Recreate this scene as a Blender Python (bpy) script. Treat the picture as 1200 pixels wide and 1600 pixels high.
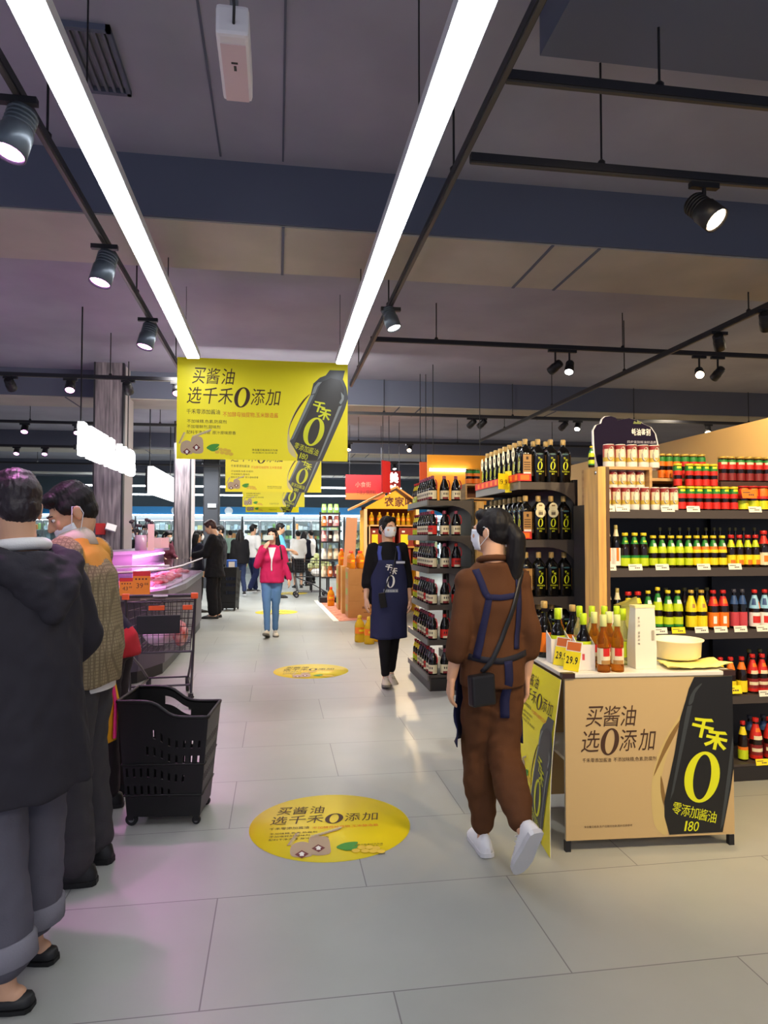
import bpy, bmesh, math, random
from mathutils import Vector, Matrix, Euler, noise
from mathutils.bvhtree import BVHTree
random.seed(7)
for _o in list(bpy.data.objects):
    bpy.data.objects.remove(_o)
SC = bpy.context.scene
COL = SC.collection
PI = math.pi

# ------------------------------------------------------------------ camera
FPX, CAMZ = 1080.0, 1.5
YAW, PITCH = math.radians(8.8), math.radians(2.0)
cam_data = bpy.data.cameras.new('camera')
cam_data.sensor_fit = 'VERTICAL'
cam_data.sensor_height = 36.0
cam_data.lens = FPX / 1600.0 * 36.0
cam_data.clip_start, cam_data.clip_end = 0.05, 200
cam = bpy.data.objects.new('camera', cam_data)
COL.objects.link(cam)
cam.location = (0, 0, CAMZ)
cam.rotation_euler = (PI / 2 + PITCH, 0, -YAW)
SC.camera = cam

# ------------------------------------------------------------------ colour, world
SC.view_settings.view_transform = 'Standard'
SC.view_settings.look = 'None'
SC.view_settings.gamma = 1.0
SC.view_settings.use_curve_mapping = False
SC.view_settings.exposure = 0.85
world = bpy.data.worlds.new('world')
SC.world = world
world.use_nodes = True
world.node_tree.nodes['Background'].inputs[0].default_value = (0.58, 0.64, 0.86, 1)
world.node_tree.nodes['Background'].inputs[1].default_value = 0.46

# ------------------------------------------------------------------ lamps of the hall, plus added banner light (metres, watts)
LED_STRENGTH = 9.5          # the two aisle strips
WARM = (1.0, 0.74, 0.40)
PINK = (1.0, 0.28, 0.85)
WHITE = (1.0, 0.95, 0.88)
def area_lamp(loc, size, power, col, rot=(0, 0, 0), name='tube_and_fill_light'):
    d = bpy.data.lights.new(name, 'AREA'); d.shape = 'RECTANGLE'; d.size, d.size_y = size
    d.energy = power; d.color = col
    o = bpy.data.objects.new(name, d); COL.objects.link(o); o.location = loc; o.rotation_euler = rot
    return o
def spot_lamp(loc, aim, power, col, angle=60, blend=.6, radius=.05):
    d = bpy.data.lights.new('spot_beam', 'SPOT'); d.energy = power; d.color = col
    d.spot_size = math.radians(angle); d.spot_blend = blend; d.shadow_soft_size = radius
    o = bpy.data.objects.new('spot_beam', d); COL.objects.link(o); o.location = loc
    o.rotation_euler = (Vector(aim) - Vector(loc)).to_track_quat('-Z', 'Y').to_euler()
    return o
# tubes of the hall behind the camera and of the far halls, with two added banner lights
area_lamp((0.0, -2.2, 3.3), (3.0, .2), 60, WHITE)
area_lamp((-6.5, 5.0, 3.5), (.3, 6.0), 110, (.85, .75, 1.0))
area_lamp((6.5, 8.0, 3.5), (.3, 6.0), 110, (1.0, .85, .62))
area_lamp((0.0, 15.0, 3.5), (6.0, .3), 150, (.95, .97, 1.0))
area_lamp((0.0, 8.6, 3.5), (2.6, .2), 70, WHITE, (.75, 0, 0))  # added without a fixture, turned to brighten the second banner
area_lamp((0.0, 14.6, 3.5), (2.6, .2), 60, WHITE, (.75, 0, 0))  # unseen, added to brighten the farther banners
area_lamp((-4.0, 19.5, 3.5), (6.0, .3), 130, (.9, .95, 1.0))
area_lamp((4.0, 22.0, 3.5), (6.0, .3), 160, (1, .93, .85))

# ------------------------------------------------------------------ materials
def lin(c):
    return tuple((x / 255 / 12.92) if x / 255 <= .04045 else ((x / 255 + .055) / 1.055) ** 2.4 for x in c)
MATS = {}
def MAT(name, col=(128, 128, 128), rough=.5, metal=0., spec=.5, emit=None, estr=0., noise_=None, bump=None, trans=0., ior=1.45, alpha=1., col2=None, stretch=None, coat=0.):
    if name in MATS: return MATS[name]
    m = bpy.data.materials.new(name); m.use_nodes = True
    nt = m.node_tree; b = nt.nodes['Principled BSDF']
    b.inputs['Base Color'].default_value = (*lin(col), 1)
    b.inputs['Roughness'].default_value = rough
    b.inputs['Metallic'].default_value = metal
    b.inputs['Specular IOR Level'].default_value = spec
    b.inputs['IOR'].default_value = ior
    b.inputs['Transmission Weight'].default_value = trans
    b.inputs['Alpha'].default_value = alpha
    b.inputs['Coat Weight'].default_value = coat
    if emit:
        b.inputs['Emission Color'].default_value = (*lin(emit), 1)
        b.inputs['Emission Strength'].default_value = estr
    tc = None
    def coords():
        nonlocal tc
        if tc is None:
            t = nt.nodes.new('ShaderNodeTexCoord'); mp = nt.nodes.new('ShaderNodeMapping')
            if stretch: mp.inputs['Scale'].default_value = stretch
            nt.links.new(t.outputs['Object'], mp.inputs['Vector']); tc = mp.outputs['Vector']
        return tc
    if noise_:
        n = nt.nodes.new('ShaderNodeTexNoise'); n.inputs['Scale'].default_value = noise_; n.inputs['Detail'].default_value = 6
        nt.links.new(coords(), n.inputs['Vector'])
        r = nt.nodes.new('ShaderNodeValToRGB')
        r.color_ramp.elements[0].position = .35; r.color_ramp.elements[1].position = .68
        r.color_ramp.elements[0].color = (*lin(col2 or tuple(x * .8 for x in col)), 1)
        r.color_ramp.elements[1].color = (*lin(col), 1)
        nt.links.new(n.outputs['Fac'], r.inputs['Fac']); nt.links.new(r.outputs['Color'], b.inputs['Base Color'])
    if bump:
        n = nt.nodes.new('ShaderNodeTexNoise'); n.inputs['Scale'].default_value = bump[0]; n.inputs['Detail'].default_value = 3
        nt.links.new(coords(), n.inputs['Vector'])
        bp = nt.nodes.new('ShaderNodeBump'); bp.inputs['Strength'].default_value = bump[1]; bp.inputs['Distance'].default_value = bump[2] if len(bump) > 2 else .01
        nt.links.new(n.outputs['Fac'], bp.inputs['Height']); nt.links.new(bp.outputs['Normal'], b.inputs['Normal'])
    MATS[name] = m
    return m
def P(name, *c, **k):
    return MAT(name, c, **k)

# ------------------------------------------------------------------ mesh builder
class MB:
    def __init__(s):
        s.v, s.f, s.mi, s.sm, s.mats = [], [], [], [], []
    def m(s, mat):
        if mat not in s.mats: s.mats.append(mat)
        return s.mats.index(mat)
    def add(s, vs, fs, mat, smooth=False, M=None):
        b = len(s.v); i = s.m(mat)
        s.v.extend([tuple(M @ Vector(p)) for p in vs] if M is not None else [tuple(p) for p in vs])
        for f in fs:
            s.f.append([b + k for k in f]); s.mi.append(i); s.sm.append(smooth)
        return s
    def box(s, x0, y0, z0, x1, y1, z1, mat, M=None):
        vs = [(x0, y0, z0), (x1, y0, z0), (x1, y1, z0), (x0, y1, z0), (x0, y0, z1), (x1, y0, z1), (x1, y1, z1), (x0, y1, z1)]
        return s.add(vs, [(0, 3, 2, 1), (4, 5, 6, 7), (0, 1, 5, 4), (1, 2, 6, 5), (2, 3, 7, 6), (3, 0, 4, 7)], mat, False, M)
    def loft(s, rings, mat, caps=True, closed=True, smooth=True, M=None):
        n = len(rings[0]); vs = [p for r in rings for p in r]; fs = []
        for i in range(len(rings) - 1):
            for j in range(n if closed else n - 1):
                k = (j + 1) % n
                fs.append((i * n + j, i * n + k, (i + 1) * n + k, (i + 1) * n + j))
        s.add(vs, fs, mat, smooth, M)
        if caps:
            s.add(rings[0], [tuple(reversed(range(n)))], mat, False, M); s.add(rings[-1], [tuple(range(n))], mat, False, M)
        return s
    def lathe(s, prof, mat, n=16, M=None, caps=True, a0=0., a1=2 * PI):
        full = abs(a1 - a0 - 2 * PI) < 1e-6
        k = n if full else n + 1
        rings = [[(r * math.cos(a0 + (a1 - a0) * j / n), r * math.sin(a0 + (a1 - a0) * j / n), z) for j in range(k)] for r, z in prof]
        return s.loft(rings, mat, caps and full, full, True, M)
    def tube(s, pts, rad, mat, n=8, caps=True, M=None, flat=1.):
        pts = [Vector(p) for p in pts]; rings = []
        up = None
        for i, p in enumerate(pts):
            d = (pts[min(i + 1, len(pts) - 1)] - pts[max(i - 1, 0)]).normalized()
            if up is None: up = Vector((0, 0, 1)) if abs(d.z) < .9 else Vector((0, 1, 0))
            a = d.cross(up).normalized(); b = a.cross(d).normalized(); up = b
            r = rad[i] if isinstance(rad, (list, tuple)) else rad
            rings.append([p + (a * math.cos(2 * PI * j / n) + b * math.sin(2 * PI * j / n) * flat) * r for j in range(n)])
        return s.loft(rings, mat, caps, True, n > 5, M)
    def ell(s, c, r, mat, n=14, M=None, R=None):
        c = Vector(c); rr = r if isinstance(r, (tuple, list)) else (r, r, r); rows = n // 2 + 1
        rings = []
        for i in range(1, rows):
            t = PI * i / rows
            ring = [Vector((rr[0] * math.sin(t) * math.cos(2 * PI * j / n), rr[1] * math.sin(t) * math.sin(2 * PI * j / n), -rr[2] * math.cos(t))) for j in range(n)]
            rings.append([(R @ p if R is not None else p) + c for p in ring])
        bot = Vector((0, 0, -rr[2])); top = Vector((0, 0, rr[2]))
        if R is not None: bot, top = R @ bot, R @ top
        vs = [p for q in rings for p in q] + [bot + c, top + c]
        L = len(rings); fs = []
        for i in range(L - 1):
            for j in range(n):
                k = (j + 1) % n; fs.append((i * n + j, i * n + k, (i + 1) * n + k, (i + 1) * n + j))
        for j in range(n):
            k = (j + 1) % n; fs.append((L * n, k, j)); fs.append((L * n + 1, (L - 1) * n + j, (L - 1) * n + k))
        return s.add(vs, fs, mat, True, M)
    def cap(s, p0, r0, p1, r1, mat, n=12):          # a tapered capsule, for bodies
        p0, p1 = Vector(p0), Vector(p1)
        s.ell(p0, r0, mat, n); s.ell(p1, r1, mat, n)
        return s.tube([p0, p0.lerp(p1, .33), p0.lerp(p1, .67), p1], [r0, r0 + (r1 - r0) * .33, r0 + (r1 - r0) * .67, r1], mat, n)
    def chain(s, pts, rad, mat, n=12):
        for i in range(len(pts) - 1):
            s.cap(pts[i], rad[i], pts[i + 1], rad[i + 1], mat, n)
        return s
    def prism(s, poly, z0, z1, mat, M=None):
        n = len(poly)
        vs = [(x, y, z0) for x, y in poly] + [(x, y, z1) for x, y in poly]
        fs = [tuple(reversed(range(n))), tuple(range(n, 2 * n))] + [(i, (i + 1) % n, n + (i + 1) % n, n + i) for i in range(n)]
        return s.add(vs, fs, mat, False, M)
    def poly(s, poly, z, mat, M=None):
        return s.add([(x, y, z) for x, y in poly], [tuple(range(len(poly)))], mat, False, M)
    def mesh(s, name, bevel=0., sharp=40):
        me = bpy.data.meshes.new(name)
        me.from_pydata(s.v, [], s.f)
        for q in s.mats: me.materials.append(q)
        me.polygons.foreach_set('material_index', s.mi)
        me.polygons.foreach_set('use_smooth', s.sm)
        if bevel:
            bm = bmesh.new(); bm.from_mesh(me)
            bmesh.ops.remove_doubles(bm, verts=bm.verts, dist=1e-6)
            es = [e for e in bm.edges if len(e.link_faces) == 2 and e.calc_face_angle(0) > .6]
            bmesh.ops.bevel(bm, geom=es, offset=bevel, segments=2, affect='EDGES', profile=.6, clamp_overlap=True)
            bm.to_mesh(me); bm.free()
        me.update()
        return me
    def build(s, name, parent=None, bevel=0., loc=None, rot=None):
        return link(name, s.mesh(name, bevel), parent, loc, rot)

def link(name, me, parent=None, loc=None, rot=None):
    o = bpy.data.objects.new(name, me); COL.objects.link(o)
    if parent is not None: o.parent = parent
    if loc is not None: o.location = loc
    if rot is not None: o.rotation_euler = rot if isinstance(rot, (tuple, list, Euler)) else (0, 0, rot)
    return o
def tag(o, label, cat, group=None, kind=None):
    o['label'] = label; o['category'] = cat
    if group: o['group'] = group
    if kind: o['kind'] = kind
    return o
def thing(name, label, cat, loc=(0, 0, 0), rot=0., group=None):
    o = bpy.data.objects.new(name, None); COL.objects.link(o); o.empty_display_size = .1
    o.location = loc; o.rotation_euler = rot if isinstance(rot, (tuple, list)) else (0, 0, rot)
    return tag(o, label, cat, group)
def struct(o):
    o['kind'] = 'structure'; return o
def copy_tree(o, parent=None):
    c = o.copy(); COL.objects.link(c)
    if parent is not None: c.parent = parent
    for ch in list(o.children): copy_tree(ch, c)
    return c
class Kind:
    """One kind of thing, built once: its first placing uses the original, each later one copies it and its parts."""
    def __init__(s, root): s.root, s.used = root, False
    def put(s, loc, rot, label, group=None, scale=None):
        o = s.root if not s.used else copy_tree(s.root)
        s.used = True
        o.location = loc; o.rotation_euler = rot if isinstance(rot, (tuple, list)) else (0, 0, rot)
        if scale: o.scale = (scale,) * 3 if isinstance(scale, (int, float)) else scale
        o['label'] = label
        if group: o['group'] = group
        return o
ORD = ['first', 'second', 'third', 'fourth', 'fifth', 'sixth', 'seventh', 'eighth', 'ninth', 'tenth', 'eleventh', 'twelfth', 'thirteenth', 'fourteenth', 'fifteenth', 'sixteenth', 'seventeenth', 'eighteenth', 'nineteenth', 'twentieth']

# ------------------------------------------------------------------ lettering: outlines of single characters, cached
_fc = bpy.data.curves.new('lettering', 'FONT'); _fc.resolution_u = 2
_fo = bpy.data.objects.new('lettering', _fc); COL.objects.link(_fo)
GL = {}
def glyph(ch, bold=0.):
    k = (ch, bold)
    if k not in GL:
        _fc.body = ch; _fc.offset = bold
        bpy.context.view_layer.update()
        me = bpy.data.meshes.new_from_object(_fo.evaluated_get(bpy.context.evaluated_depsgraph_get()))
        vs = [(v.co.x, v.co.y) for v in me.vertices]; fs = [tuple(p.vertices) for p in me.polygons]
        bpy.data.meshes.remove(me)
        if not vs: vs, fs = [(0, 0)], []
        xs = [v[0] for v in vs]; ys = [v[1] for v in vs]
        GL[k] = (vs, fs, (min(xs), min(ys), max(xs), max(ys)))
    return GL[k]
def put_glyph(mb, ch, x, y, w, h, mat, z=0., M=None, shear=0., bold=0., rot=0.):
    """character fitted to the box with lower-left corner x, y and size w by h, turned by rot about its centre"""
    vs, fs, (a, b, c, d) = glyph(ch, bold)
    W, Hh = max(c - a, 1e-4), max(d - b, 1e-4)
    out = []
    for p, q in vs:
        X = ((p - a) / W - .5) * w; Y = ((q - b) / Hh - .5) * h
        X += shear * Y
        out.append((x + w / 2 + X * math.cos(rot) - Y * math.sin(rot), y + h / 2 + X * math.sin(rot) + Y * math.cos(rot), z))
    mb.add(out, fs, mat, False, M)
def put_line(mb, text, x, y, h, mat, z=0., M=None, adv=None, shear=0., bold=0., rot=0., width=None):
    """text at its natural character shapes, em height h; with width the whole line is fitted to it"""
    adv = adv or 1.0
    total, items = 0., []
    for ch in text:
        if ch == ' ':
            total += .5; continue
        vs, fs, (a, b, c, d) = glyph(ch, bold)
        step = (1.0 if ord(ch) > 0x2E80 else (c - a) + .1) * adv
        items.append((total + (0 if ord(ch) > 0x2E80 else -a + .05), vs, fs)); total += step
    k = (width / total) if width else h
    cs, sn = math.cos(rot), math.sin(rot)
    for t, vs, fs in items:
        out = []
        for p, q in vs:
            X, Y = (t + p) * k + shear * q * h, q * h
            out.append((x + X * cs - Y * sn, y + X * sn + Y * cs, z))
        mb.add(out, fs, mat, False, M)
def zero(mb, cx, cy, w, h, mat, z=0., M=None, shear=.12, rot=0., thin=.5, n=36):
    """the brand's big fat 0"""
    def ring(a, b):
        r = []
        for j in range(n):
            X = a * math.cos(2 * PI * j / n); Y = b * math.sin(2 * PI * j / n); X += shear * Y
            r.append((cx + X * math.cos(rot) - Y * math.sin(rot), cy + X * math.sin(rot) + Y * math.cos(rot), z))
        return r
    o, i = ring(w / 2, h / 2), ring(w / 2 * thin, h / 2 * .88)
    mb.add(o + i, [(j, (j + 1) % n, n + (j + 1) % n, n + j) for j in range(n)], mat, False, M)
def rect(x, y, w, h): return [(x, y), (x + w, y), (x + w, y + h), (x, y + h)]
def oval(cx, cy, a, b, n=28, rot=0.): return [(cx + a * math.cos(t) * math.cos(rot) - b * math.sin(t) * math.sin(rot), cy + a * math.cos(t) * math.sin(rot) + b * math.sin(t) * math.cos(rot)) for t in [2 * PI * j / n for j in range(n)]]

def spot(u, v):           # a point of the floor, from a first sketch of the plan
    th = math.atan(PITCH)
    return pxz(u, v, 0.0)
def ray(u, v):
    r = Vector((math.cos(YAW), -math.sin(YAW), 0)); fh = Vector((math.sin(YAW), math.cos(YAW), 0))
    f = fh * math.cos(PITCH) + Vector((0, 0, math.sin(PITCH))); up = -fh * math.sin(PITCH) + Vector((0, 0, math.cos(PITCH)))
    return f * FPX + r * (u - 600) + up * (800 - v)
def pxz(u, v, z):         # plan point at height z
    d = ray(u, v); t = (z - CAMZ) / d.z
    return Vector((0, 0, CAMZ)) + d * t
def pxd(u, v, depth):     # plan point at a distance along the view
    d = ray(u, v)
    return Vector((0, 0, CAMZ)) + d * (depth / FPX)
# ================================================================== SETTING
def floor_material():
    m = bpy.data.materials.new('floor_tiles'); m.use_nodes = True; nt = m.node_tree; b = nt.nodes['Principled BSDF']
    tc = nt.nodes.new('ShaderNodeTexCoord'); mp = nt.nodes.new('ShaderNodeMapping'); mp.inputs['Location'].default_value = (.235 + 12.45, -2.99 + 13.8, 0)
    br = nt.nodes.new('ShaderNodeTexBrick'); br.offset = .5; br.inputs['Scale'].default_value = 1.0
    br.inputs['Brick Width'].default_value = 1.245; br.inputs['Row Height'].default_value = .69; br.inputs['Mortar Size'].default_value = .0028; br.inputs['Mortar Smooth'].default_value = .2
    br.inputs['Color1'].default_value = (*lin((162, 164, 158)), 1); br.inputs['Color2'].default_value = (*lin((169, 171, 165)), 1); br.inputs['Mortar'].default_value = (*lin((118, 117, 116)), 1)
    no = nt.nodes.new('ShaderNodeTexNoise'); no.inputs['Scale'].default_value = 2.2; no.inputs['Detail'].default_value = 8
    mx = nt.nodes.new('ShaderNodeMixRGB'); mx.blend_type = 'MULTIPLY'; mx.inputs['Fac'].default_value = .35
    rp = nt.nodes.new('ShaderNodeValToRGB'); rp.color_ramp.elements[0].position = .3; rp.color_ramp.elements[0].color = (.72, .72, .72, 1); rp.color_ramp.elements[1].position = .7
    L = nt.links.new
    L(tc.outputs['Object'], mp.inputs['Vector']); L(mp.outputs['Vector'], br.inputs['Vector']); L(tc.outputs['Object'], no.inputs['Vector'])
    L(no.outputs['Fac'], rp.inputs['Fac']); L(br.outputs['Color'], mx.inputs['Color1']); L(rp.outputs['Color'], mx.inputs['Color2']); L(mx.outputs['Color'], b.inputs['Base Color'])
    b.inputs['Roughness'].default_value = .36; b.inputs['Specular IOR Level'].default_value = .45
    return m
X0, X1, Y0, Y1 = -13.0, 13.0, -3.2, 30.0
SLAB, BEAM = 3.96, 3.56
ceil_m = MAT('ceiling_paint', (158, 158, 172), .85, noise_=1.3, col2=(146, 146, 160))
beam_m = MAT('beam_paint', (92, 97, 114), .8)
pale_m = MAT('duct_sheet', (176, 170, 160), .6, noise_=2, col2=(164, 158, 148))
wall_m = MAT('wall_paint', (120, 118, 122), .8)
struct(MB().box(X0, Y0, -.1, X1, Y1, 0, floor_material()).build('floor'))
struct(MB().box(X0, Y0, SLAB, X1, Y1, SLAB + .2, ceil_m).build('ceiling'))
struct(MB().box(X0 - .1, Y0, 0, X0, Y1, SLAB, wall_m).build('wall_left'))
struct(MB().box(X1, Y0, 0, X1 + .1, Y1, SLAB, MAT('warm_wall', (205, 170, 105), .8)).build('wall_right'))
struct(MB().box(X0, Y1, 0, X1, Y1 + .1, SLAB, MAT('back_wall_paint', (80, 92, 100), .8)).build('wall_back'))
for i, y in enumerate((4.55, 10.7, 17.0, 23.3)):
    b = MB().box(X0, y, BEAM, X1, y + .12, SLAB, beam_m).box(X0, y + .12, BEAM, X1, y + .86, SLAB, beam_m)
    struct(b.build('ceiling_beam'))
    d = MB()
    d.box(X0, y + .02, BEAM - .012, X1, y + .84, BEAM - .001, pale_m)
    for x in (-3.1, -.95, .02, 1.9, 2.25, 4.5): d.box(x, y + .01, BEAM - .02, x + .02, y + .85, BEAM - .012, beam_m)
    struct(d.build('beam_panel'))
struct(MB().box(5.0, 4.6, 0, 5.1, 13.0, 2.72, MAT('warm_partition', (214, 178, 116), .7)).build('wall_partition'))
# dark soffit near the entrance
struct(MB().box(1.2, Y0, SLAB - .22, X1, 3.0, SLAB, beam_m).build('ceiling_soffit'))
# ceiling seams: thin trim strips on the slab
tr = MB()
for x in (-.38, .02): tr.box(x, Y0, SLAB - .006, x + .012, 4.5, SLAB, beam_m)
struct(tr.build('trim_1'))

black_m = MAT('black_metal', (26, 26, 30), .45)
dark_m = MAT('dark_rail', (34, 34, 40), .5)
# ---- two bright aisle strips
led_m = MAT('led_diffuser', (255, 255, 255), .4, emit=(246, 250, 255), estr=LED_STRENGTH)
def led(x, y0, y1, label):
    t = thing('led_strip_light', label, 'strip light', (x, y0, 3.2), 0, 'bright strips above the aisle')
    L = y1 - y0
    MB().box(-.055, 0, -.004, .055, L, .006, led_m).build('diffuser', t)
    h = MB().box(-.062, -.02, .0062, .062, L + .02, .06, MAT('led_housing', (210, 212, 215), .4))
    h.build('housing', t)
    y = .6
    while y < L:
        MB().tube([(0, y, .06), (0, y, SLAB - 3.2)], .004, black_m, 6).build('hanging_wire', t); y += 2.2
led(-.80, .2, 6.75, 'long bright white strip light left of the aisle, ending at the yellow banner')
led(.625, .2, 6.75, 'long bright white strip light right of the aisle, ending at the banner bottle')

def lateral_tube(y, z, x0, x1, label, e=9):
    t = thing('tube_light', label, 'tube light', (x0, y, z), 0, 'thin tube lights crossing the far hall')
    MB().box(0, -.03, -.02, x1 - x0, .03, .03, MAT('far_tube', (255, 255, 255), .4, emit=(240, 248, 255), estr=e)).build('tube', t)
    for x in (.5, (x1 - x0) / 2, x1 - x0 - .5): MB().tube([(x, 0, .03), (x, 0, SLAB - z)], .005, black_m, 5).build('hanging_wire', t)
lateral_tube(24.4, 3.2, -6.5, 4.4, 'thin white tube light crossing the far hall, the upper of two')
lateral_tube(26.8, 3.05, -7, 4.6, 'thin white tube light crossing the far hall, the lower of two')

# ---- lighting tracks with spots
def track(name, p0, p1, label, group, z, thick=.035, rods=True):
    p0, p1 = Vector((*p0, z)), Vector((*p1, z)); d = p1 - p0; L = d.length
    t = thing(name, label, 'lighting track', p0, math.atan2(d.y, d.x), group)
    MB().box(0, -thick / 2, -.02, L, thick / 2, .02, dark_m).build('rail', t)
    MB().box(0, -.01, -.03, L, .01, -.0202, MAT('rail_slot', (70, 66, 62), .4)).build('slot', t)
    if rods:
        x = .7
        while x < L:
            r = MB().tube([(x, 0, .02), (x, 0, SLAB - z)], .006, black_m, 6)
            r.lathe([(.02, .02), (.02, .035), (.006, .05)], black_m, 8, Matrix.Translation((x, 0, 0)))
            r.build('hanging_rod', t); x += 2.1
    return t
def spotlight(loc, aim, label, lit, power, col=WHITE, r=.045, length=.15, angle=55, group='spotlights on the ceiling tracks', body=None, drop=.0):
    """loc is where the lamp hangs on its rail"""
    loc = Vector(loc); aim = Vector(aim)
    t = thing('spotlight', label, 'spotlight', loc, 0, group)
    body = body or black_m
    MB().box(-.08, -.017, -.06, .08, .017, -.031, black_m).build('adapter', t)
    piv = Vector((0, 0, -.12 - drop))
    MB().tube([(0, 0, -.06), piv + Vector((0, 0, -.02))], .011, black_m, 8).build('stem', t)
    d = (aim - (loc + piv)).normalized(); q = d.to_track_quat('Z', 'Y').to_matrix().to_4x4(); M = Matrix.Translation(piv) @ q
    k = length
    b = MB().lathe([(r * .55, -k * .5), (r * .8, -k * .48), (r * .86, -k * .1), (r, 0), (r, k * .5), (r * .93, k * .5), (r * .86, k * .44)], body, 18, M)
    for j in range(4): b.lathe([(r * .8, -k * (.42 - .09 * j)), (r * .92, -k * (.41 - .09 * j)), (r * .92, -k * (.38 - .09 * j)), (r * .8, -k * (.37 - .09 * j))], body, 18, M)
    b.build('lamp_head', t)
    e = MAT('spot_face_%d_%d_%d' % tuple(int(c * 99) for c in col), (255, 255, 255), .3, emit=tuple(int(255 * (c * .55 + .45)) for c in col), estr=lit) if lit else MAT('dark_lens', (20, 20, 22), .2)
    MB().lathe([(r * .86, k * .44), (r * .5, k * .455), (.001, k * .46)], e, 18, M, caps=False).build('lens', t)
    if power:
        o = spot_lamp(loc + piv + d * (k * .55), aim, power, col, angle)
    return t
zt = 3.45
for y, lab in ((2.75, 'nearest'), (3.30, 'second'), (7.05, 'third'), (10.65, 'fourth'), (14.1, 'fifth'), (17.9, 'sixth')):
    track('lighting_track', (.95, y), (9, y), 'black lighting track crossing the ceiling right of the aisle, %s from the front' % lab, 'tracks right of the aisle', {3.30: 3.40, 7.05: 3.55, 10.65: 3.42}.get(y, zt))
for y, lab in ((8.7, 'nearest'), (12.3, 'second'), (15.6, 'third'), (19.2, 'fourth')):
    track('lighting_track', (-9, y), (-1.0, y), 'black lighting track crossing the ceiling left of the aisle, %s from the front' % lab, 'tracks left of the aisle', 3.42)
track('lighting_track', (-1.08, .6), (-1.08, 8.4), 'black track running along the left bright strip light', 'tracks beside the strips', 3.36)
track('lighting_track', (.89, .6), (.89, 8.4), 'black track running along the right bright strip light', 'tracks beside the strips', 3.36)
track('lighting_track', (3.9, 4.5), (3.9, 13), 'black track running away above the jar shelf', 'tracks beside the strips', 3.36)
# pink lamps of the butcher's row
grey_b = MAT('lamp_grey', (84, 92, 100), .35, metal=.4)
for i, (y, w) in enumerate(((3.02, 'nearest'), (4.50, 'second'), (5.98, 'third'))):
    spotlight((-1.08, y, 3.36), (-1.55, y - .45, .9), 'dark grey pink-lit spotlight beside the left strip, %s of three' % w, 9, 80, PINK, .068, .22, 70, 'pink spotlights beside the left strip', grey_b, .06)
spotlight((.89, 5.4, 3.36), (1.6, 4.8, .8), 'dark grey white-lit spotlight beside the right strip light', 10, 60, WHITE, .06, .19, 60, None, grey_b)
def along(u, y, z):      # x on the rail at depth row y
    d = ray(u, 600); return d.x / d.y * y
def rowspot(u, y, lab, lit=12, power=90, col=WARM, aim=None, z=zt, r=.05, grp='spotlights on the right tracks', ang=60, drop=0.):
    if y == 7.05: z, drop = 3.55, .10
    if y == 3.30: z, drop = 3.40, .06
    x = along(u, y, z)
    spotlight((x, y, z), aim or (x + .1, y - 1.2, .9), lab, lit, power, col, r, .16 if r < .06 else .2, ang, grp, None, drop)
rowspot(1105, 3.30, 'big warm glowing spotlight on the near right track', 14, 120, WARM, (2.65, 2.6, 2.3), r=.068, ang=110)
rowspot(868, 7.05, 'unlit black spotlight facing away, left of a lit one on the third right track', 0, 0, aim=(1.9, 9, 2.2))
rowspot(890, 7.05, 'white-lit black spotlight at the third right track, left pair', 14, 150, WHITE, (2.4, 5.9, 1.4))
rowspot(1093, 7.05, 'white-lit black spotlight at the third right track, right pair', 14, 170, WARM, (3.1, 4.2, 1.2))
rowspot(1122, 7.05, 'unlit black spotlight turned away at the third right track, right pair', 0, 0, aim=(4.8, 9, 2.2))
rowspot(737, 10.65, 'unlit black spotlight above the vinegar shelf, fourth right track', 0, 0, aim=(2.2, 12.5, 2.2), z=3.42)
rowspot(753, 10.65, 'white-lit spotlight above the vinegar shelf, fourth right track', 14, 230, WARM, (1.75, 13.3, 1.6), z=3.42)
rowspot(880, 10.65, 'unlit black spotlight above the black bottle shelf, fourth right track', 0, 0, aim=(4.0, 12.5, 2.2), z=3.42)
rowspot(902, 10.65, 'white-lit spotlight above the black bottle shelf, fourth right track', 14, 80, WHITE, (3.9, 9.4, 1.4), z=3.42)
rowspot(1105, 10.65, 'white-lit spotlight low on the far right, fourth right track', 14, 80, WARM, (6.4, 9.4, 1.4), z=3.42)
rowspot(640, 14.1, 'small white-lit spotlight above the wooden oil house', 16, 170, WARM, (1.9, 12.0, 1.2))
rowspot(616, 17.9, 'small white-lit spotlight far beyond the wooden oil house', 16, 90, WHITE)
rowspot(545, 14.1, 'small white-lit spotlight right of the yellow banners', 16, 120, WARM, (1.1, 12.4, .6))
for y, u, lab in ((5.6, 1139, 'white-lit spotlight on the receding right track, left'), (5.0, 1190, 'black spotlight on the receding right track, near the right edge')):
    spotlight((3.9, y, 3.36), (5.0, y + 1.2, 2.1), lab, 12 if u == 1139 else 0, 110 if u == 1139 else 0, WARM, .05, .16, 70, 'spotlights on the right tracks')
for u, y, lab, lit in ((110, 8.7, 'magenta-lit spotlight facing out, left part of the ceiling', 12), (16, 8.7, 'unlit black spotlight at the far left of the ceiling', 0), (200, 8.7, 'unlit black spotlight left of the yellow banner', 0),
                       (40, 12.3, 'pale-lit spotlight low at the far left ceiling', 10), (163, 12.3, 'magenta-lit spotlight left of the lettered column', 12), (122, 12.3, 'small magenta spotlight at the left, beside the lettered column', 12), (277, 8.7, 'magenta-lit spotlight peeping out left of the big banner', 12),
                       (278, 15.6, 'pink-lit spotlight above the second lit sign', 10), (28, 15.6, 'small pale spotlight far left over the butcher hall', 9), (72, 15.6, 'small white spotlight far left behind the plaid man', 9)):
    x = along(u, y, 3.4)
    spotlight((x, y, 3.42), (x + .2, y - 1.5, .9) if lit else (x, y + 2, 2), lab, lit, 32 if lit else 0, PINK, .058, .16, 75, 'spotlights on the left tracks')

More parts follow.
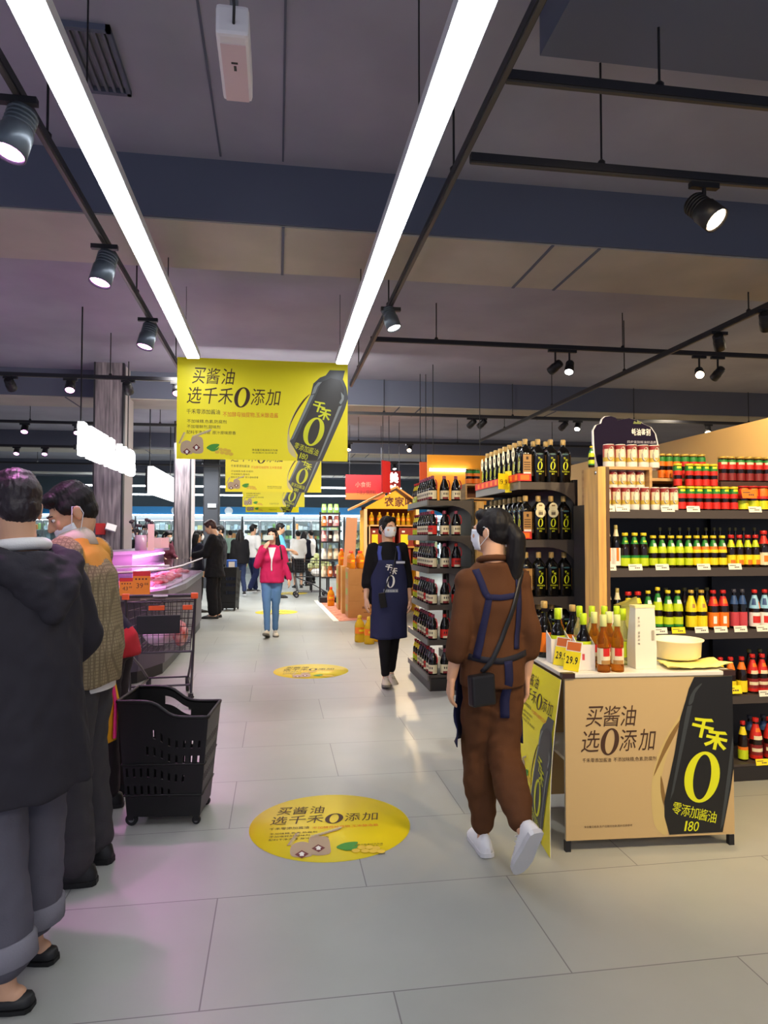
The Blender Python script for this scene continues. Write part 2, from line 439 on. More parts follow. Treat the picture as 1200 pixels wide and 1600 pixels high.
# air diffuser left of the strip
t = thing('air_diffuser', 'slatted grey air diffuser set in the ceiling just right of the left strip', 'air vent', (-.93, 3.66, SLAB - .001)); t.scale = (.72, .85, 1)
MB().box(-.17, -.3, -.03, .17, -.27, 0, beam_m).box(-.17, .27, -.03, .17, .3, 0, beam_m).box(-.17, -.3, -.03, -.14, .3, 0, beam_m).box(.14, -.3, -.03, .17, .3, 0, beam_m).build('frame', t)
for k in range(5): MB().box(-.12 + .055 * k, -.27, -.028, -.10 + .055 * k, .27, -.002, MAT('slat', (104, 106, 118), .7)).build('slat', t)
# white camera housing
white_pl = MAT('white_plastic', (225, 220, 222), .4)
t = thing('security_camera', 'white boxy security camera hanging from the ceiling between the strips', 'camera', (-.165, 2.61, 3.32), 0)
b = MB().box(-.058, -.19, -.06, .058, .19, .05, white_pl); b.build('housing', t, .014)
MB().box(-.045, -.14, -.0625, .045, .185, -.0602, MAT('pinkish_plate', (214, 190, 194), .5)).build('underside_plate', t)
k = MB(); k.poly(rect(-.012, -.05, .024, .012), 0, black_m, Matrix.Translation((0, 0, -.0631)) @ Matrix.Rotation(PI, 4, 'Y'))
k.add([(-.004, -.03, -.0631), (.006, -.03, -.0631), (.006, 0, -.0631), (-.004, 0, -.0631)], [(3, 2, 1, 0)], black_m); k.build('marking', t)
MB().tube([(0, -.1, .05), (0, -.1, SLAB - 3.32)], .016, MAT('grey_pole', (120, 122, 128), .4), 10).build('bracket', t)
MB().tube([(.005, -.19, -.02), (.01, -.25, 0), (.0, -.24, .12), (-.01, -.13, .3)], .005, black_m, 6).build('cable', t)

# ---- columns on the butcher side
wood_col = MAT('column_wood', (150, 138, 142), .6, noise_=3.2, col2=(92, 84, 90), stretch=(9, 9, .7))
side_col = MAT('column_side', (176, 168, 168), .7)
edge_col = MAT('column_edge', (40, 38, 44), .5)
def column(x0, x1, y0, y1, m1, m2):
    c = MB().box(x0, y0, 0, x1, y0 + .05, SLAB, m1).box(x0 + .01, y0 + .05, 0, x1 - .005, y1, SLAB, m2)
    c.box(x1 - .012, y0 - .006, 0, x1 + .012, y0 + .1, SLAB, edge_col).box(x0 - .012, y0 - .006, 0, x0 + .012, y0 + .1, SLAB, edge_col)
    return struct(c.build('column'))
def colx(u, y): d = ray(u, 800); return d.x / d.y * y
column(colx(145, 10.2), colx(190, 10.2), 10.2, 10.95, wood_col, side_col)
column(colx(272, 15.2), colx(297, 15.2), 15.2, 16.1, wood_col, side_col)
column(colx(318, 20.5), colx(341, 20.5), 20.5, 21.2, MAT('grey_column', (70, 72, 78), .6), MAT('grey_column', (70, 72, 78), .6))
# red call box and white reader on the first column
x = colx(156, 10.1)
t = thing('fire_box', 'small red box fixed on the wood-grained column', 'box', (x, 10.19, 1.6)); MB().box(-.06, -.07, -.08, .06, 0, .08, MAT('red_paint', (190, 40, 36), .5)).build('box', t, .006)
t = thing('scale_screen', 'white tilted scale screen beside the red box on the column', 'screen', (x + .15, 10.1, 1.62)); MB().box(-.07, -.02, -.05, .07, .02, .05, white_pl).build('screen', t, .006, None, (-.4, .3, .3))
t.children[0].name = 'housing'; MB().tube([(0, 0, 0), (0, .09, 0)], .012, black_m, 8).build('bracket', t)

# ---- lit letter sign and second lit sign
lit_m = MAT('lit_letters', (255, 255, 255), .4, emit=(255, 255, 255), estr=2.2)
sx = -2.0
t = thing('lit_letter_sign', 'glowing white letter sign BEEF LAMB beside the wood-grained column', 'sign', (sx, 7.55, 2.36), PI / 2)
txt, L = 'BEEF/LAMB', 2.75
mb_ = MB()
put_line(mb_, txt, 0, 0, .47, lit_m, 0, Matrix.Rotation(PI / 2, 4, 'X'), bold=.035, width=L)
me = mb_.mesh('letters')
bm = bmesh.new(); bm.from_mesh(me)
r_ = bmesh.ops.extrude_face_region(bm, geom=bm.faces[:]); bmesh.ops.translate(bm, verts=[e for e in r_['geom'] if isinstance(e, bmesh.types.BMVert)], vec=(0, .06, 0)); bm.normal_update(); bm.to_mesh(me); bm.free()
link('letters', me, t)
MB().box(0, .062, .04, L, .09, .09, black_m).box(0, .062, .26, L, .09, .31, black_m).build('rail', t)
for x in (.2, L - .2): MB().tube([(x, .076, .3), (x, .076, SLAB - 2.36)], .008, black_m, 6).build('hanging_rod', t)
t = thing('lit_sign_box', 'glowing white rectangular sign in front of the second wooden column', 'sign', (-2.22, 13.0, 2.27), PI / 2)
MB().box(0, 0, 0, 3.1, .1, .5, lit_m).build('light_box', t, .01)
MB().box(0, .101, .05, 3.1, .14, .45, black_m).build('back_plate', t)
for x in (.3, 2.8): MB().tube([(x, .12, .45), (x, .12, SLAB - 2.27)], .01, black_m, 6).build('hanging_rod', t)

# warm spots on the track over the entrance, above the picture, turned to the jar shelf and the counter
track('lighting_track', (.95, 1.2), (5.5, 1.2), 'black lighting track above the entrance, in front of the jar shelf', 'tracks right of the aisle', zt)
for x, aim, pw, lab in ((1.5, (1.7, 4.4, 1.4), 100, 'left'), (2.4, (2.5, 3.9, 1.1), 130, 'middle'), (3.3, (3.1, 3.9, 1.0), 150, 'right')):
    spotlight((x, 1.2, zt), aim, 'warm spotlight over the entrance aimed at the jar shelf, %s of three' % lab, 12, pw, WARM, .05, .16, 75, 'spotlights over the entrance')
# ================================================================== PRINTED ART (flat prints on real boards)
def cat_rom(pts, n=4):
    out = []
    L = len(pts)
    for i in range(L):
        p0, p1, p2, p3 = (Vector((*pts[(i + k - 1) % L], 0)) for k in range(4))
        for j in range(n):
            t = j / n
            q = .5 * ((2 * p1) + (p2 - p0) * t + (2 * p0 - 5 * p1 + 4 * p2 - p3) * t * t + (3 * p1 - p0 - 3 * p2 + p3) * t ** 3)
            out.append((q.x, q.y))
    return out
yel = MAT('print_yellow', (246, 232, 12), .45)
disc_yel = MAT('disc_yellow', (232, 208, 30), .45)
brown_ink = MAT('ink_brown', (66, 40, 22), .6)
red_ink = MAT('ink_orange_red', (226, 112, 24), .6)
lime = MAT('ink_lime', (212, 216, 24), .5)
bottle_ink = MAT('ink_bottle_black', (26, 25, 24), .4)
slate_ink = MAT('ink_bottle_slate', (56, 60, 62), .4)
glint_ink = MAT('ink_glint', (128, 136, 134), .4)
beige_ink = MAT('ink_beige', (214, 200, 140), .6)
sack_ink = MAT('ink_sack', (184, 160, 130), .6)
maroon_ink = MAT('ink_maroon', (110, 40, 36), .6)
white_ink = MAT('ink_white', (240, 238, 230), .6)
green_ink = MAT('ink_green', (70, 150, 50), .6)
bean_ink = MAT('ink_bean', (232, 196, 60), .6)
tan_p = MAT('print_tan', (190, 162, 114), .5)
Z = .0007
def art(mb, f, M, texts=True, bottle='banner', props=True, small=True):
    """the campaign print; f maps the print's own sheet units (1080 x 645, y down) to the board"""
    s = abs(f(1, 0)[0] - f(0, 0)[0]); sy = abs(f(0, 1)[1] - f(0, 0)[1])
    def G(ch, x0, y0, x1, y1, mat, k=2, **kw):
        a, b = f(x0, y1); c, d = f(x1, y0); put_glyph(mb, ch, a, b, c - a, d - b, mat, Z * k, M, **kw)
    def PG(pts, mat, k, sm=0):
        q = [f(*p) for p in pts]; mb.poly(list(reversed(cat_rom(q, sm) if sm else q)), Z * k, mat, M)
    def LN(text, x0, x1, y, h, mat, k=2, **kw):
        a, b = f(x0, y); put_line(mb, text, a, b, h * sy, mat, Z * k, M, width=(x1 - x0) * s, **kw)
    if texts:
        sh = .14
        for ch, x0, x1 in (('买', 98, 172), ('酱', 182, 262), ('油', 276, 354)): G(ch, x0, 62, x1, 165, brown_ink, shear=sh)
        for ch, x0, x1 in (('选', 66, 150), ('千', 160, 250), ('禾', 258, 346), ('添', 462, 545), ('加', 556, 642)): G(ch, x0, 186, x1, 292, brown_ink, shear=sh)
        zx, zy = f(403, 245); zero(mb, zx, zy, 98 * s, 132 * sy, brown_ink, Z * 2, M, .16)
        LN('千禾零添加酱油', 58, 268, 356, 34, brown_ink)
        LN('不加酵母抽提物,玉米酿造酱', 282, 632, 368, 34, red_ink)
        if small:
            LN('不加味精,色素,防腐剂', 62, 308, 414, 24, brown_ink)
            LN('不加增鲜剂,甜味剂', 62, 270, 448, 24, brown_ink)
            LN('配料干净清澈 原汁原味原香', 60, 366, 484, 24, brown_ink)
            LN('净含量见瓶身标示为准', 466, 630, 586, 15, brown_ink); LN('本品图片仅供参考', 466, 628, 602, 10, brown_ink)
    if props:
        PG([(30, 545), (60, 528), (92, 540), (100, 575), (96, 612), (40, 612), (24, 590)], sack_ink, 1, 3)
        PG([(92, 510), (125, 500), (158, 512), (164, 560), (158, 606), (100, 606), (90, 560)], sack_ink, 2, 3)
        for cx, cy in ((64, 600), (122, 572)):
            PG([(cx - 24, cy), (cx, cy - 22), (cx + 24, cy), (cx, cy + 22)], maroon_ink, 3)
            PG([(cx - 7, cy + 10), (cx - 7, cy - 2), (cx - 12, cy - 2), (cx, cy - 13), (cx + 12, cy - 2), (cx + 7, cy - 2), (cx + 7, cy + 10)], white_ink, 4)
        for i in range(9):
            x, y = 100 + i * 13, 508 - i * 5.4 ; PG(oval(x, y, 10, 4, 8, -.7), sack_ink, 5); PG(oval(x + 3, y - 9, 9, 3.4, 8, -.1), beige_ink, 5)
            x, y = 18 + i * 3.4, 545 - i * 8; PG(oval(x, y, 7, 3, 8, -.6), sack_ink, 5); PG(oval(x + 6, y, 7, 3, 8, .5), beige_ink, 5)
        PG([(184, 572), (215, 550), (262, 548), (248, 572), (212, 588)], green_ink, 3, 3)
        PG([(200, 580), (240, 578), (262, 566), (248, 590), (216, 594)], green_ink, 4, 3)
        for x, y in ((250, 598), (272, 582), (282, 602), (300, 584), (310, 606), (322, 590), (336, 610)): PG(oval(x, y, 15, 11, 10), bean_ink, 5)
    if bottle == 'banner':
        PG([(830, 215), (760, 290), (706, 400), (690, 500), (700, 590), (748, 625), (722, 540), (702, 470), (720, 380), (770, 290)], beige_ink, 1, 3)
        PG([(836, 208), (790, 250), (740, 330), (704, 420), (696, 480), (708, 420), (748, 335), (800, 255)], brown_ink, 2, 3)
        PG([(962, 48), (1062, 48), (1048, 105), (1072, 160), (1082, 230), (1062, 300), (1030, 380), (915, 645), (752, 645), (758, 608), (706, 520), (840, 210), (856, 140), (898, 100), (936, 84)], slate_ink, 3)
        PG([(968, 100), (1030, 112), (1056, 170), (1052, 240), (880, 640), (770, 645), (736, 530), (880, 200), (905, 130)], bottle_ink, 4)
        PG([(912, 128), (886, 132), (860, 165), (846, 212), (868, 202), (884, 160)], glint_ink, 5)
        PG([(840, 218), (862, 212), (728, 500), (712, 515)], glint_ink, 5)
        PG([(1036, 190), (1056, 214), (1054, 240), (1036, 272), (1024, 262), (1040, 232)], glint_ink, 5)
        PG([(1022, 285), (1042, 278), (900, 622), (884, 640)], glint_ink, 5)
        r = -.30
        G('千', 852, 254, 934, 328, lime, 6, rot=r, bold=.03); G('禾', 892, 300, 972, 378, lime, 6, rot=r, bold=.03)
        zx, zy = f(860, 455); zero(mb, zx, zy, 128 * s, 190 * sy, lime, Z * 6, M, .14, -.12)
        for i, ch in enumerate('零添加酱油'): G(ch, 736 + i * 31, 530 + i * 9, 766 + i * 31, 570 + i * 10, lime, 6, rot=r)
        for i, ch in enumerate('180'): G(ch, 762 + i * 20 + (9 if i == 0 else 0), 592 + i * 5, 781 + i * 20 - (3 if i == 0 else 0), 630 + i * 5, lime, 6, rot=r)
    if bottle == 'disc': pass

def banner(x, y, z, W, H, label):
    t = thing('hanging_banner', label, 'banner', (x, y, z), 0, 'yellow banners hung over the aisle')
    M = Matrix.Rotation(PI / 2, 4, 'X')          # sheet stands facing the entrance
    b = MB().box(0, 0, 0, W, .006, H, MAT('banner_board', (250, 236, 20), .5))
    f = lambda px, py: (px / 1080 * W, H - py / 645 * H)
    b.add([(0, -.0004, 0), (W, -.0004, 0), (W, -.0004, H), (0, -.0004, H)], [(0, 1, 2, 3)], yel)
    art(b, f, M)
    b.build('panel', t)
    for xx in (.08, W - .08): MB().tube([(xx, .003, H), (xx, .003, SLAB - z)], .003, black_m, 5).build('hanging_wire', t)
    return t
def by(u, y): d = ray(u, 760); return d.x / d.y * y
bw = by(543, 6.95) - by(275, 6.95)
t0 = banner(by(275, 6.95), 6.95, 2.255, bw, 1.0, 'nearest and largest yellow banner hanging at the end of the bright strips')
def more_banner(u0, u1, y, z, label):
    t = copy_tree(t0); k = (by(u1, y) - by(u0, y)) / bw
    t.location = (by(u0, y), y, z); t['label'] = label; t.scale = (k, 1, k * .97)
more_banner(352, 502, 12.4, 2.28, 'second yellow banner, half hidden below the largest one')
more_banner(379, 476, 19.4, 2.31, 'third yellow banner, low behind the second one')
more_banner(384, 467, 22.3, 2.26, 'farthest and lowest yellow banner, just below the third one')

# ---- round floor stickers
def disc(x, y, r, label, src=None):
    b = MB()
    b.lathe([(r, 0), (r, .0012), (.0001, .0012)], disc_yel, 56, None, False)
    f = lambda px, py: ((px - 450) * r * 2 / 850, (320 - py) * r * 2 / 850)
    b2 = MB(); art(b2, f, Matrix.Translation((.07, 0, .0014)), True, None, False)
    art(b2, lambda px, py: (r * (-.49 + (px - 24) * .0033), r * (-.33 - (py - 500) * .0046)), Matrix.Translation((0, 0, .0034)), False, None, True)
    for q, fs, mi in ((b2.v, b2.f, b2.mi),):
        base = len(b.v); b.v += q
        for g, i in zip(fs, mi): b.f.append([base + k for k in g]); b.mi.append(b.m(b2.mats[i])); b.sm.append(False)
    o = b.build('floor_sticker', None, loc=(x, y, .0006), rot=-.03)
    return tag(o, label, 'floor sticker', 'round yellow floor stickers')
p = pxz(516, 1289, 0); d0 = disc(p.x, p.y, .415, 'nearest round yellow floor sticker with wheat and sacks, in front of the brown-clad woman')
for u, v, lab in ((486, 1048.5, 'second round yellow floor sticker, in the aisle before the woman in a blue apron'), (432, 956.5, 'third round yellow floor sticker, behind the feet of the pink-jacketed woman'), (456, 927, 'farthest round yellow floor sticker, under the distant trolley')):
    c = d0.copy(); COL.objects.link(c); p = pxz(u, v, 0); c.location = (p.x, p.y, .0006); c['label'] = lab

# ================================================================== SHELVES
shelf_m = MAT('shelf_metal', (70, 62, 58), .45)
shelf_d = MAT('shelf_dark', (38, 35, 36), .5)
light_wood = MAT('light_wood', (224, 178, 98), .5, noise_=5, col2=(196, 150, 86), stretch=(6, 6, .6))
crate_wood = MAT('crate_wood', (206, 164, 110), .55, noise_=5, col2=(182, 140, 90), stretch=(1, 1, 8))
tag_w = MAT('tag_white', (236, 230, 214), .5); tag_t = MAT('tag_ink', (70, 66, 60), .6); tag_y = MAT('tag_yellow', (246, 222, 30), .5); tag_r = MAT('tag_red', (206, 36, 28), .5); tag_o = MAT('tag_orange', (244, 120, 24), .5)
TX = Matrix.Rotation(PI / 2, 4, 'X')
# ---- long shelf facing the entrance: local x along, front at y=0
NX0, NX1, NY = 1.97, 3.62, 3.92
NZ = [.10, .52, .92, 1.305, 1.66]
t = thing('wall_shelf', 'long dark shelving with rows of sauce bottles facing the entrance, behind the promotion counter', 'shelf', (NX0, NY, 0))
W = NX1 - NX0
MB().box(0, -.02, 0, W, .40, .085, shelf_d).build('plinth', t)
MB().box(0, .40, 0, W, .43, 1.70, shelf_d).build('back_panel', t)
for x in (0, .94): MB().box(x - .012, .36, .086, x + .012, .40, 1.69, shelf_d).build('upright', t)
MB().box(-.02, 0, 0, -.002, .43, 1.70, shelf_d).build('side_panel', t)
for z in NZ:
    q = MB().box(.001, 0, z - .03, W, .398, z, shelf_m).box(.001, -.012, z - .052, W, 0, z, shelf_m)
    q.build('shelf_board', t)
# price strips clipped on the lip
def ptag(x, y, z, w, h, mat, label, grp, rz=0., tilt=-.25, ink=True, cat='price tag'):
    b = MB().box(-w / 2, -.002, 0, w / 2, .0, h, mat)
    if ink:
        for k in range(3): b.poly(rect(w * (-.05 + .13 * k), h * .3, w * .10, h * .18), .0025, tag_t, TX)
        b.poly(rect(-w * .42, h * .62, w * .5, h * .1), .0025, tag_t, TX)
    o = b.build('price_tag', None, loc=(x, y, z), rot=(tilt, 0, rz))
    return tag(o, label, cat, grp)
def lipx(u, y=NY - .02): d = ray(u, 900); return d.x / d.y * y
for z, us, sh in ((1.66, (952, 975, 1046, 1086, 1183), 'top'), (1.305, (953, 994, 1036, 1101, 1150), 'second'), (.92, (1032, 1060, 1096, 1126, 1157, 1192), 'third'), (.52, (1194,), 'fourth'), (.10, (1187,), 'bottom')):
    for i, u in enumerate(us):
        ye = (z == .92 and u == 1060) or z == .10
        ptag(lipx(u), NY - .016, z - .012, .088, .038, tag_y if ye else tag_w, '%s price tag clipped to the lip of the %s shelf, %s' % ('yellow' if ye else 'white', sh, 'only one in view' if len(us) == 1 else ORD[i] + ' from the left'), 'price tags on the long shelf')
ptag(lipx(1152 + 20), NY - .03, 1.735, .10, .055, tag_o, 'orange price card before the jars at the right of the top shelf', 'price tags on the long shelf')
ptag(1.0 + lipx(1142) - 1.0, NY - .03, .535, .11, .05, tag_y, 'yellow price card under the red-capped bottles of the fourth shelf', 'price tags on the long shelf')
# post at the shelf end
t = thing('shelf_post', 'tall light wood end post between the black bottle shelf and the jar shelf', 'post', (1.893, 3.875, 0))
MB().box(0, 0, 0, .05, .19, 1.915, light_wood).build('board', t, .003)
MB().box(.0502, 0, 0, .072, .19, 1.915, MAT('post_edge', (92, 66, 44), .5)).build('edge_strip', t)
MB().lathe([(.012, 0), (.012, .003), (.001, .004)], MAT('chrome', (220, 220, 220), .15, metal=1), 12, Matrix.Translation((-.0001, .03, 1.88)) @ Matrix.Rotation(-PI / 2, 4, 'Y')).build('screw_cap', t)

# ---- aisle end shelves: fronts face -X (the aisle); near end shows a bracket
def end_shelf(name, x, y, depth, length, levels, label, post):
    t = thing(name, label, 'shelf', (x, y, 0))
    MB().box(.02, -.01, 0, depth, length + .01, levels[0] - .03, shelf_d).box(0.01, -.015, .0, .02, length + .015, levels[0] - .02, shelf_m).build('plinth', t)
    MB().box(depth - .02, 0, levels[0] - .03, depth, length, levels[-1] + .02, shelf_d).build('back_panel', t)
    for yy in (.0, length - .03): MB().box(depth - .03, yy, levels[0] - .0299, depth - .0202, yy + .03, levels[-1] + .02, shelf_d).build('upright', t)
    for k, z in enumerate(levels):
        s = MB().box(.0, .001, z - .025, depth - .021, length, z, shelf_m).box(-.014, -.006, z - .05, 0, length + .006, z + .005, MAT('lip_grey', (104, 100, 96), .4))
        s.build('shelf_board', t)
        if k:
            for yy in (-.006, length):
                pts = [(0, 0), (0, -.05)] + [(depth * .45 + (depth * .52) * math.sin(a), -.05 - .15 * (1 - math.cos(a))) for a in [i * PI / 2 / 7 for i in range(8)]] + [(depth - .021, -.2), (depth - .021, 0)]
                MB().prism([(px, pz) for px, pz in pts], -.003, .003, shelf_m, Matrix.Translation((0, yy + .003, z)) @ TX).build('bracket', t)
    return t
AX, AY, AD, AL = 1.62, 4.46, .41, 1.0
AZ = [.12, .40, .74, 1.09, 1.475, 1.865]
end_shelf('end_shelf', AX, AY, AD, AL, AZ, 'dark end shelf stocked with square black soy sauce bottles, beside the tall wooden post', 0)
BX, BY, BD, BL = 1.46, 6.60, .46, 1.0
BZ = [.15, .49, .83, 1.185, 1.505, 1.85]
end_shelf('end_shelf', BX, BY, BD, BL, BZ, 'dark end shelf stocked with cream-labelled vinegar bottles, beside the woman in a blue apron', 0)
t = thing('shelf_post', 'light wood end post beside the vinegar bottle shelf, farther of the two posts', 'post', (BX + BD + .012, BY - .05, 0)); MB().box(0, 0, 0, .075, .2, 1.84, light_wood).build('board', t, .003)
MB().box(.02, -.0012, 1.76, .055, -.0002, 1.775, MAT('post_edge', (92, 66, 44), .5)).build('label_slot', t)
# the gondola bodies that run away behind the ends
def back_run(x0, x1, y, zt, label):
    t = thing('shelf_run', label, 'shelf', (x0, y, 0))
    L = x1 - x0
    MB().box(0, 0, 0, L, .45, .1, shelf_d).build('plinth', t); MB().box(0, .2, .1001, L, .24, zt, shelf_d).build('back_panel', t)
    for z in (.5, .9, 1.3): MB().box(0.001, 0, z - .03, L, .199, z, shelf_m).build('shelf_board', t)
back_run(BX + BD + .1, 4.6, 6.9, 1.82, 'dark shelving running behind the black bottle shelf to the right')
# wooden display crates
def crate(x0, y0, z0, w, d, h, label, shelf=False, th=.018):
    t = thing('display_crate', label, 'crate', (x0, y0, z0), 0, 'wooden display crates on the shelves')
    MB().box(0, 0, 0, w, d, th, crate_wood).build('bottom_board', t); MB().box(0, 0, h - th, w, d, h, crate_wood).build('top_board', t)
    MB().box(0, 0, th, th, d, h - th, crate_wood).build('side_board', t); MB().box(w - th, 0, th, w, d, h - th, crate_wood).build('side_board', t)
    MB().box(th, d - .01, th, w - th, d, h - th, MAT('crate_back', (110, 66, 40), .6)).build('back_board', t)
    return t
cx0 = lipx(957); cx1 = lipx(1038)
CRZ = 1.6605
crate(cx0, NY + .12, CRZ, cx1 - cx0 + .01, .27, .275, 'wooden crate with a dark open front under the oyster sauce tins')
crate(cx1 + .02, NY + .17, CRZ, .30, .22, .21, 'wooden crate behind the green and red jars, right of the tin crate')
crate(BX + BD - .02, BY + .24, 1.8745, .30, .3, .16, 'small wooden crate above the vinegar shelf, beside the white-tagged bottles')

# ================================================================== BOTTLES
def ringlabel(mb, r, z0, z1, a0, a1, mat, emb=None, n=16, rows=3, r1=None):
    """a label wrapped round a bottle between angles a0..a1 (front is -Y); emb = (mat, j0, j1, row0, row1) cells of another colour, several"""
    r1 = r if r1 is None else r1
    for i in range(rows):
        for j in range(n):
            mt = mat
            for e in (emb or ()):
                if e[1] <= j < e[2] and e[3] <= i < e[4]: mt = e[0]
            A, B = a0 + (a1 - a0) * j / n, a0 + (a1 - a0) * (j + 1) / n
            t0_, t1_ = i / rows, (i + 1) / rows
            ra, rb = r + (r1 - r) * t0_, r + (r1 - r) * t1_
            za, zb = z0 + (z1 - z0) * t0_, z0 + (z1 - z0) * t1_
            mb.add([(ra * math.sin(A), -ra * math.cos(A), za), (ra * math.sin(B), -ra * math.cos(B), za), (rb * math.sin(B), -rb * math.cos(B), zb), (rb * math.sin(A), -rb * math.cos(A), zb)], [(0, 1, 2, 3)], mt, True)
soy_glass = MAT('soy_glass', (30, 16, 12), .12, spec=.6)
black_glass = MAT('black_glass', (14, 13, 13), .1, spec=.6)
def round_bottle(name, cat, label, h, r, glass, cap, neck=None, body=None, prof=None, neckfrac=.36, capr=.4, caph=.09):
    """generic sauce bottle; neck/body: (z0 frac, z1 frac, colour, emblem cells)"""
    pf = prof or [(.0, .0), (.9, .0), (1, .02), (1, .5), (.97, .56), (.74, .70), (.50, .80), (.38, .86), (.36, .92)]
    o = MB().lathe([(max(a * r, .0005), b * h) for a, b in pf], glass, 14).build(name)
    MB().lathe([(capr * r, (.995 - caph) * h), (capr * r * 1.06, (1 - caph) * h), (capr * r * 1.06, .99 * h), (capr * r * .9, h), (.0005, h)], cap, 12).build('cap', o)
    def rad(zf):
        for (a, b), (c, d) in zip(pf, pf[1:]):
            if b <= zf <= d and d > b: return (a + (c - a) * (zf - b) / (d - b)) * r
        return r
    for nm, L in (('neck_label', neck), ('label', body)):
        if L:
            b = MB(); z0, z1 = L[0], L[1]
            nseg = 4
            for q in range(nseg):
                f0, f1 = z0 + (z1 - z0) * q / nseg, z0 + (z1 - z0) * (q + 1) / nseg
                cells = [(e[0], e[1], e[2], 0, 1) for e in (L[3] if len(L) > 3 else ()) if e[3] <= q < e[4]]
                ringlabel(b, rad(f0) + .0012, f0 * h, f1 * h, -PI * .98, PI * .98, L[2], cells, 20, 1, rad(f1) + .0012)
            b.build(nm, o)
    o['category'] = cat; o['label'] = label
    k = Kind(o); k.wide = 2 * r * 1.02
    return k
C = lambda n, *c: MAT('lbl_' + n, c, .45)
L_green, L_lime, L_yel, L_red, L_or, L_white, L_cream, L_blue, L_ltblue, L_tan, L_dkred, L_pink, L_sky = C('green', 40, 130, 50), C('lime', 196, 214, 30), C('yellow', 238, 214, 30), C('red', 206, 40, 30), C('orange', 234, 120, 26), C('white', 236, 232, 224), C('cream', 226, 214, 178), C('blue', 50, 80, 130), C('ltblue', 120, 170, 210), C('tan', 176, 130, 70), C('dkred', 130, 34, 34), C('pink', 200, 70, 80), C('sky', 150, 200, 226)
c_yel, c_red, c_gold, c_blk, c_green, c_purple, c_clear, c_tan = MAT('cap_yellow', (224, 200, 40), .35), MAT('cap_red', (190, 34, 30), .35), MAT('cap_gold', (196, 160, 70), .35, metal=.3), MAT('cap_black', (40, 32, 30), .4), MAT('cap_lime', (186, 214, 30), .35), MAT('cap_purple', (150, 62, 84), .35), MAT('cap_pale', (214, 216, 140), .3), MAT('cap_tan', (180, 150, 90), .4)
c_dim = MAT('cap_dim_olive', (110, 104, 60), .5)
K = {}
E1 = lambda m, j0=8, j1=12, a=1, b=3: (m, j0, j1, a, b)
K['white'] = round_bottle('sauce_bottle', 'bottle', '', .262, .036, black_glass, C('capolive', 176, 160, 96), (.74, .9, L_cream), (.06, .47, L_white, [E1(L_or, 9, 11, 1, 4)]), capr=.38, caph=.1)
K['greenneck'] = round_bottle('sauce_bottle', 'bottle', '', .215, .029, soy_glass, c_yel, (.68, .88, L_green, [E1(L_lime, 8, 12, 1, 2)]), (.06, .36, L_lime, [E1(L_green, 0, 20, 3, 4)]), capr=.62, caph=.08)
K['limebig'] = round_bottle('sauce_bottle', 'bottle', '', .198, .030, soy_glass, c_yel, (.46, .86, L_lime, [E1(L_green, 0, 20, 2, 4), E1(L_white, 9, 13, 2, 3)]), (.08, .3, L_lime), capr=.66, caph=.08)
K['orangebig'] = round_bottle('sauce_bottle', 'bottle', '', .198, .030, soy_glass, c_yel, (.46, .86, L_or, [E1(L_green, 0, 20, 2, 4), E1(L_white, 9, 13, 2, 3), E1(L_yel, 0, 20, 0, 1)]), (.08, .3, L_yel), capr=.66, caph=.08)
K['redyel'] = round_bottle('sauce_bottle', 'bottle', '', .203, .029, soy_glass, c_red, (.62, .84, L_lime, [E1(L_or, 11, 13, 2, 3)]), (.08, .38, L_yel, [E1(L_or, 8, 12, 0, 2)]), capr=.66, caph=.1)
K['redneck'] = round_bottle('sauce_bottle', 'bottle', '', .23, .032, soy_glass, c_red, (.64, .86, L_red), (.06, .4, L_cream, [E1(L_or, 8, 12, 1, 3)]), capr=.62, caph=.1)
K['limecone'] = round_bottle('sauce_bottle', 'bottle', '', .245, .034, soy_glass, c_yel, (.48, .86, L_lime, [E1(L_green, 0, 20, 2, 4), E1(L_white, 8, 13, 2, 3)]), (.1, .34, L_lime, [E1(L_green, 0, 20, 0, 1)]), capr=.5, caph=.07)
K['yelcone'] = round_bottle('sauce_bottle', 'bottle', '', .245, .034, soy_glass, c_gold, (.46, .86, L_yel, [E1(L_tan, 9, 11, 1, 2)]), (.08, .36, L_yel), capr=.5, caph=.07)
K['redorange'] = round_bottle('sauce_bottle', 'bottle', '', .243, .033, soy_glass, c_red, (.6, .84, L_red, [E1(L_or, 8, 12, 1, 3)]), (.06, .44, L_or, [E1(L_white, 8, 10, 1, 3)]), capr=.5, caph=.08)
K['blue'] = round_bottle('sauce_bottle', 'bottle', '', .243, .032, soy_glass, c_red, (.52, .86, L_sky, [E1(L_blue, 6, 9, 1, 3), E1(L_or, 11, 13, 0, 2)]), (.06, .42, L_white, [E1(L_red, 7, 13, 1, 3)]), capr=.5, caph=.08)
K['dark'] = round_bottle('sauce_bottle', 'bottle', '', .245, .03, black_glass, MAT('cap_slate', (60, 60, 74), .4), (.62, .84, L_blue), (.06, .42, L_pink), capr=.5, caph=.08)
K['smallred'] = round_bottle('sauce_bottle', 'bottle', '', .24, .03, black_glass, c_red, (.7, .84, L_yel), (.06, .36, L_white), capr=.6, caph=.09)
K['yelneck'] = round_bottle('sauce_bottle', 'bottle', '', .225, .031, soy_glass, c_red, (.66, .86, L_yel), (.05, .36, L_lime, [E1(L_or, 0, 20, 3, 4)]), capr=.5, caph=.09)
K['orneck'] = round_bottle('sauce_bottle', 'bottle', '', .225, .031, soy_glass, c_red, (.66, .86, L_or), (.05, .36, L_yel), capr=.5, caph=.09)
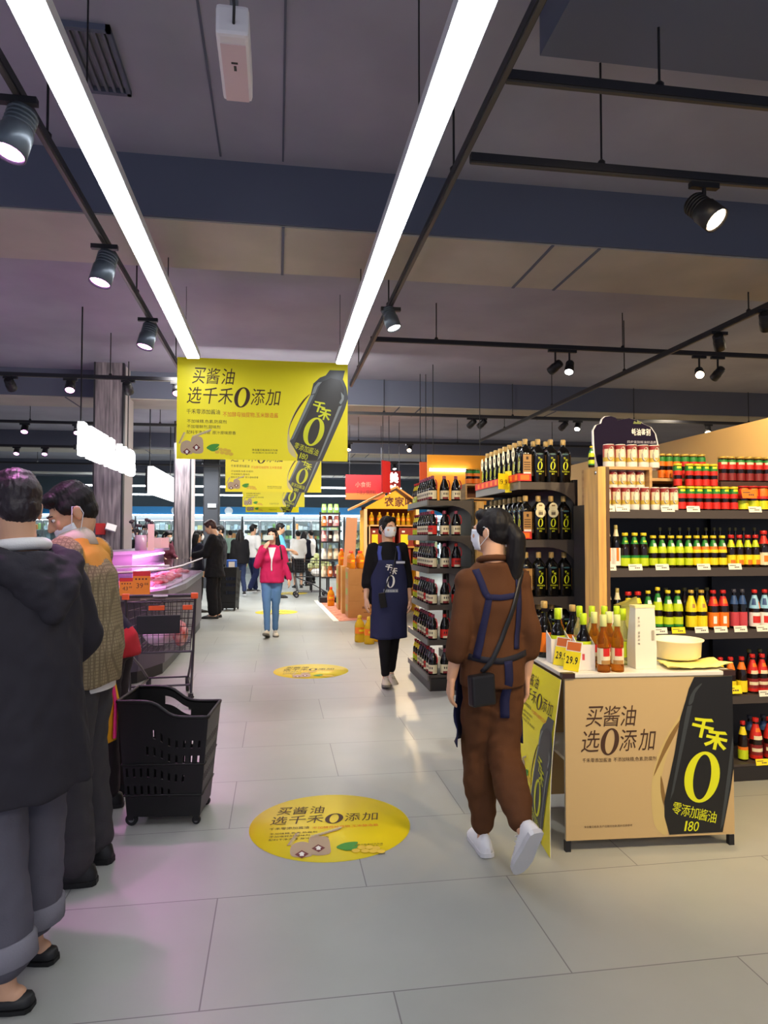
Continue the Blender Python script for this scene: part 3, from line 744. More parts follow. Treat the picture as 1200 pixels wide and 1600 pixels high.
K['redcone'] = round_bottle('sauce_bottle', 'bottle', '', .24, .034, soy_glass, c_red, (.5, .86, L_red, [E1(L_or, 8, 12, 2, 3), E1(L_cream, 7, 13, 0, 1)]), (.05, .38, L_dkred, [E1(L_cream, 6, 14, 2, 3), E1(L_red, 0, 20, 0, 1)]), capr=.5, caph=.09)
K['dim'] = round_bottle('sauce_bottle', 'bottle', '', .25, .028, soy_glass, c_dim, capr=.45, caph=.08)
jar_pf = [(.0, .0), (.94, .0), (1, .02), (1, .84), (.92, .9), (.86, .92)]
K['jargreen'] = round_bottle('sauce_jar', 'jar', '', .125, .030, soy_glass, c_gold, (.52, .88, L_green, [E1(L_or, 0, 20, 0, 2)]), (.06, .36, L_or), jar_pf, capr=.96, caph=.08)
K['jarred'] = round_bottle('sauce_jar', 'jar', '', .125, .030, soy_glass, c_gold, (.52, .88, L_green, [E1(L_red, 0, 20, 0, 2)]), (.06, .36, L_red), jar_pf, capr=.96, caph=.08)
K['jarfront'] = round_bottle('sauce_jar', 'jar', '', .128, .030, soy_glass, c_yel, (.5, .88, L_red, [E1(L_green, 0, 20, 2, 4), E1(L_lime, 8, 12, 3, 4)]), (.06, .34, L_red), jar_pf, capr=.98, caph=.09)
K['jarbrown'] = round_bottle('sauce_jar', 'jar', '', .13, .030, soy_glass, c_gold, (.5, .86, L_red, [E1(L_green, 0, 20, 3, 4), E1(L_cream, 7, 13, 2, 3)]), (.06, .34, L_dkred), jar_pf, capr=.96, caph=.08)
K['jarlow'] = round_bottle('sauce_jar', 'jar', '', .125, .033, soy_glass, c_red, (.48, .9, L_red, [E1(L_or, 7, 13, 1, 4)]), (.06, .4, L_yel, [E1(L_lime, 3, 9, 0, 4)]), jar_pf, capr=.98, caph=.06)
tin = [(.0, .0), (.96, .0), (1, .02), (1, .97), (.94, 1.0)]
tin_w = MAT('tin_white', (228, 224, 216), .4)
def tin_kind():
    r, h = .033, .122
    o = MB().lathe([(a * r + .0003, b * h) for a, b in tin], tin_w, 16).build('sauce_tin')
    b = MB()
    ringlabel(b, r + .001, .03, .118, -PI, PI, MAT('tin_rose', (206, 96, 84), .45), [(MAT('tin_ochre', (206, 176, 70), .45), 0, 20, 0, 1), (L_cream, 6, 14, 1, 3), (MAT('tin_deep', (150, 44, 44), .45), 0, 20, 3, 4)], 20, 4)
    q = MAT('oyster_print', (188, 180, 164), .5); q2 = MAT('oyster_print_dark', (96, 84, 74), .5)
    for (rr, mt, k) in ((1., q2, .0016), (.88, q, .002), (.5, MAT('oyster_pearl', (222, 216, 200), .5), .0024)):
        pts = []
        for j in range(16):
            a = 2 * PI * j / 16; A = .72 * rr * math.cos(a); zz = .073 + .040 * rr * math.sin(a) + A * .016
            pts.append(((r + k) * math.sin(A), -(r + k) * math.cos(A), zz))
        b.add(pts, [tuple(range(16))], mt)
    b.build('label', o)
    MB().lathe([(r * .97, .0), (r * 1.02, .004), (r * 1.02, .026), (r, .03)], tin_w, 16).build('lid', o)
    o['category'] = 'tin'; k = Kind(o); k.wide = 2 * r * 1.05; return k
K['tin'] = tin_kind()
def zero_kind(tagged):
    w, h = .043, .30
    def sq(k, z, e=.8):
        out = []
        for j in range(24):
            a = 2 * PI * j / 24; c, s = math.cos(a), math.sin(a); p = (abs(c) ** 6 + abs(s) ** 6) ** (-1 / 6) * (e) + (1 - e)
            out.append((w * k * c * p, w * k * s * p, z))
        return out
    b = MB().loft([sq(.93, 0), sq(1, .008), sq(1, .19), sq(.98, .205), sq(.8, .228, .5), sq(.5, .246, .1), sq(.34, .256, 0), sq(.34, .272, 0)], black_glass)
    o = b.build('square_soy_bottle')
    MB().lathe([(.017, .262), (.0175, .266), (.0175, .296), (.015, .30), (.0005, .30)], c_tan, 14).build('cap', o)
    d = MB(); M = Matrix.Translation((0, -w - .0008, 0)) @ TX
    put_glyph(d, '千', -.016, .158, .018, .017, lime, 0, M, .1, .02, -.2); put_glyph(d, '禾', -.002, .146, .020, .017, lime, .0002, M, .1, .02, -.2)
    zero(d, 0, .115, .036, .058, lime, 0, M, .08)
    for i, ch in enumerate('零添加酱油'): put_glyph(d, ch, -.027 + i * .011, .070, .010, .011, lime, 0, M)
    put_glyph(d, '1', -.008, .054, .004, .01, lime, 0, M); put_glyph(d, '8', -.003, .054, .006, .01, lime, 0, M); put_glyph(d, '0', .004, .054, .006, .01, lime, 0, M)
    d.poly(oval(0, .195, .022, .006), 0, MAT('dim_emblem', (60, 96, 100), .4), M)
    d.build('printed_mark', o)
    for sgn in (1, -1):
        q = MB(); M2 = Matrix.Rotation(sgn * PI / 2, 4, 'Z') @ Matrix.Translation((0, -w - .0008, 0)) @ TX
        q.poly(rect(-.03, .045, .06, .145), 0, L_tan, M2); q.poly(rect(-.026, .05, .05, .02), .0003, L_white, M2)
        q.poly(rect(-.008, .155, .016, .02), .0003, brown_ink, M2)
        for k in range(4): q.poly(rect(-.024, .085 + .016 * k, .046, .006), .0003, brown_ink, M2)
        q.build('side_label', o)
    if tagged:
        q = MB(); M3 = Matrix.Translation((0, -w - .004, 0)) @ TX
        if tagged == 1:
            q.prism(oval(.0, .205, .029, .05), -.0006, .0006, MAT('tag_paper', (238, 226, 180), .6), M3); q.poly(rect(-.01, .19, .02, .03), .0008, brown_ink, M3)
        else:
            pm = MAT('tag_paper', (238, 226, 180), .6)
            q.prism(oval(.0, .222, .030, .030), -.0006, .0004, pm, M3); q.prism(oval(.0, .185, .036, .034), -.0006, .0006, pm, M3)
            for k in (-1, 0, 1): q.prism([(k * .010 - .004, .168), (k * .010 + .004, .168), (k * .010 + .004, .185), (k * .010 + .0015, .192), (k * .010 + .0015, .2), (k * .010 - .0015, .2), (k * .010 - .0015, .192), (k * .010 - .004, .185)], .0006, .0009, brown_ink, M3)
            q.poly(rect(-.012, .228, .024, .010), .0008, MAT('tag_ink2', (150, 120, 70), .6), M3)
        q.tube([(0, -w - .004, .25), (.012, -.02, .262), (0, .019, .268), (-.012, -.02, .262), (0, -w - .004, .25)], .0008, MAT('tag_string', (190, 160, 100), .7), 5)
        q.build('neck_tag', o)
    o['category'] = 'bottle'; return Kind(o)
K['zero'], K['zerotag'], K['zerotag2'] = zero_kind(0), zero_kind(1), zero_kind(2)
def vinegar_kind(red):
    r, h = .046, .25
    pf = [(.0, .0), (.93, .0), (1, .015), (1, .45), (.98, .52), (.8, .64), (.55, .76), (.38, .84), (.36, .9)]
    o = MB().lathe([(max(a * r, .0004), b * h) for a, b in pf], black_glass, 16).build('vinegar_bottle')
    MB().lathe([(.017, .212), (.018, .216), (.018, .24), (.016, .245), (.0005, .245)], c_red if red else c_purple, 12).build('cap', o)
    b = MB(); ringlabel(b, r + .001, .014, .098, -1.75, 1.75, L_red if red else L_cream, [(MAT('lbl_black', (40, 30, 26), .5), 6, 7, 2, 3), (MAT('lbl_black', (40, 30, 26), .5), 8, 9, 2, 3), (MAT('lbl_black', (40, 30, 26), .5), 10, 11, 2, 3), (L_dkred if not red else L_cream, 5, 11, 0, 1)], 16, 4); b.build('label', o)
    b = MB(); pts = [(.032, 0, .205), (.045, 0, .195), (.056, 0, .165), (.056, 0, .128), (.048, 0, .114)]
    b.tube(pts, [.005, .006, .006, .006, .005], MAT('handle_red', (186, 36, 44), .35), 8); b.build('handle', o)
    o['category'] = 'bottle'; return Kind(o)
K['vin'], K['vinred'] = vinegar_kind(False), vinegar_kind(True)
# ================================================================== BOTTLES ON THE LONG SHELF
def nrow(us, kind, z, y, names, place, grp, scale=None, rot=None, gap1=.06, xs=None):
    """bottles of one look, left to right; the label counts them within their own row"""
    n = len(us); yy = NY + y
    xs = xs or [lipx(u, yy) for u in us]
    gap = min([b - a for a, b in zip(xs, xs[1:])] or [gap1])
    s_ = scale or 1.
    kx = min(s_, .97 * gap / K[kind].wide)
    for i, x in enumerate(xs):
        which = '' if n == 1 else ', %s of %d' % (ORD[i], n)
        K[kind].put((x, yy, z + .0006), random.uniform(-.12, .12) if rot is None else rot, '%s%s, %s' % (names, which, place), grp, (kx, kx, s_))
S2, S3, S4, S5 = 'second shelf', 'third shelf', 'fourth shelf', 'bottom shelf'
z = 1.305
nrow([950, 963], 'white', z, .045, 'black bottle with white drip label', S2, 'sauce bottles on the second shelf')
nrow([977, 992, 1006], 'greenneck', z, .045, 'soy bottle with green neck band', S2, 'sauce bottles on the second shelf')
nrow([1021, 1035, 1049, 1062, 1076], 'limebig', z, .045, 'soy bottle with lime and green shoulder label', S2, 'sauce bottles on the second shelf')
nrow([1089, 1102, 1115, 1129], 'orangebig', z, .045, 'soy bottle with orange and green shoulder label', S2, 'sauce bottles on the second shelf')
nrow([1143, 1156, 1169, 1181], 'redyel', z, .045, 'red-capped bottle with lime neck band', S2, 'sauce bottles on the second shelf')
nrow([1194, 1209], 'redneck', z, .045, 'bottle with red neck band and cream label', S2, 'sauce bottles on the second shelf')
nrow([1032, 1047, 1063, 1077, 1091, 1104, 1117, 1126], 'dim', z, .17, 'dark bottle neck behind the yellow-capped row', S2, 'dark bottles behind the front row')
nrow([1141, 1150, 1163, 1180], 'dim', z, .16, 'dark bottle neck behind the red-capped row', S2, 'dark bottles behind the front row')
z = .92
nrow([950, 964], 'white', z, .045, 'black bottle with white drip label', S3, 'sauce bottles on the third shelf')
nrow([981, 996], 'smallred', z, .05, 'red-capped bottle with small yellow neck label', S3, 'sauce bottles on the third shelf')
nrow([1012], 'limecone', z, .045, 'lime and green bottle left of the tall one', S3, 'sauce bottles on the third shelf')
nrow([1027], 'limecone', z, .045, 'tallest lime and green labelled bottle', S3, 'sauce bottles on the third shelf', 1.08)
nrow([1043, 1058], 'limecone', z, .045, 'lime and green bottle right of the tall one', S3, 'sauce bottles on the third shelf')
nrow([1079, 1095], 'yelcone', z, .045, 'bottle with plain yellow shoulder label', S3, 'sauce bottles on the third shelf')
nrow([1113.5, 1129], 'redorange', z, .045, 'bottle with red shoulder and orange label', S3, 'sauce bottles on the third shelf')
nrow([1146, 1159], 'dark', z, .07, 'dark bottle with blue neck and pink label', S3, 'sauce bottles on the third shelf')
nrow([1178, 1194, 1211], 'blue', z, .045, 'red-capped bottle with sky blue shoulder label', S3, 'sauce bottles on the third shelf')
nrow([1040, 1069, 1088, 1104], 'dim', z, .17, 'dim dark bottle behind the lime and yellow ones', S3, 'dark bottles behind the front row')
z = .52
nrow([1106, 1123], 'yelneck', z, .045, 'red-capped bottle with yellow neck and label', S4, 'sauce bottles on the fourth shelf')
nrow([1139, 1156], 'orneck', z, .045, 'red-capped bottle with orange neck band', S4, 'sauce bottles on the fourth shelf')
nrow([1173, 1188, 1204], 'redcone', z, .045, 'bottle with red shoulder and patterned red label', S4, 'sauce bottles on the fourth shelf')
nrow([1168, 1185, 1200], 'dim', z, .16, 'dim dark bottle behind the red-shouldered ones', S4, 'dark bottles behind the front row')
z = .10
nrow([1156], 'yelneck', z, .06, 'red-capped bottle with yellow neck label', S5, 'sauce bottles on the bottom shelf', 1.08)
nrow([1176, 1198], 'redcone', z, .06, 'bottle with red shoulder and patterned red label', S5, 'sauce bottles on the bottom shelf', 1.08)
nrow([1167, 1188], 'dark', z, .17, 'dark blue-necked bottle behind the red-shouldered ones', S5, 'dark bottles behind the front row')
# top shelf
z = 1.66
nrow([949, 964, 979, 993, 1009, 1025, 1040, 1054], 'tin', z, .042, 'oyster sauce tin in front of the wooden crate', 'top shelf', 'oyster sauce tins', 1.15, 0)
zc = CRZ + .018
nrow([974, 986, 998, 1010, 1022], 'tin', zc, .18, 'oyster sauce tin low inside the crate', 'tin layer', 'oyster sauce tins', .96, 0, .06, [cx0 + .05 + (cx1 - cx0 - .09) * k / 4 for k in range(5)])
nrow([974, 986, 998, 1010, 1022], 'tin', zc + .1185, .18, 'oyster sauce tin stacked high inside the crate', 'tin layer', 'oyster sauce tins', .96, 0, .06, [cx0 + .05 + (cx1 - cx0 - .09) * k / 4 for k in range(5)])
nrow([953, 971, 989, 1007, 1024], 'tin', CRZ + .275, .19, 'oyster sauce tin standing on the crate', 'crate top', 'oyster sauce tins', 1.2, 0)
nrow([1066, 1080, 1093, 1107, 1120, 1134, 1148], 'jarfront', z, .045, 'yellow-lidded jar in the front row', 'top shelf', 'jars on the top shelf', 1.17)
nrow([1061, 1079, 1092, 1104, 1117], 'jarfront', z, .125, 'yellow-lidded jar low behind the front row', 'top shelf', 'jars on the top shelf', 1.17)
nrow([1061, 1079, 1092, 1104, 1117], 'jarfront', z + .1505, .125, 'yellow-lidded jar stacked high behind the front row', 'jar stack', 'jars on the top shelf', 1.17)
zr = CRZ + .21
nrow([1036, 1047, 1059], 'jargreen', zr + .0, .27, 'gold-lidded jar with orange label on the crate', 'jar crate', 'jars on the top shelf', 1.35)
nrow([1072, 1085, 1098], 'jarred', zr + .0, .27, 'gold-lidded jar with red label on the crate', 'jar crate', 'jars on the top shelf', 1.35)
rx0, rx1 = lipx(1126, NY + .14), lipx(1230, NY + .14)
t = thing('display_riser', 'dark riser box under the brown jars at the right of the top shelf', 'box', (rx0, NY + .12, 1.6605)); MB().box(0, 0, 0, rx1 - rx0, .2, .19, MAT('riser_brown', (70, 46, 38), .6)).build('box', t, .003)
nrow([1132, 1145, 1159, 1173, 1187, 1201], 'jarbrown', 1.8505, .17, 'dark gold-lidded jar with red labels', 'riser box', 'jars on the top shelf', 1.28)
nrow([1163, 1178, 1193, 1208], 'jarlow', z, .05, 'wide red-capped jar below the dark jars', 'top shelf', 'jars on the top shelf', 1.25)
nrow([926], 'limecone', CRZ + .275, .2, 'small lime-labelled bottle at the left corner', 'tin crate', None, .55)
# cut-out board above the tins
t = thing('display_board', 'dark navy cut-out board with white lettering standing above the oyster sauce tins', 'sign', (lipx(928, NY + .32), NY + .34, CRZ + .2755))
bw_ = lipx(1034, NY + .32) - lipx(928, NY + .32)
f = lambda px, py: (px / 430 * bw_, (330 - py) / 430 * bw_)
out = [(30, 330), (18, 290), (8, 240), (4, 180), (2, 100), (22, 66), (52, 56), (60, 30), (80, 12), (115, 8), (150, 18), (160, 34), (240, 18), (290, 30), (330, 50), (380, 70), (410, 110), (424, 170), (428, 250), (426, 330)]
b = MB().prism([f(*q) for q in reversed(out)], 0, .012, MAT('board_edge', (226, 224, 230), .5), TX)
b.poly([(bw_ / 2 + (x - bw_ / 2) * .955, .015 + y * .955) for x, y in [f(*q) for q in reversed(out)]], .0127, MAT('board_navy', (34, 28, 48), .85, spec=.1), TX)
for i, ch in enumerate('蚝油鉴别'): a = f(252 + i * 31, 122); put_glyph(b, ch, a[0], a[1], 28 / 430 * bw_, 42 / 430 * bw_, white_ink, .0134, TX, 0, .02)
a = f(222, 168); put_line(b, '四步鉴别蚝油好品质', a[0], a[1], .02, MAT('board_small', (190, 186, 200), .6), .0134, TX, width=.44 * bw_)
a = f(222, 196); put_line(b, '看闻尝摇,火眼金睛选好油', a[0], a[1], .02, MAT('board_small', (190, 186, 200), .6), .0134, TX, width=.44 * bw_)
b.poly([f(*q) for q in [(262, 52), (270, 34), (286, 44), (292, 28), (304, 44), (316, 34), (312, 52)]][::-1], .0134, MAT('board_crown', (120, 130, 70), .6), TX)
b.build('board', t)
MB().box(.1, 0.001, 0, .13, .06, .1, MAT('cardboard', (170, 130, 84), .8)).box(bw_ - .13, .001, 0, bw_ - .1, .06, .1, MATS['cardboard']).build('foot', t)

# ================================================================== BLACK BOTTLES ON THE NEAR END SHELF
def ax(u, y): d = ray(u, 800); return d.x / d.y * y
RA = -PI / 2
def end_rows(level, z, n, pick, fronts, pickf, shelf_name, extra=()):
    for i in range(n):
        y = AY + .06 + i * .106
        K[pick(i)].put((AX + .058, y, z + .0006), RA, 'square soy bottle facing the aisle, %s from its near end, %s' % (ORD[i], shelf_name), 'square black soy bottles', None)
    for i, u in enumerate(fronts):
        y = AY + .06
        K[pickf(i)].put((AX + .058 + .0915 * (i + 1), y, z + .0006), random.uniform(-.02, .02), 'square soy bottle facing us, %s right of corner, %s' % (ORD[i], shelf_name), 'square black soy bottles')
    for i, u in enumerate(extra):
        y = AY + .166
        K['zero'].put((AX + .058 + .0915 * (i + 1.1), y, z + .0006), 0, 'square soy bottle cap behind the front ones, %s from left, %s' % (ORD[i], shelf_name), 'square black soy bottles')
end_rows(5, AZ[5], 9, lambda i: 'zero' if i < 1 else 'zerotag', [846, 870, 892], lambda i: 'zero', 'top level', [856, 883])
end_rows(4, AZ[4], 8, lambda i: 'zero' if i < 3 else 'zerotag', [852, 873, 893], lambda i: 'zerotag2' if i < 2 else 'zero', 'second level')
end_rows(3, AZ[3], 6, lambda i: 'zero' if i % 2 == 0 else 'zerotag', [849, 871, 892], lambda i: 'zero', 'third level')
end_rows(2, AZ[2], 2, lambda i: 'zero', [850, 872, 893], lambda i: 'zero', 'fourth level')
def strip(y0, y1, x, z, label, cols):
    t = thing('price_strip', label, 'price strip', (x, y0, z)); L = y1 - y0
    b = MB().box(-.004, 0, 0, 0, L, .05, tag_r)
    n = int(L / .11)
    for k in range(n): b.add([(-.0045, .01 + k * .11, .008), (-.0045, .06 + k * .11, .008), (-.0045, .06 + k * .11, .042), (-.0045, .01 + k * .11, .042)], [(0, 3, 2, 1)], tag_o)
    b.box(-.004, -.004, 0, .09, 0, .05, tag_r); b.add([(.012, -.0045, .008), (.075, -.0045, .008), (.075, -.0045, .042), (.012, -.0045, .042)], [(0, 1, 2, 3)], tag_o)
    b.build('strip', t); return t
strip(AY - .012, AY + 1, AX - .016, AZ[5] + .006, 'red and orange promotion strip along the top level of the near end shelf', 0)
strip(AY - .012, AY + .5, AX - .016, AZ[4] + .006, 'red and orange promotion strip along the second level of the near end shelf', 0)
t = thing('price_flag', 'bright yellow price flag sticking out of the top red strip of the near end shelf', 'price tag', (AX - .022, AY + .18, AZ[5] - .04), (0, 0, .5))
b = MB().box(-.10, -.001, 0, 0, .001, .11, tag_y); put_line(b, '19.9', -.09, .035, .05, MAT('tag_black', (30, 26, 24), .6), .0016, TX, width=.08); b.box(0.001, -.03, -.02, .003, .03, .13, tag_y); b.build('card', t)

# ================================================================== VINEGAR END SHELF
def bx(u, y): d = ray(u, 800); return d.x / d.y * y
LV = ['bottom', 'fifth', 'fourth', 'third', 'second', 'top']
for L in range(6):
    for i in range(9):
        y = BY + .055 + i * .106
        kind = 'vinred' if (L == 4 and i == 0) or (L in (0, 2) and i in (2,)) or (L == 1 and i == 1) else ('vin' if i < 6 else 'yelneck')
        K[kind].put((BX + .055, y, BZ[L] + .0006), -.95 if kind != 'yelneck' else 0, '%s facing the aisle, %s from near end, %s level' % ({'vin': 'cream-labelled vinegar bottle', 'vinred': 'red-labelled vinegar bottle', 'yelneck': 'yellow-labelled bottle'}[kind], ORD[i], LV[L]), 'vinegar bottles on the end shelf')
    for i in range(2):
        y = BY + .06
        kind = 'vinred' if (L == 1 and i == 0) or (L == 3 and i == 1) or (L == 2 and i == 1) else 'vin'
        K[kind].put((BX + .175 + .117 * i, y, BZ[L] + .0006), .05, '%s vinegar bottle facing us, %s right of corner, %s level' % ('red-labelled' if kind == 'vinred' else 'cream-labelled', ORD[i], LV[L]), 'vinegar bottles on the end shelf')
for i in range(2): K['jargreen'].put((BX + BD + .05 + .075 * i, BY + .34, 2.0352), 0, 'small jar on the crate above the vinegar shelf, %s of two' % ('left' if i == 0 else 'right'), 'jars on the small crate', 1.3)
for L, (yy, lab) in enumerate(((BY + .62, 'top'),)):
    ptag(BX - .018, yy, 1.862, .15, .06, MAT('tag_lime', (206, 216, 90), .5), 'lime price card on the top level of the vinegar shelf', 'price cards on the vinegar shelf', -PI / 2)

# ================================================================== PROMOTION COUNTER
CX, CY, CR = 1.364, 3.165, -.061
CT = Matrix.Translation((CX, CY, 0)) @ Matrix.Rotation(CR, 4, 'Z')
CW, CDp, CH = .842, .57, .842
ctop = MAT('counter_top_white', (214, 210, 200), .4)
t = thing('promotion_counter', 'folding promotion counter with tan soy sauce print on its front', 'counter', (CX, CY, 0), CR)
b = MB().box(-.012, -.012, CH - .02, CW + .012, CDp + .012, CH, ctop); b.build('counter_top', t, .004)
for x, y in ((-.012, -.012), (CW + .012, -.012), (-.012, CDp + .012), (CW + .012, CDp + .012)):
    sx_, sy_ = (1 if x < 0 else -1), (1 if y < 0 else -1)
    b = MB(); b.box(min(x - .002 * sx_, x + .06 * sx_), min(y - .002 * sy_, y + .035 * sy_), CH - .022, max(x - .002 * sx_, x + .06 * sx_), max(y - .002 * sy_, y + .035 * sy_), CH + .002, MAT('corner_brown', (52, 30, 24), .4)); b.build('corner_cap', t)
for x in (.012, CW - .012):
    for y in (.012, CDp - .012):
        l = MB().box(x - .009, y - .009, .045, x + .009, y + .009, CH - .021, MAT('alu', (200, 198, 192), .35, metal=.6)).build('leg', t)
        MB().box(x - .013, y - .013, 0, x + .013, y + .013, .05, black_m).build('foot_cap', l)
# the tan printed sheet, slightly bellied out
PH0, PH1 = .055, CH - .022
b = MB()
nx = 12
bel = lambda x: -.004 - .012 * math.sin(PI * min(max(x / CW, 0), 1)) * 0
b.box(0, -.006, PH0, CW, -.002, PH1, tan_p)
Mf = Matrix.Translation((0, -.0062, 0)) @ TX
f = lambda px, py: ((px - 228) / 799 * CW, PH0 + (1200 - py) / 718 * (PH1 - PH0))
def G(ch, x0, y0, x1, y1, mat, k=2, **kw):
    a, q = f(x0, y1); c, d = f(x1, y0); put_glyph(b, ch, a, q, c - a, d - q, mat, Z * k, Mf, **kw)
def PG(pts, mat, k, sm=0):
    q = [f(*p) for p in pts]; b.poly(list(reversed(cat_rom(q, sm) if sm else q)), Z * k, mat, Mf)
for ch, x0, x1 in (('买', 328, 402), ('酱', 408, 484), ('油', 490, 560)): G(ch, x0, 608, x1, 700, brown_ink, shear=.14)
for ch, x0, x1 in (('选', 305, 388), ('添', 484, 562), ('加', 576, 650)): G(ch, x0, 715, x1, 812, brown_ink, shear=.14)
q = f(436, 768); zero(b, q[0], q[1], .09, .128, brown_ink, Z * 2, Mf, .16)
q = f(305, 856); put_line(b, '千禾零添加酱油 不添加味精,色素,防腐剂', q[0], q[1], .022, brown_ink, Z * 2, Mf, width=.37)
q = f(310, 1146); put_line(b, '净含量见瓶身,生产日期见包装,图片仅供参考', q[0], q[1], .012, brown_ink, Z * 2, Mf, width=.24)
PG([(790, 640), (720, 730), (660, 840), (632, 960), (632, 1080), (650, 1160), (700, 1190), (700, 1100), (680, 1040), (680, 930), (720, 800)], MAT('tan_swoosh', (196, 172, 110), .5), 1, 3)
PG([(786, 664), (720, 745), (672, 840), (640, 930), (690, 840), (735, 765)], MAT('tan_dark', (130, 98, 50), .5), 2, 3)
PG([(676, 925), (674, 1000), (690, 1060), (694, 1010)], MAT('tan_dark', (130, 98, 50), .5), 2, 3)
PG([(842, 486), (1027, 486), (1027, 900), (1010, 1000), (968, 1188), (712, 1190), (690, 1110), (690, 1040), (742, 830), (772, 670), (800, 590), (815, 540)], bottle_ink, 3)
PG([(880, 516), (846, 536), (820, 575), (812, 612), (834, 600), (846, 560)], slate_ink, 4, 3)
PG([(806, 618), (830, 614), (770, 860), (735, 1000), (716, 1040), (756, 850)], slate_ink, 4)
PG([(1022, 760), (1027, 800), (1010, 960), (972, 1150), (955, 1180), (990, 960)], slate_ink, 4)
G('千', 826, 668, 932, 762, lime, 5, rot=-.25, bold=.035); G('禾', 888, 728, 1000, 818, lime, 5, rot=-.25, bold=.035)
q = f(872, 938); zero(b, q[0], q[1], .178, .245, lime, Z * 5, Mf, .1, -.05)
for i, ch in enumerate('零添加酱油'): G(ch, 728 + i * 42, 1048 + i * 11, 770 + i * 42, 1100 + i * 11, lime, 5, rot=-.2)
for i, ch in enumerate('180'): G(ch, 774 + i * 27 + (12 if i == 0 else 0), 1132 + i * 2, 799 + i * 27 - (4 if i == 0 else 0), 1176 + i * 2, lime, 5, shear=.2)
b.build('front_panel', t)
MB().box(.0, CDp - .004, .06, CW, CDp, PH1, tan_p).build('back_panel', t)
MB().box(.03, .05, .40, CW - .03, CDp - .05, .415, ctop).build('inner_shelf', t)

# leaning yellow poster on the counter's left side
top0, top1 = CT @ Vector((-.018, -.004, CH - .03)), CT @ Vector((-.018, CDp, CH - .03))
bot0, bot1 = Vector((1.262, 3.105, .004)), Vector((1.325, 3.69, .004))
b = MB(); PWd = (top1 - top0).length; PHt = (top0 - bot0).length
def bend(P3):          # sheet coordinates (x from back to front, y up, z outwards) to the leaning, slightly bowed sheet
    x, y, z = P3; s_, t_ = x / PWd, y / PHt
    base = (bot1.lerp(bot0, s_)).lerp(top1.lerp(top0, s_), t_)
    return base + Vector((-1, -.1, .1)) * (.022 * math.sin(PI * t_) * 1.0 + z)
N = 14
for i in range(N):
    b.add([(0, i * PHt / N, 0), (PWd, i * PHt / N, 0), (PWd, (i + 1) * PHt / N, 0), (0, (i + 1) * PHt / N, 0)], [(0, 1, 2, 3)], yel)
    b.add([(0, i * PHt / N, -.002), (PWd, i * PHt / N, -.002), (PWd, (i + 1) * PHt / N, -.002), (0, (i + 1) * PHt / N, -.002)], [(3, 2, 1, 0)], white_ink)
b.add([(PWd, 0, 0), (PWd, 0, -.002), (PWd, PHt, -.002), (PWd, PHt, 0)], [(0, 1, 2, 3)], white_ink)
I4 = Matrix.Identity(4)
Z_keep = Z; Z = .0009
art(b, lambda px, py: ((.03 + (px - 60) / 600 * .9) * PWd, (1 - (.06 + (py - 62) / 428 * .33)) * PHt), I4, True, None, False)
art(b, lambda px, py: ((.06 + (px - 20) / 340 * .42) * PWd, (1 - (.60 + (py - 470) / 150 * .13)) * PHt), I4, False, None, True)
art(b, lambda px, py: ((.40 + (px - 690) / 390 * .60) * PWd, (1 - (.24 + (py - 48) / 597 * .755)) * PHt), I4, False, 'banner', False)
Z = Z_keep
# split long faces so that the print follows the bow
bm = bmesh.new(); me0 = b.mesh('poster'); bm.from_mesh(me0)
for k in range(1, N): bmesh.ops.bisect_plane(bm, geom=bm.verts[:] + bm.edges[:] + bm.faces[:], plane_co=(0, k * PHt / N, 0), plane_no=(0, 1, 0))
for v in bm.verts: v.co = bend(v.co)
bm.to_mesh(me0); bm.free()
for p_ in me0.polygons: p_.use_smooth = False
tag(link('poster', me0), 'yellow soy sauce poster hanging down the left side of the promotion counter', 'poster')

# ---- things on the counter
def on(x, y): q = CT @ Vector((x, y, 0)); return (q.x, q.y, CH + .0006)
def cpt(u, v): q = pxz(u, v, CH); return (q.x, q.y, CH + .0006)
amber = MAT('amber_liquid', (206, 124, 40), .06, spec=.6, trans=.8, ior=1.2)
clear_g = MAT('pale_glass', (220, 220, 160), .06, spec=.6, trans=.75, ior=1.2)
vp = [(.0, .0), (.95, .0), (1, .012), (1, .10), (.93, .13), (.93, .42), (1, .47), (.98, .56), (.7, .66), (.46, .72), (.42, .8)]
K['amber'] = round_bottle('vinegar_bottle', 'bottle', '', .275, .031, amber, c_clear, None, (.14, .42, L_cream, [E1(L_red, 8, 12, 2, 4), E1(L_tan, 7, 13, 0, 1)]), vp, capr=.5, caph=.2)
K['amberlime'] = round_bottle('vinegar_bottle', 'bottle', '', .285, .031, clear_g, c_green, None, (.14, .42, L_lime), vp, capr=.5, caph=.2)
sp = [(.0, .0), (.95, .0), (1, .02), (1, .48), (.9, .58), (.55, .68), (.42, .74), (.42, .8)]
K['darklime'] = round_bottle('soy_bottle', 'bottle', '', .27, .036, black_glass, c_green, None, (.1, .5, L_lime, [E1(L_red, 11, 16, 0, 3)]), sp, capr=.46, caph=.2)
K['darktan'] = round_bottle('soy_bottle', 'bottle', '', .285, .037, black_glass, c_tan, None, (.1, .45, L_or), sp, capr=.44, caph=.12)
K['palecap'] = round_bottle('vinegar_bottle', 'bottle', '', .27, .031, amber, C('cap_palegreen', 206, 220, 170), None, (.12, .5, L_cream), sp, capr=.46, caph=.2)
g = 'bottles on the promotion counter'
for u, v, lab in ((943.5, 1049.5, 'amber vinegar bottle with clear cap at the front of the counter, left of two'), (965, 1049, 'amber vinegar bottle with clear cap at the front of the counter, right of two'),
                  (929, 1042, 'amber vinegar bottle in the second row of the counter, left one'), (952, 1041, 'amber vinegar bottle in the second row of the counter, right one')):
    K['amber'].put(cpt(u, v), random.uniform(-.3, .3), lab, g)
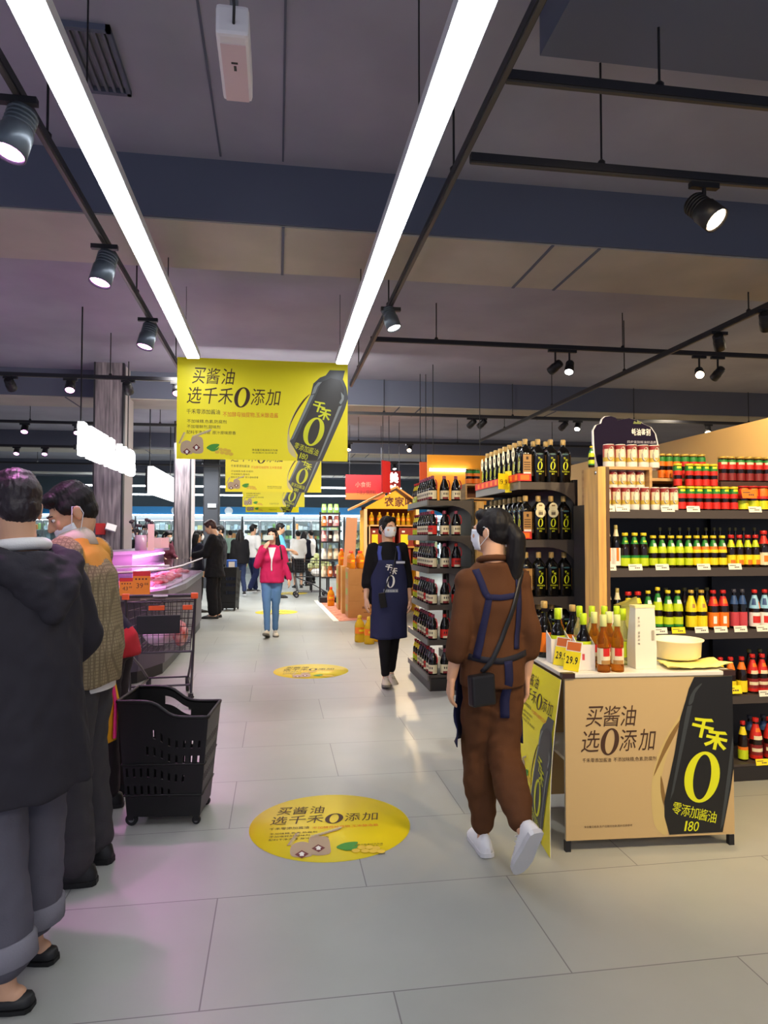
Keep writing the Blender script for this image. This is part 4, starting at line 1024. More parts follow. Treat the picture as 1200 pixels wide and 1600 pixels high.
for u, v, lab in ((906, 1031, 'lime-capped clear bottle in the counter back row, first from the left'), (925.5, 1031, 'lime-capped clear bottle in the counter back row, second from the left'), (945, 1031, 'lime-capped clear bottle in the counter back row, third from the left'), (964.5, 1031, 'lime-capped clear bottle in the counter back row, fourth from the left'), (974, 1038, 'lime-capped clear bottle of the counter next to the white paper bag')):
    K['amberlime'].put(cpt(u, v), 0, lab, g)
K['darklime'].put((*cpt(912, 1045)[:2], CH + .0045), .2, 'dark soy bottle with lime cap inside the white carton at the counter front', g)
K['darktan'].put(on(.20, .42), 0, 'dark soy bottle with tan cap behind the white carton', g)
K['darktan'].put(on(.055, .46), 0, 'dark soy bottle with tan cap at the far left of the counter', g, 1.06)
K['darklime'].put((*on(.075, .30)[:2], CH + .0045), .9, 'dark soy bottle with lime cap at the left of the counter behind the price card', g, 1.02)
K['palecap'].put(on(.12, .40), .9, 'pale-capped amber bottle standing left of the tan-capped dark bottle', g)
def carton(p, rz, label, w=.10, d=.085):
    t = thing('display_carton', label, 'box', p, rz, 'white cartons on the counter')
    m = MAT('white_card', (226, 220, 212), .6)
    MB().box(-w / 2, -d / 2, 0, w / 2, d / 2, .003, m).build('base', t)
    MB().box(-w / 2, -d / 2, .003, w / 2, -d / 2 + .003, .125, m).poly(rect(-.02, .05, .012, .03), -.0 + d / 2 + .0005, L_pink, TX).build('front_panel', t)
    for s in (-1, 1): MB().prism([(-d / 2 + .003, .003), (d / 2 - .003, .003), (d / 2 - .003, .16), (-d / 2 + .003, .125)], min(s * w / 2, s * (w / 2 - .003)), max(s * w / 2, s * (w / 2 - .003)), m, Matrix(((0, 0, 1, 0), (1, 0, 0, 0), (0, 1, 0, 0), (0, 0, 0, 1)))).build('side_panel', t)
    return t
carton(cpt(912, 1045), -.12, 'white carton tray holding the lime-capped dark soy bottle, counter front', .088)
carton(on(.075, .30), -.06, 'white carton tray at the left edge of the counter behind a yellow card', .10, .085)
def pcard(p, rz, txt, label):
    t = thing('price_card', label, 'price card', p, (-.25, 0, rz), 'yellow price cards on the counter')
    b = MB().box(-.045, 0, .001, .045, .003, .145, MAT('card_white', (236, 230, 214), .5))
    b.add([(-.045, -.0005, .001), (.045, -.0005, .001), (.045, -.0005, .095), (-.045, -.0005, .095)], [(0, 1, 2, 3)], tag_y)
    b.add([(-.04, -.0005, .099), (.04, -.0005, .099), (.04, -.0005, .14), (-.04, -.0005, .14)], [(0, 1, 2, 3)], MAT('card_food', (214, 110, 44), .5))
    put_line(b, txt, -.036, .035, .05, MAT('tag_black', (30, 26, 24), .6), .001, TX, width=.07, bold=.02); b.build('card', t)
    MB().box(-.03, .0035, .001, .03, .03, .004, MATS['card_white']).build('foot', t)
pcard(on(.045, .19), -1.1, '29.9', 'yellow price card reading 29.9 at the left edge of the counter')
pcard(on(.052, .055), -1.05, '29.9', 'yellow price card reading 29.9 leaning by the white carton')
# white paper bag and flat carton behind it
p = cpt(1009, 1045)
t = thing('paper_bag', 'tall white paper gift bag with vertical lettering on the counter', 'bag', p, CR + .02)
bgm = MAT('bag_paper', (226, 220, 200), .55)
b = MB().loft([[(-.054, -.005, 0), (.054, -.005, 0), (.054, .085, 0), (-.054, .085, 0)], [(-.056, -.006, .1), (.056, -.006, .1), (.056, .086, .1), (-.056, .086, .1)], [(-.05, .0, .30), (.05, .0, .30), (.05, .06, .30), (-.05, .06, .30)]], bgm, True, True, False)
for i, ch in enumerate('零添加 健康好味'):
    if ch != ' ': put_glyph(b, ch, -.042, .245 - i * .018, .011, .012, tag_t, .0072 - .0, Matrix.Translation((0, 0, 0)) @ TX)
b.poly(rect(.03, .14, .014, .05), .0066, MAT('barcode', (170, 160, 140), .6), TX)
b.build('bag_body', t)
MB().box(-.052, -.002, .3005, .052, .062, .312, MAT('bag_cream', (238, 226, 160), .5)).build('bag_top', t)
p = cpt(984, 1024)
t = thing('flat_carton', 'cream carton with a lifted yellow flap left behind the white paper bag', 'box', p, CR - .9)
MB().box(-.05, 0, 0, .05, .05, .27, MAT('carton_lime', (196, 188, 96), .5)).build('box', t, .003)
MB().add([(-.05, 0, .2705), (.05, 0, .2705), (.06, -.03, .33), (-.07, -.05, .275)], [(0, 1, 2, 3)], MAT('flap_yellow', (240, 226, 120), .5)).build('flap', t)
# basin and yellow cloth
cl = MB(); rr = []
for i in range(25):
    row = []
    for j in range(15):
        x, y = -.15 + .32 * i / 24, -.10 + .19 * j / 14
        e = noise.noise(Vector((x * 14, y * 9, 3.1))) * .5 + .5; fold = abs(noise.noise(Vector((x * 8 + y * 16, 1.7, y * 4))))
        edge = noise.noise(Vector((x * 11, y * 11, 9))) * .022
        row.append((x + edge, y + edge * 1.3 + .02 * math.sin(x * 13), .0055 + .007 * e + (.028 * fold if abs(x - .0) > .10 or y < -.06 else .001)))
    rr.append(row)
cl.loft([r for r in rr], MAT('yellow_cloth', (240, 222, 130), .7), False, False, True)
me = cl.mesh('yellow_cloth'); o = link('yellow_cloth', me, None, (*cpt(1080, 1041)[:2], CH + .0005), (0, 0, -.12))
md = o.modifiers.new('thickness', 'SOLIDIFY'); md.thickness = .004; md.offset = -1
tag(o, 'crumpled pale yellow cloth under the white basin on the counter', 'cloth')
p = cpt(1057, 1034)
t = thing('basin', 'round cream white basin standing on the yellow cloth', 'basin', (p[0], p[1], CH + .023))
MB().lathe([(.100, 0), (.118, .012), (.123, .085), (.134, .092), (.135, .098), (.128, .098), (.118, .09), (.112, .02), (.0005, .012)], MAT('basin_plastic', (240, 230, 198), .35), 40).build('bowl', t)
# ================================================================== FAR HALL
# ---- freezers along the back wall
fr_body = MAT('freezer_body', (150, 156, 160), .4); fr_lit = MAT('freezer_light', (255, 255, 255), .4, emit=(235, 248, 255), estr=5.0)
fr_in = MAT('freezer_inside', (236, 240, 240), .6); glass = MAT('freezer_glass', (235, 245, 245), .05, trans=1., ior=1.02, spec=.5)
blue = MAT('header_blue', (30, 120, 176), .5)
FY, FZ = 28.2, 2.28
rnd = random.Random(3)
packs = MB()
pm = [MAT('pack_%d' % i, c, .5) for i, c in enumerate(((236, 236, 234), (226, 228, 230), (150, 190, 120), (226, 150, 90), (236, 236, 230), (236, 222, 160), (200, 216, 226), (150, 160, 170)))]
def freezer(x, w, label):
    t = thing('glass_door_freezer', label, 'freezer', (x, FY, 0), 0, 'glass door freezers along the back wall')
    MB().box(0, 0, 0, w, .8, .25, fr_body).box(0, 0, 2.14, w, .8, FZ, fr_body).box(0, .76, .25, w, .8, 2.14, fr_in).box(0, 0, .25, .02, .76, 2.14, fr_body).box(w - .02, 0, .25, w, .76, 2.14, fr_body).build('cabinet', t)
    MB().box(.05, .06, 2.09, w - .05, .1, 2.13, fr_lit).box(.03, .1, .3, .05, .12, 2.1, fr_lit).box(w - .05, .1, .3, w - .03, .12, 2.1, fr_lit).build('light_tube', t)
    for z in (.62, 1.0, 1.38, 1.76): MB().box(.02, .14, z - .02, w - .02, .75, z, fr_in).build('shelf_board', t)
    n = 3; dw = w / n
    for i in range(n):
        d = MB(); a, b = i * dw + .01, (i + 1) * dw - .01
        d.box(a, -.03, .28, b, -.002, .33, fr_body).box(a, -.03, 2.07, b, -.002, 2.12, fr_body).box(a, -.03, .33, a + .04, -.002, 2.07, fr_body).box(b - .04, -.03, .33, b, -.002, 2.07, fr_body)
        dd = d.build('door', t); MB().box(a + .041, -.018, .331, b - .041, -.012, 2.069, glass).build('glass_pane', dd)
        MB().box(b - .06, -.06, .95, b - .045, -.031, 1.35, black_m).build('handle', dd)
    for z in (.25, .62, 1.0, 1.38, 1.76):
        xx = .06
        while xx < w - .12:
            ww = rnd.uniform(.08, .2); hh = rnd.uniform(.12, .28)
            if rnd.random() > .12: packs.box(x + xx, FY + .2, z + .001, x + min(xx + ww, w - .05), FY + .5, z + hh, rnd.choice(pm))
            xx += ww + .012
xs = [-11.6 + 2.05 * i for i in range(9)]
for i, x in enumerate(xs): freezer(x, 2.0, 'lit glass door freezer at the back wall, %s from the left end' % ORD[i])
o = packs.build('frozen_packs'); tag(o, 'packed frozen goods behind the freezer doors', 'packs', None, 'stuff')
t = thing('freezer_header', 'long blue header board with a white light line above the freezers', 'sign', (-11.7, FY - .12, FZ + .02))
MB().box(0, .02, .06, 18.6, .12, .36, blue).build('header_board', t); MB().box(0, -.0, .0, 18.6, .10, .055, fr_lit).build('light_strip', t)
q = MB()
for i in range(9): q.lathe([(.16, 0), (.16, .003), (.0005, .003)], MAT('header_mark', (226, 236, 240), .5), 20, Matrix.Translation((1.6 + i * 2.05, .018, .2)) @ Matrix.Rotation(PI / 2, 4, 'X'), False)
q.build('round_mark', t)
for i in range(4): MB().box(1.5 + i * 5, .12, .1, 1.6 + i * 5, .6, .14, fr_body).build('bracket', t)
def rx(u, y): d = ray(u, 800); return d.x / d.y * y
# exit sign on the grey column
t = thing('wall_sign', 'small pale sign fixed high on the plain grey column', 'sign', (rx(331, 20.48), 20.49, 2.32)); MB().box(-.12, -.03, 0, .12, 0, .12, MAT('pale_sign', (190, 194, 196), .5)).build('board', t, .004)
# ---- wooden oil house
HY = 13.35
hx0, hx1 = rx(571, HY), rx(652, HY)
HW = hx1 - hx0
apx = HW * .58
t = thing('house_display', 'yellow wooden house-shaped stand with a gabled roof, stocked with cooking oil', 'display stand', (hx0, HY, 0))
hy = MAT('house_yellow', (236, 178, 28), .55); oak = MAT('house_wood', (206, 150, 76), .5, noise_=4, col2=(186, 128, 60)); pale = MAT('house_post', (232, 204, 156), .5)
HD = .9
MB().box(0, .02, 0, .03, HD, 2.03, hy).build('side_wall', t); MB().box(HW - .03, .02, 0, HW, HD, 2.03, hy).build('side_wall', t)
MB().box(.03, HD - .03, 0, HW - .03, HD, 2.1, MAT('house_back', (120, 66, 36), .6)).build('back_wall', t)
MB().prism([(.0, 2.035), (HW, 2.035), (HW, 2.06), (apx, 2.40), (0, 2.06)], -.06, -.04, hy, Matrix.Translation((0, -.04, 0)) @ TX).build('gable_front', t)
for (a, b) in (((-.25, 2.02), (apx, 2.44)), ((HW + .12, 2.06), (apx, 2.44))):
    MB().prism([a, (a[0], a[1] + .04), (b[0], b[1] + .04), b] if a[0] > b[0] else [b, (b[0], b[1] + .04), (a[0], a[1] + .04), a], -HD - .05, .12, oak, TX).build('roof_panel', t)
MB().box(-.03, -.03, 0, .03, .019, 2.03, pale).build('post', t); MB().box(HW - .03, -.03, 0, HW + .03, .019, 2.03, pale).build('post', t)
for z in (.5, .95, 1.3, 1.72): MB().box(.031, .05, z - .03, HW - .031, HD - .031, z, oak).build('shelf_board', t)
MB().box(.07, -.02, 1.30, .09, .019, 1.72, pale).box(.07, -.02, 1.7, HW * .62, .0, 1.72, pale).build('crate_frame', t)
q = MB()
for i, ch in enumerate('农家味'): put_glyph(q, ch, HW * (.36 + .2 * i), 2.075, HW * .19, .2, MAT('sign_brown', (96, 48, 18), .5), .0, Matrix.Translation((0, .018, 0)) @ TX, 0, .03)
me = q.mesh('letters'); bm = bmesh.new(); bm.from_mesh(me); e = bmesh.ops.extrude_face_region(bm, geom=bm.faces[:]); bmesh.ops.translate(bm, verts=[v for v in e['geom'] if isinstance(v, bmesh.types.BMVert)], vec=(0, -.02, 0)); bm.to_mesh(me); bm.free()
for v in me.vertices: v.co.y += 0
link('letters', me, t)
c_red2 = MAT('carton_red', (136, 40, 26), .5)
def gift(x, y, z, w, d, h, label, m=c_red2):
    q = thing('gift_carton', label, 'carton', (x, y, z), 0, 'cartons in the wooden house')
    MB().box(0, 0, 0, w, d, h, m).build('box', q, .004)
    b = MB(); b.poly(rect(w * .12, h * .1, w * .5, h * .55), .001, tag_y, TX); b.poly(rect(w * .2, h * .75, w * .2, h * .1), .001, white_ink, TX); b.build('printed_label', q)
for i, (x, z, w, h, lab) in enumerate(((.11, 1.3005, .24, .36, 'red-brown gift carton in the upper left of the wooden house'), (.40, 1.3005, .2, .36, 'red-brown gift carton in the upper middle of the wooden house'), (HW * .66, 1.3005, .30, .36, 'red-brown gift carton in the upper right of the wooden house'),
                                       (.1, .9505, .22, .3, 'red-brown gift carton in the lower left of the wooden house'), (HW * .62, .9505, .28, .3, 'red-brown gift carton in the lower right of the wooden house'))):
    gift(hx0 + x, HY + .1, z, w, .3, h, lab)
gl_or = MAT('oil_orange', (238, 156, 36), .08, spec=.6, trans=.45, ior=1.25); gl_yel = MAT('oil_yellow', (234, 190, 44), .08, spec=.6, trans=.5, ior=1.25)
def oil_kind(mat, capm, labm):
    r = .065; h = .34
    pf = [(.0, .0), (.92, .0), (1, .03), (1, .22), (.94, .26), (1, .3), (1, .58), (.86, .7), (.4, .84), (.3, .88)]
    o = MB().lathe([(max(a * r, .0005), b * h) for a, b in pf], mat, 16).build('oil_bottle')
    MB().lathe([(.024, .295), (.026, .30), (.026, .335), (.0005, .34)], capm, 12).build('cap', o)
    b = MB(); ringlabel(b, r + .0012, .11, .19, -1.5, 1.5, labm, [(L_yel, 5, 11, 1, 2)], 16, 3); b.build('label', o)
    MB().tube([(0, .02, .295), (0, .05, .32), (0, .068, .27), (0, .066, .22)], .008, capm, 8).build('handle', o)
    o['category'] = 'bottle'; return Kind(o)
K['oilor'] = oil_kind(gl_or, MAT('cap_orange', (226, 70, 24), .35), L_or)
K['oily'] = oil_kind(gl_yel, MAT('cap_yel2', (226, 180, 40), .35), L_or)
n = 0
for i in range(3): K['oily'].put((hx0 + .14 + .16 * i, HY + .16, 1.7205), 0, 'small oil bottle on the top board of the wooden house, %s from the left' % ORD[i], 'oil bottles in the wooden house', .75)
for i in range(4): K['oily'].put((hx0 + HW * .56 + .1 * i, HY + .16, 1.7205), 0, 'yellow oil bottle under the gable letters, %s from the left' % ORD[i], 'oil bottles in the wooden house', (.6, .6, .7))
# ---- carton stacks with orange oil on top, floor mat
mat_m = MAT('mat_red', (176, 72, 44), .7, noise_=9, col2=(206, 150, 120))
ma = [pxz(497, 938, 0), pxz(530, 971, 0), pxz(606, 967, 0), pxz(600, 932, 0)]
t = thing('floor_mat', 'reddish patterned floor mat with a white edge under the carton stacks', 'mat', (0, 0, .0006))
MB().prism([(p.x, p.y) for p in ma], 0, .004, mat_m).build('mat', t)
d = (ma[1] - ma[0]).normalized(); nrm = Vector((-d.y, d.x, 0)) * -.0
a, b = ma[0], ma[1]; w = Vector((.1, .02, 0))
MB().prism([(a.x - .1, a.y), (b.x - .1, b.y), (b.x + .0, b.y), (a.x + .0, a.y)], 0, .005, MAT('mat_white', (226, 218, 206), .6)).build('white_edge', t)
kraft = MAT('kraft', (176, 124, 68), .7, noise_=3, col2=(164, 112, 60)); kraft_d = MAT('kraft_ink', (120, 76, 40), .7); tape = MAT('tape_tan', (196, 160, 104), .4)
cpos = pxz(544, 966, .0); cw = .72
def stack(x, y, n, w, d, h, lab, z0=.005):
    for k in range(n):
        q = thing('cardboard_carton', '%s, %s from the bottom' % (lab, ORD[k]), 'carton', (x, y, z0 + k * (h + .001)), 0, 'cardboard cartons stacked by the wooden house')
        MB().box(0, 0, 0, w, d, h, kraft).build('box', q, .004)
        b = MB(); b.poly(rect(w * .36, h * .55, w * .36, h * .14), .0012, kraft_d, TX); b.poly(rect(w * .4, h * .3, w * .26, h * .05), .0012, kraft_d, TX)
        b.build('front_print', q); b = MB()
        b.add([(-.0012, d * .25, h * .35), (-.0012, d * .75, h * .35), (-.0012, d * .75, h * .75), (-.0012, d * .25, h * .75)], [(0, 3, 2, 1)], MAT('print_green', (130, 150, 60), .6)); b.build('side_print', q)
        MB().box(.0, d * .46, h + .0, w, d * .54, h + .0008, tape).build('tape', q)
stack(cpos.x, cpos.y, 3, cw, .56, .298, 'brown cardboard carton in the front stack')
ctop_z = .005 + 3 * .299 + .0005
for r in range(3):
    for i in range(4):
        K['oilor'].put((cpos.x + .08 + i * .17, cpos.y + .09 + r * .17, ctop_z), .2, 'orange oil bottle on the front cartons, %s row, %s from left' % (ORD[r], ORD[i]), 'orange oil bottles on the cartons', .95)
c2 = pxz(528.5, 953, 0)
stack(c2.x, c2.y, 3, .33, .5, .298, 'brown cardboard carton in the rear stack')
for r in range(2):
    for i in range(2): K['oilor'].put((c2.x + .085 + i * .155, c2.y + .1 + r * .18, ctop_z), 0, 'orange oil bottle on the rear cartons, %s row, %s from left' % (ORD[r], ORD[i]), 'orange oil bottles on the cartons', 1.0)
p = pxz(517, 947, 0); K['oilor'].put((p.x, p.y, .0056), 0, 'red-labelled orange oil bottle standing alone on the floor mat', None, 1.2)
for u, v, lab in ((562, 1003, 'left one of three yellow oil bottles standing on the floor'), (577, 1006, 'middle one of three yellow oil bottles standing on the floor'), (590, 1002, 'right one of three yellow oil bottles standing on the floor, beside the apron')):
    p = pxz(u, v, 0); K['oily'].put((p.x, p.y, .0006), .3, lab, 'yellow oil bottles on the floor', 1.12)
t = thing('leaning_board', 'pinkish tan board leaning at the left of the wooden house', 'board', (rx(536, 13.6), 13.5, .92), (0, .06, 0)); MB().box(0, 0, 0, .22, .04, .95, MAT('pink_tan', (206, 150, 116), .6)).build('board', t, .004)
# the leaning board stands on a small crate
t = thing('wooden_crate', 'wooden crate under the leaning board, behind the cartons', 'crate', (rx(533, 13.6), 13.38, 0)); MB().box(0, 0, 0, .4, .3, .915, oak).build('box', t, .004)
# ---- produce bags on a dark rack
RY = 15.6
t = thing('bag_rack', 'dark metal rack hung with small food bags, left of the wooden house', 'rack', (rx(500, RY), RY, 0))
W = rx(530, RY) - rx(497, RY)
MB().box(0, 0, 0, W, .5, .12, black_m).build('base', t)
for x in (.0, W - .04): MB().box(x, .2, .12, x + .04, .26, 2.05, black_m).build('upright', t)
for z in (.55, .95, 1.35, 1.7, 2.0): MB().box(.041, .0, z, W - .041, .5, z + .03, black_m).build('shelf_board', t)
bagc = [(226, 206, 170), (60, 40, 40), (216, 120, 60), (230, 226, 214), (120, 50, 50), (186, 160, 120), (226, 150, 150)]
for zi, z in enumerate((.58, .98, 1.38, 1.73, 2.03)):
    for i in range(3):
        m = MAT('bag_%d' % ((zi * 3 + i * 2) % 7), bagc[(zi * 3 + i * 2) % 7] if zi < 4 else (120, 160, 70), .5)
        if zi == 4: m = MAT('green_pack', (120, 160, 70), .5)
        q = thing('food_bag', 'small food bag on the dark rack, %s shelf from the bottom, %s from left' % (ORD[zi], ORD[i]), 'bag', (rx(500, RY) + .10 + i * (W - .2) / 2, RY + .12, z + .0005), 0, 'food bags on the dark rack')
        hh = .24 if zi < 4 else .2
        MB().loft([[(-.055, -.04, 0), (.055, -.04, 0), (.055, .04, 0), (-.055, .04, 0)], [(-.06, -.055, hh * .4), (.06, -.055, hh * .4), (.06, .055, hh * .4), (-.06, .055, hh * .4)], [(-.045, -.015, hh * .85), (.045, -.015, hh * .85), (.045, .015, hh * .85), (-.045, .015, hh * .85)], [(-.05, -.004, hh), (.05, -.004, hh), (.05, .004, hh), (-.05, .004, hh)]], m).build('bag', q)
        MB().box(-.03, -.0575, hh * .3, .03, -.0555, hh * .6, MAT('bag_label', (236, 226, 200), .5)).build('label', q)
# pale green produce heap on a table
PY = 18.6
t = thing('produce_table', 'low display table carrying a pale green vegetable heap', 'table', (rx(484, PY), PY, 0)); PW = rx(506, PY) - rx(484, PY) + .2
MB().box(0, 0, .55, PW, .8, .62, MAT('crate_wood', (206, 164, 110))).build('tabletop', t)
for x in (.04, PW - .08):
    for y in (.04, .72): MB().box(x, y, 0, x + .04, y + .04, .55, black_m).build('leg', t)
veg = MAT('cabbage', (206, 216, 130), .6, noise_=18, col2=(232, 236, 190))
k = 0
for L, nn in enumerate((4, 3, 2)):
    for r in range(2 if L < 2 else 1):
        for i in range(nn):
            x = PW / 2 + (i - (nn - 1) / 2) * .17; y = .2 + r * .22 + L * .06
            q = MB().ell((0, 0, .078), (.07, .075, .075), veg, 12)
            for a in range(5): q.ell((.05 * math.cos(a * 1.256), .05 * math.sin(a * 1.256), .06), (.035, .035, .06), veg, 8)
            o = q.build('cabbage', None, loc=(rx(484, PY) + x, PY + y, .6205 + L * .135)); k += 1
            tag(o, 'pale green cabbage in the heap, %s layer, %s of its %s row' % (ORD[L], ORD[i], 'front' if r == 0 else 'rear'), 'vegetable', 'pale green vegetables in the heap')
# ---- red banners and the orange shop sign
def hung(name, label, cat, x0, x1, y, z0, z1, mat, rz=0., emit_edge=None, writing=(), th=.03):
    t = thing(name, label, cat, (x0, y, z0), rz)
    W, H = x1 - x0, z1 - z0
    b = MB().box(0, 0, 0, W, th, H, mat)
    for txt, ax_, ay_, h, w, m in writing: put_line(b, txt, ax_ * W, ay_ * H, h, m, .001, TX, width=w * W)
    b.build('panel', t)
    for xx in (.1 * W, .9 * W): MB().tube([(xx, th / 2, H), (xx, th / 2, SLAB - z0)], .006, black_m, 5).build('hanging_rod', t)
    return t
redb = MAT('banner_red', (176, 34, 40), .5); orb = MAT('banner_orange', (206, 110, 50), .5)
t = hung('hanging_banner', 'red hanging banner with faint characters behind the wooden house roof', 'banner', rx(540, 15.2), rx(602, 15.2), 15.2, 2.31, 2.86, redb, writing=(('小食街', .24, .52, .13, .4, MAT('gold_ink', (226, 130, 110), .5)), ('千味火锅底料', .26, .2, .12, .5, MAT('dk_ink', (96, 30, 24), .5))))
b = MB().poly(rect(0, 0, rx(602, 15.2) - rx(540, 15.2), .14), .0006, orb, TX); b.build('orange_foot', t)
t = hung('hanging_sign', 'red sign board turned sideways with a glowing white character beside it', 'sign', rx(598, 12.85), rx(598, 12.85) + .3, 12.85, 2.33, 2.93, redb, .9)
t = hung('lit_sign', 'red sign with glowing white characters above the house roof', 'sign', rx(606, 14.6), rx(626, 14.6), 14.6, 2.35, 2.9, redb)
b = MB(); wl = rx(626, 14.6) - rx(606, 14.6)
lit2 = MAT('lit_letters_far', (255, 255, 255), .4, emit=(255, 250, 245), estr=4)
for i, ch in enumerate('美味'): put_glyph(b, ch, .03, .29 - .26 * i, .2, .23, lit2, .002, TX, 0, .04)
b.build('letters', t)
og = MAT('shop_orange', (226, 150, 34), .5)
t = hung('shop_sign', 'large orange sign board with a white light tube, above the vinegar shelf', 'sign', rx(668, 9.6), rx(760, 9.6), 9.6, 1.95, 2.66, og)
MB().box(.02, -.07, .47, .62, -.04, .51, MAT('violet_tube', (255, 255, 255), .4, emit=(240, 225, 255), estr=6)).box(.02, -.04, .48, .05, -.001, .50, black_m).box(.59, -.04, .48, .62, -.001, .50, black_m).build('light_tube', t)
t = hung('shop_sign', 'narrow orange-red end board at the left of the large orange sign', 'sign', rx(656, 10.2), rx(667, 10.2), 10.2, 1.95, 2.62, MAT('shop_red_orange', (206, 84, 40), .5))
# red goods beside the orange sign, on top of the vinegar shelf run
t = thing('shelf_run', 'dark shelving continuing right behind the vinegar bottle shelf', 'shelf', (BX + BD + .1, 8.1, 0)); MB().box(0, 0, 0, 3, .45, .1, shelf_d).build('plinth', t); MB().box(0, .2, .1001, 3, .24, 1.8, shelf_d).build('back_panel', t)
for z in (.5, .9, 1.3): MB().box(.001, 0, z - .03, 3, .199, z, shelf_m).build('shelf_board', t)
# ================================================================== BUTCHER'S COUNTER
steel = MAT('steel', (150, 150, 158), .3, metal=.85); plum = MAT('counter_base', (84, 76, 90), .45); meat_m = MAT('meat', (206, 60, 74), .4, noise_=14, col2=(236, 176, 170)); tray_m = MAT('case_floor', (226, 200, 214), .45)
case_glass = MAT('case_glass', (240, 235, 245), .04, trans=1., ior=1.03, spec=.5)
pink_tube = MAT('pink_tube', (255, 255, 255), .4, emit=(255, 170, 245), estr=7)
t = thing('meat_counter', 'long pink-lit glass meat counter left of the aisle, with a steel bumper', 'counter', (0, 0, 0)); t.scale = (1, 1, 1.06)
plan = [(-3.6, 7.03), (-1.80, 7.03), (-1.36, 7.30), (-1.16, 7.8), (-1.10, 8.8), (-1.20, 11.8), (-2.20, 11.8), (-2.20, 9.9), (-3.6, 9.9)]
def inset(poly, k):
    c = Vector((sum(p[0] for p in poly) / len(poly), sum(p[1] for p in poly) / len(poly)))
    return [(p[0] + (c.x - p[0]) * k / (c - Vector(p)).length, p[1] + (c.y - p[1]) * k / (c - Vector(p)).length) for p in poly]
MB().prism(inset(plan, .12), 0, .12, black_m).build('plinth', t)
MB().prism(inset(plan, .07), .1201, .80, plum).build('body', t)
b = MB(); ring = plan + [plan[0]]
MB().prism(plan, .801, .87, steel).build('bumper', t)
MB().prism(inset(plan, .08), .8701, .885, tray_m).build('case_floor', t)
g = MB(); pi_ = inset(plan, .05)
for a, c in zip(pi_[:-1], pi_[1:]):
    d = (Vector(c) - Vector(a)).normalized() ; nn = Vector((d.y, -d.x)) * .004
    g.prism([a, c, (c[0] - nn.x, c[1] - nn.y), (a[0] - nn.x, a[1] - nn.y)], .8711, 1.06, case_glass)
g.build('glass_front', t)
MB().prism([p for p in pi_[1:6]] + [(-1.72, 11.6), (-2.1, 8.6), (-2.6, 7.6)], 1.0605, 1.068, case_glass).build('glass_top', t)
e = MB(); e.tube([(p[0], p[1], 1.075) for p in pi_[:6]], .009, MAT('pale_edge', (236, 226, 236), .3), 6); e.tube([(-2.1, 8.6, 1.075), (-1.3, 8.8, 1.075)], .008, MATS['pale_edge'], 6); e.build('edge_trim', t)
MB().prism([(-3.5, 8.0), (-2.35, 8.0), (-1.82, 9.2), (-1.82, 11.7), (-2.15, 11.7), (-2.15, 9.8), (-3.5, 9.8)], .8855, 1.20, plum).build('riser', t)
MB().prism([(-3.55, 7.9), (-2.3, 7.9), (-1.74, 9.15), (-1.74, 11.75), (-2.15, 11.75), (-2.15, 9.85), (-3.55, 9.85)], 1.2005, 1.24, MAT('riser_top', (150, 132, 156), .4)).build('riser_top', t)
MB().box(-1.815, 9.25, 1.15, -1.795, 11.6, 1.175, pink_tube).build('light_tube', t)
area_lamp((-1.6, 9.9, 1.2), (.1, 2.4), 10, PINK, (0, .9, 0), 'case_light'); area_lamp((-1.55, 7.6, 1.11), (.8, .5), 9, PINK, (0, 0, 0), 'case_light')
rm = random.Random(5)
k = 0
for i in range(9):
    a = Vector((-1.95 + .07 * i, 6.95 + .0 * i)); 
cuts = [(-1.92, 7.40), (-2.15, 7.6), (-1.5, 7.55), (-1.8, 7.75), (-1.42, 7.9), (-1.66, 8.1), (-1.36, 8.3), (-1.62, 8.5), (-1.36, 8.75), (-1.6, 9.0), (-1.38, 9.1), (-1.60, 9.45), (-1.36, 9.55), (-1.55, 10.1), (-1.4, 10.7), (-1.55, 11.2)]
for i, (x, y) in enumerate(cuts):
    q = thing('meat_tray', 'tray of red meat in the glass counter, %s from the near end' % ORD[i], 'tray', (x, y, .9392), rm.uniform(-.3, .3), 'meat trays in the glass counter')
    MB().box(-.10, -.13, 0, .10, .13, .012, MAT('tray_white', (230, 226, 226), .4)).build('tray', q, .003)
    m = MB()
    for j in range(4): m.ell((-.05 + .1 * (j % 2), -.06 + .12 * (j // 2), .035), (.055, .07, .028), meat_m, 10)
    m.build('meat', q)
def sign(u, y, z, w, h, txt, label, rz):
    x = rx(u, y)
    q = thing('price_sign', label, 'price sign', (x, y, z), (-.1, 0, rz), 'orange price signs on the meat counter')
    b = MB().box(-w / 2, 0, 0, w / 2, .004, h, MAT('sign_orange', (250, 140, 40), .45)); b.poly(rect(-w / 2, h * .8, w, h * .2), .0006, MAT('sign_red', (226, 40, 50), .45), TX)
    for j in range(4): b.poly(rect(-w * .36 + w * .19 * j, h * .64, w * .1, h * .07), .0006, MAT('sign_ink', (110, 40, 30), .5), TX)
    a, c = txt.split('.')
    put_line(b, a, -w * .30, h * .3, h * .3, MATS['sign_ink'], .001, TX, width=w * .42); put_line(b, c, w * .16, h * .42, h * .14, MATS['sign_ink'], .001, TX, width=w * .24)
    b.build('card', q); MB().box(-w * .3, .0045, 0, w * .3, .026, .006, steel).build('foot', q)
sign(222, 7.048, .9228, .165, .235, '39.88', 'orange price sign reading 39.88 on the near edge of the meat counter', 0)
sign(199, 7.048, .9228, .13, .17, '43.88', 'smaller pale orange price sign reading 43.88, left of the bigger one', .1)
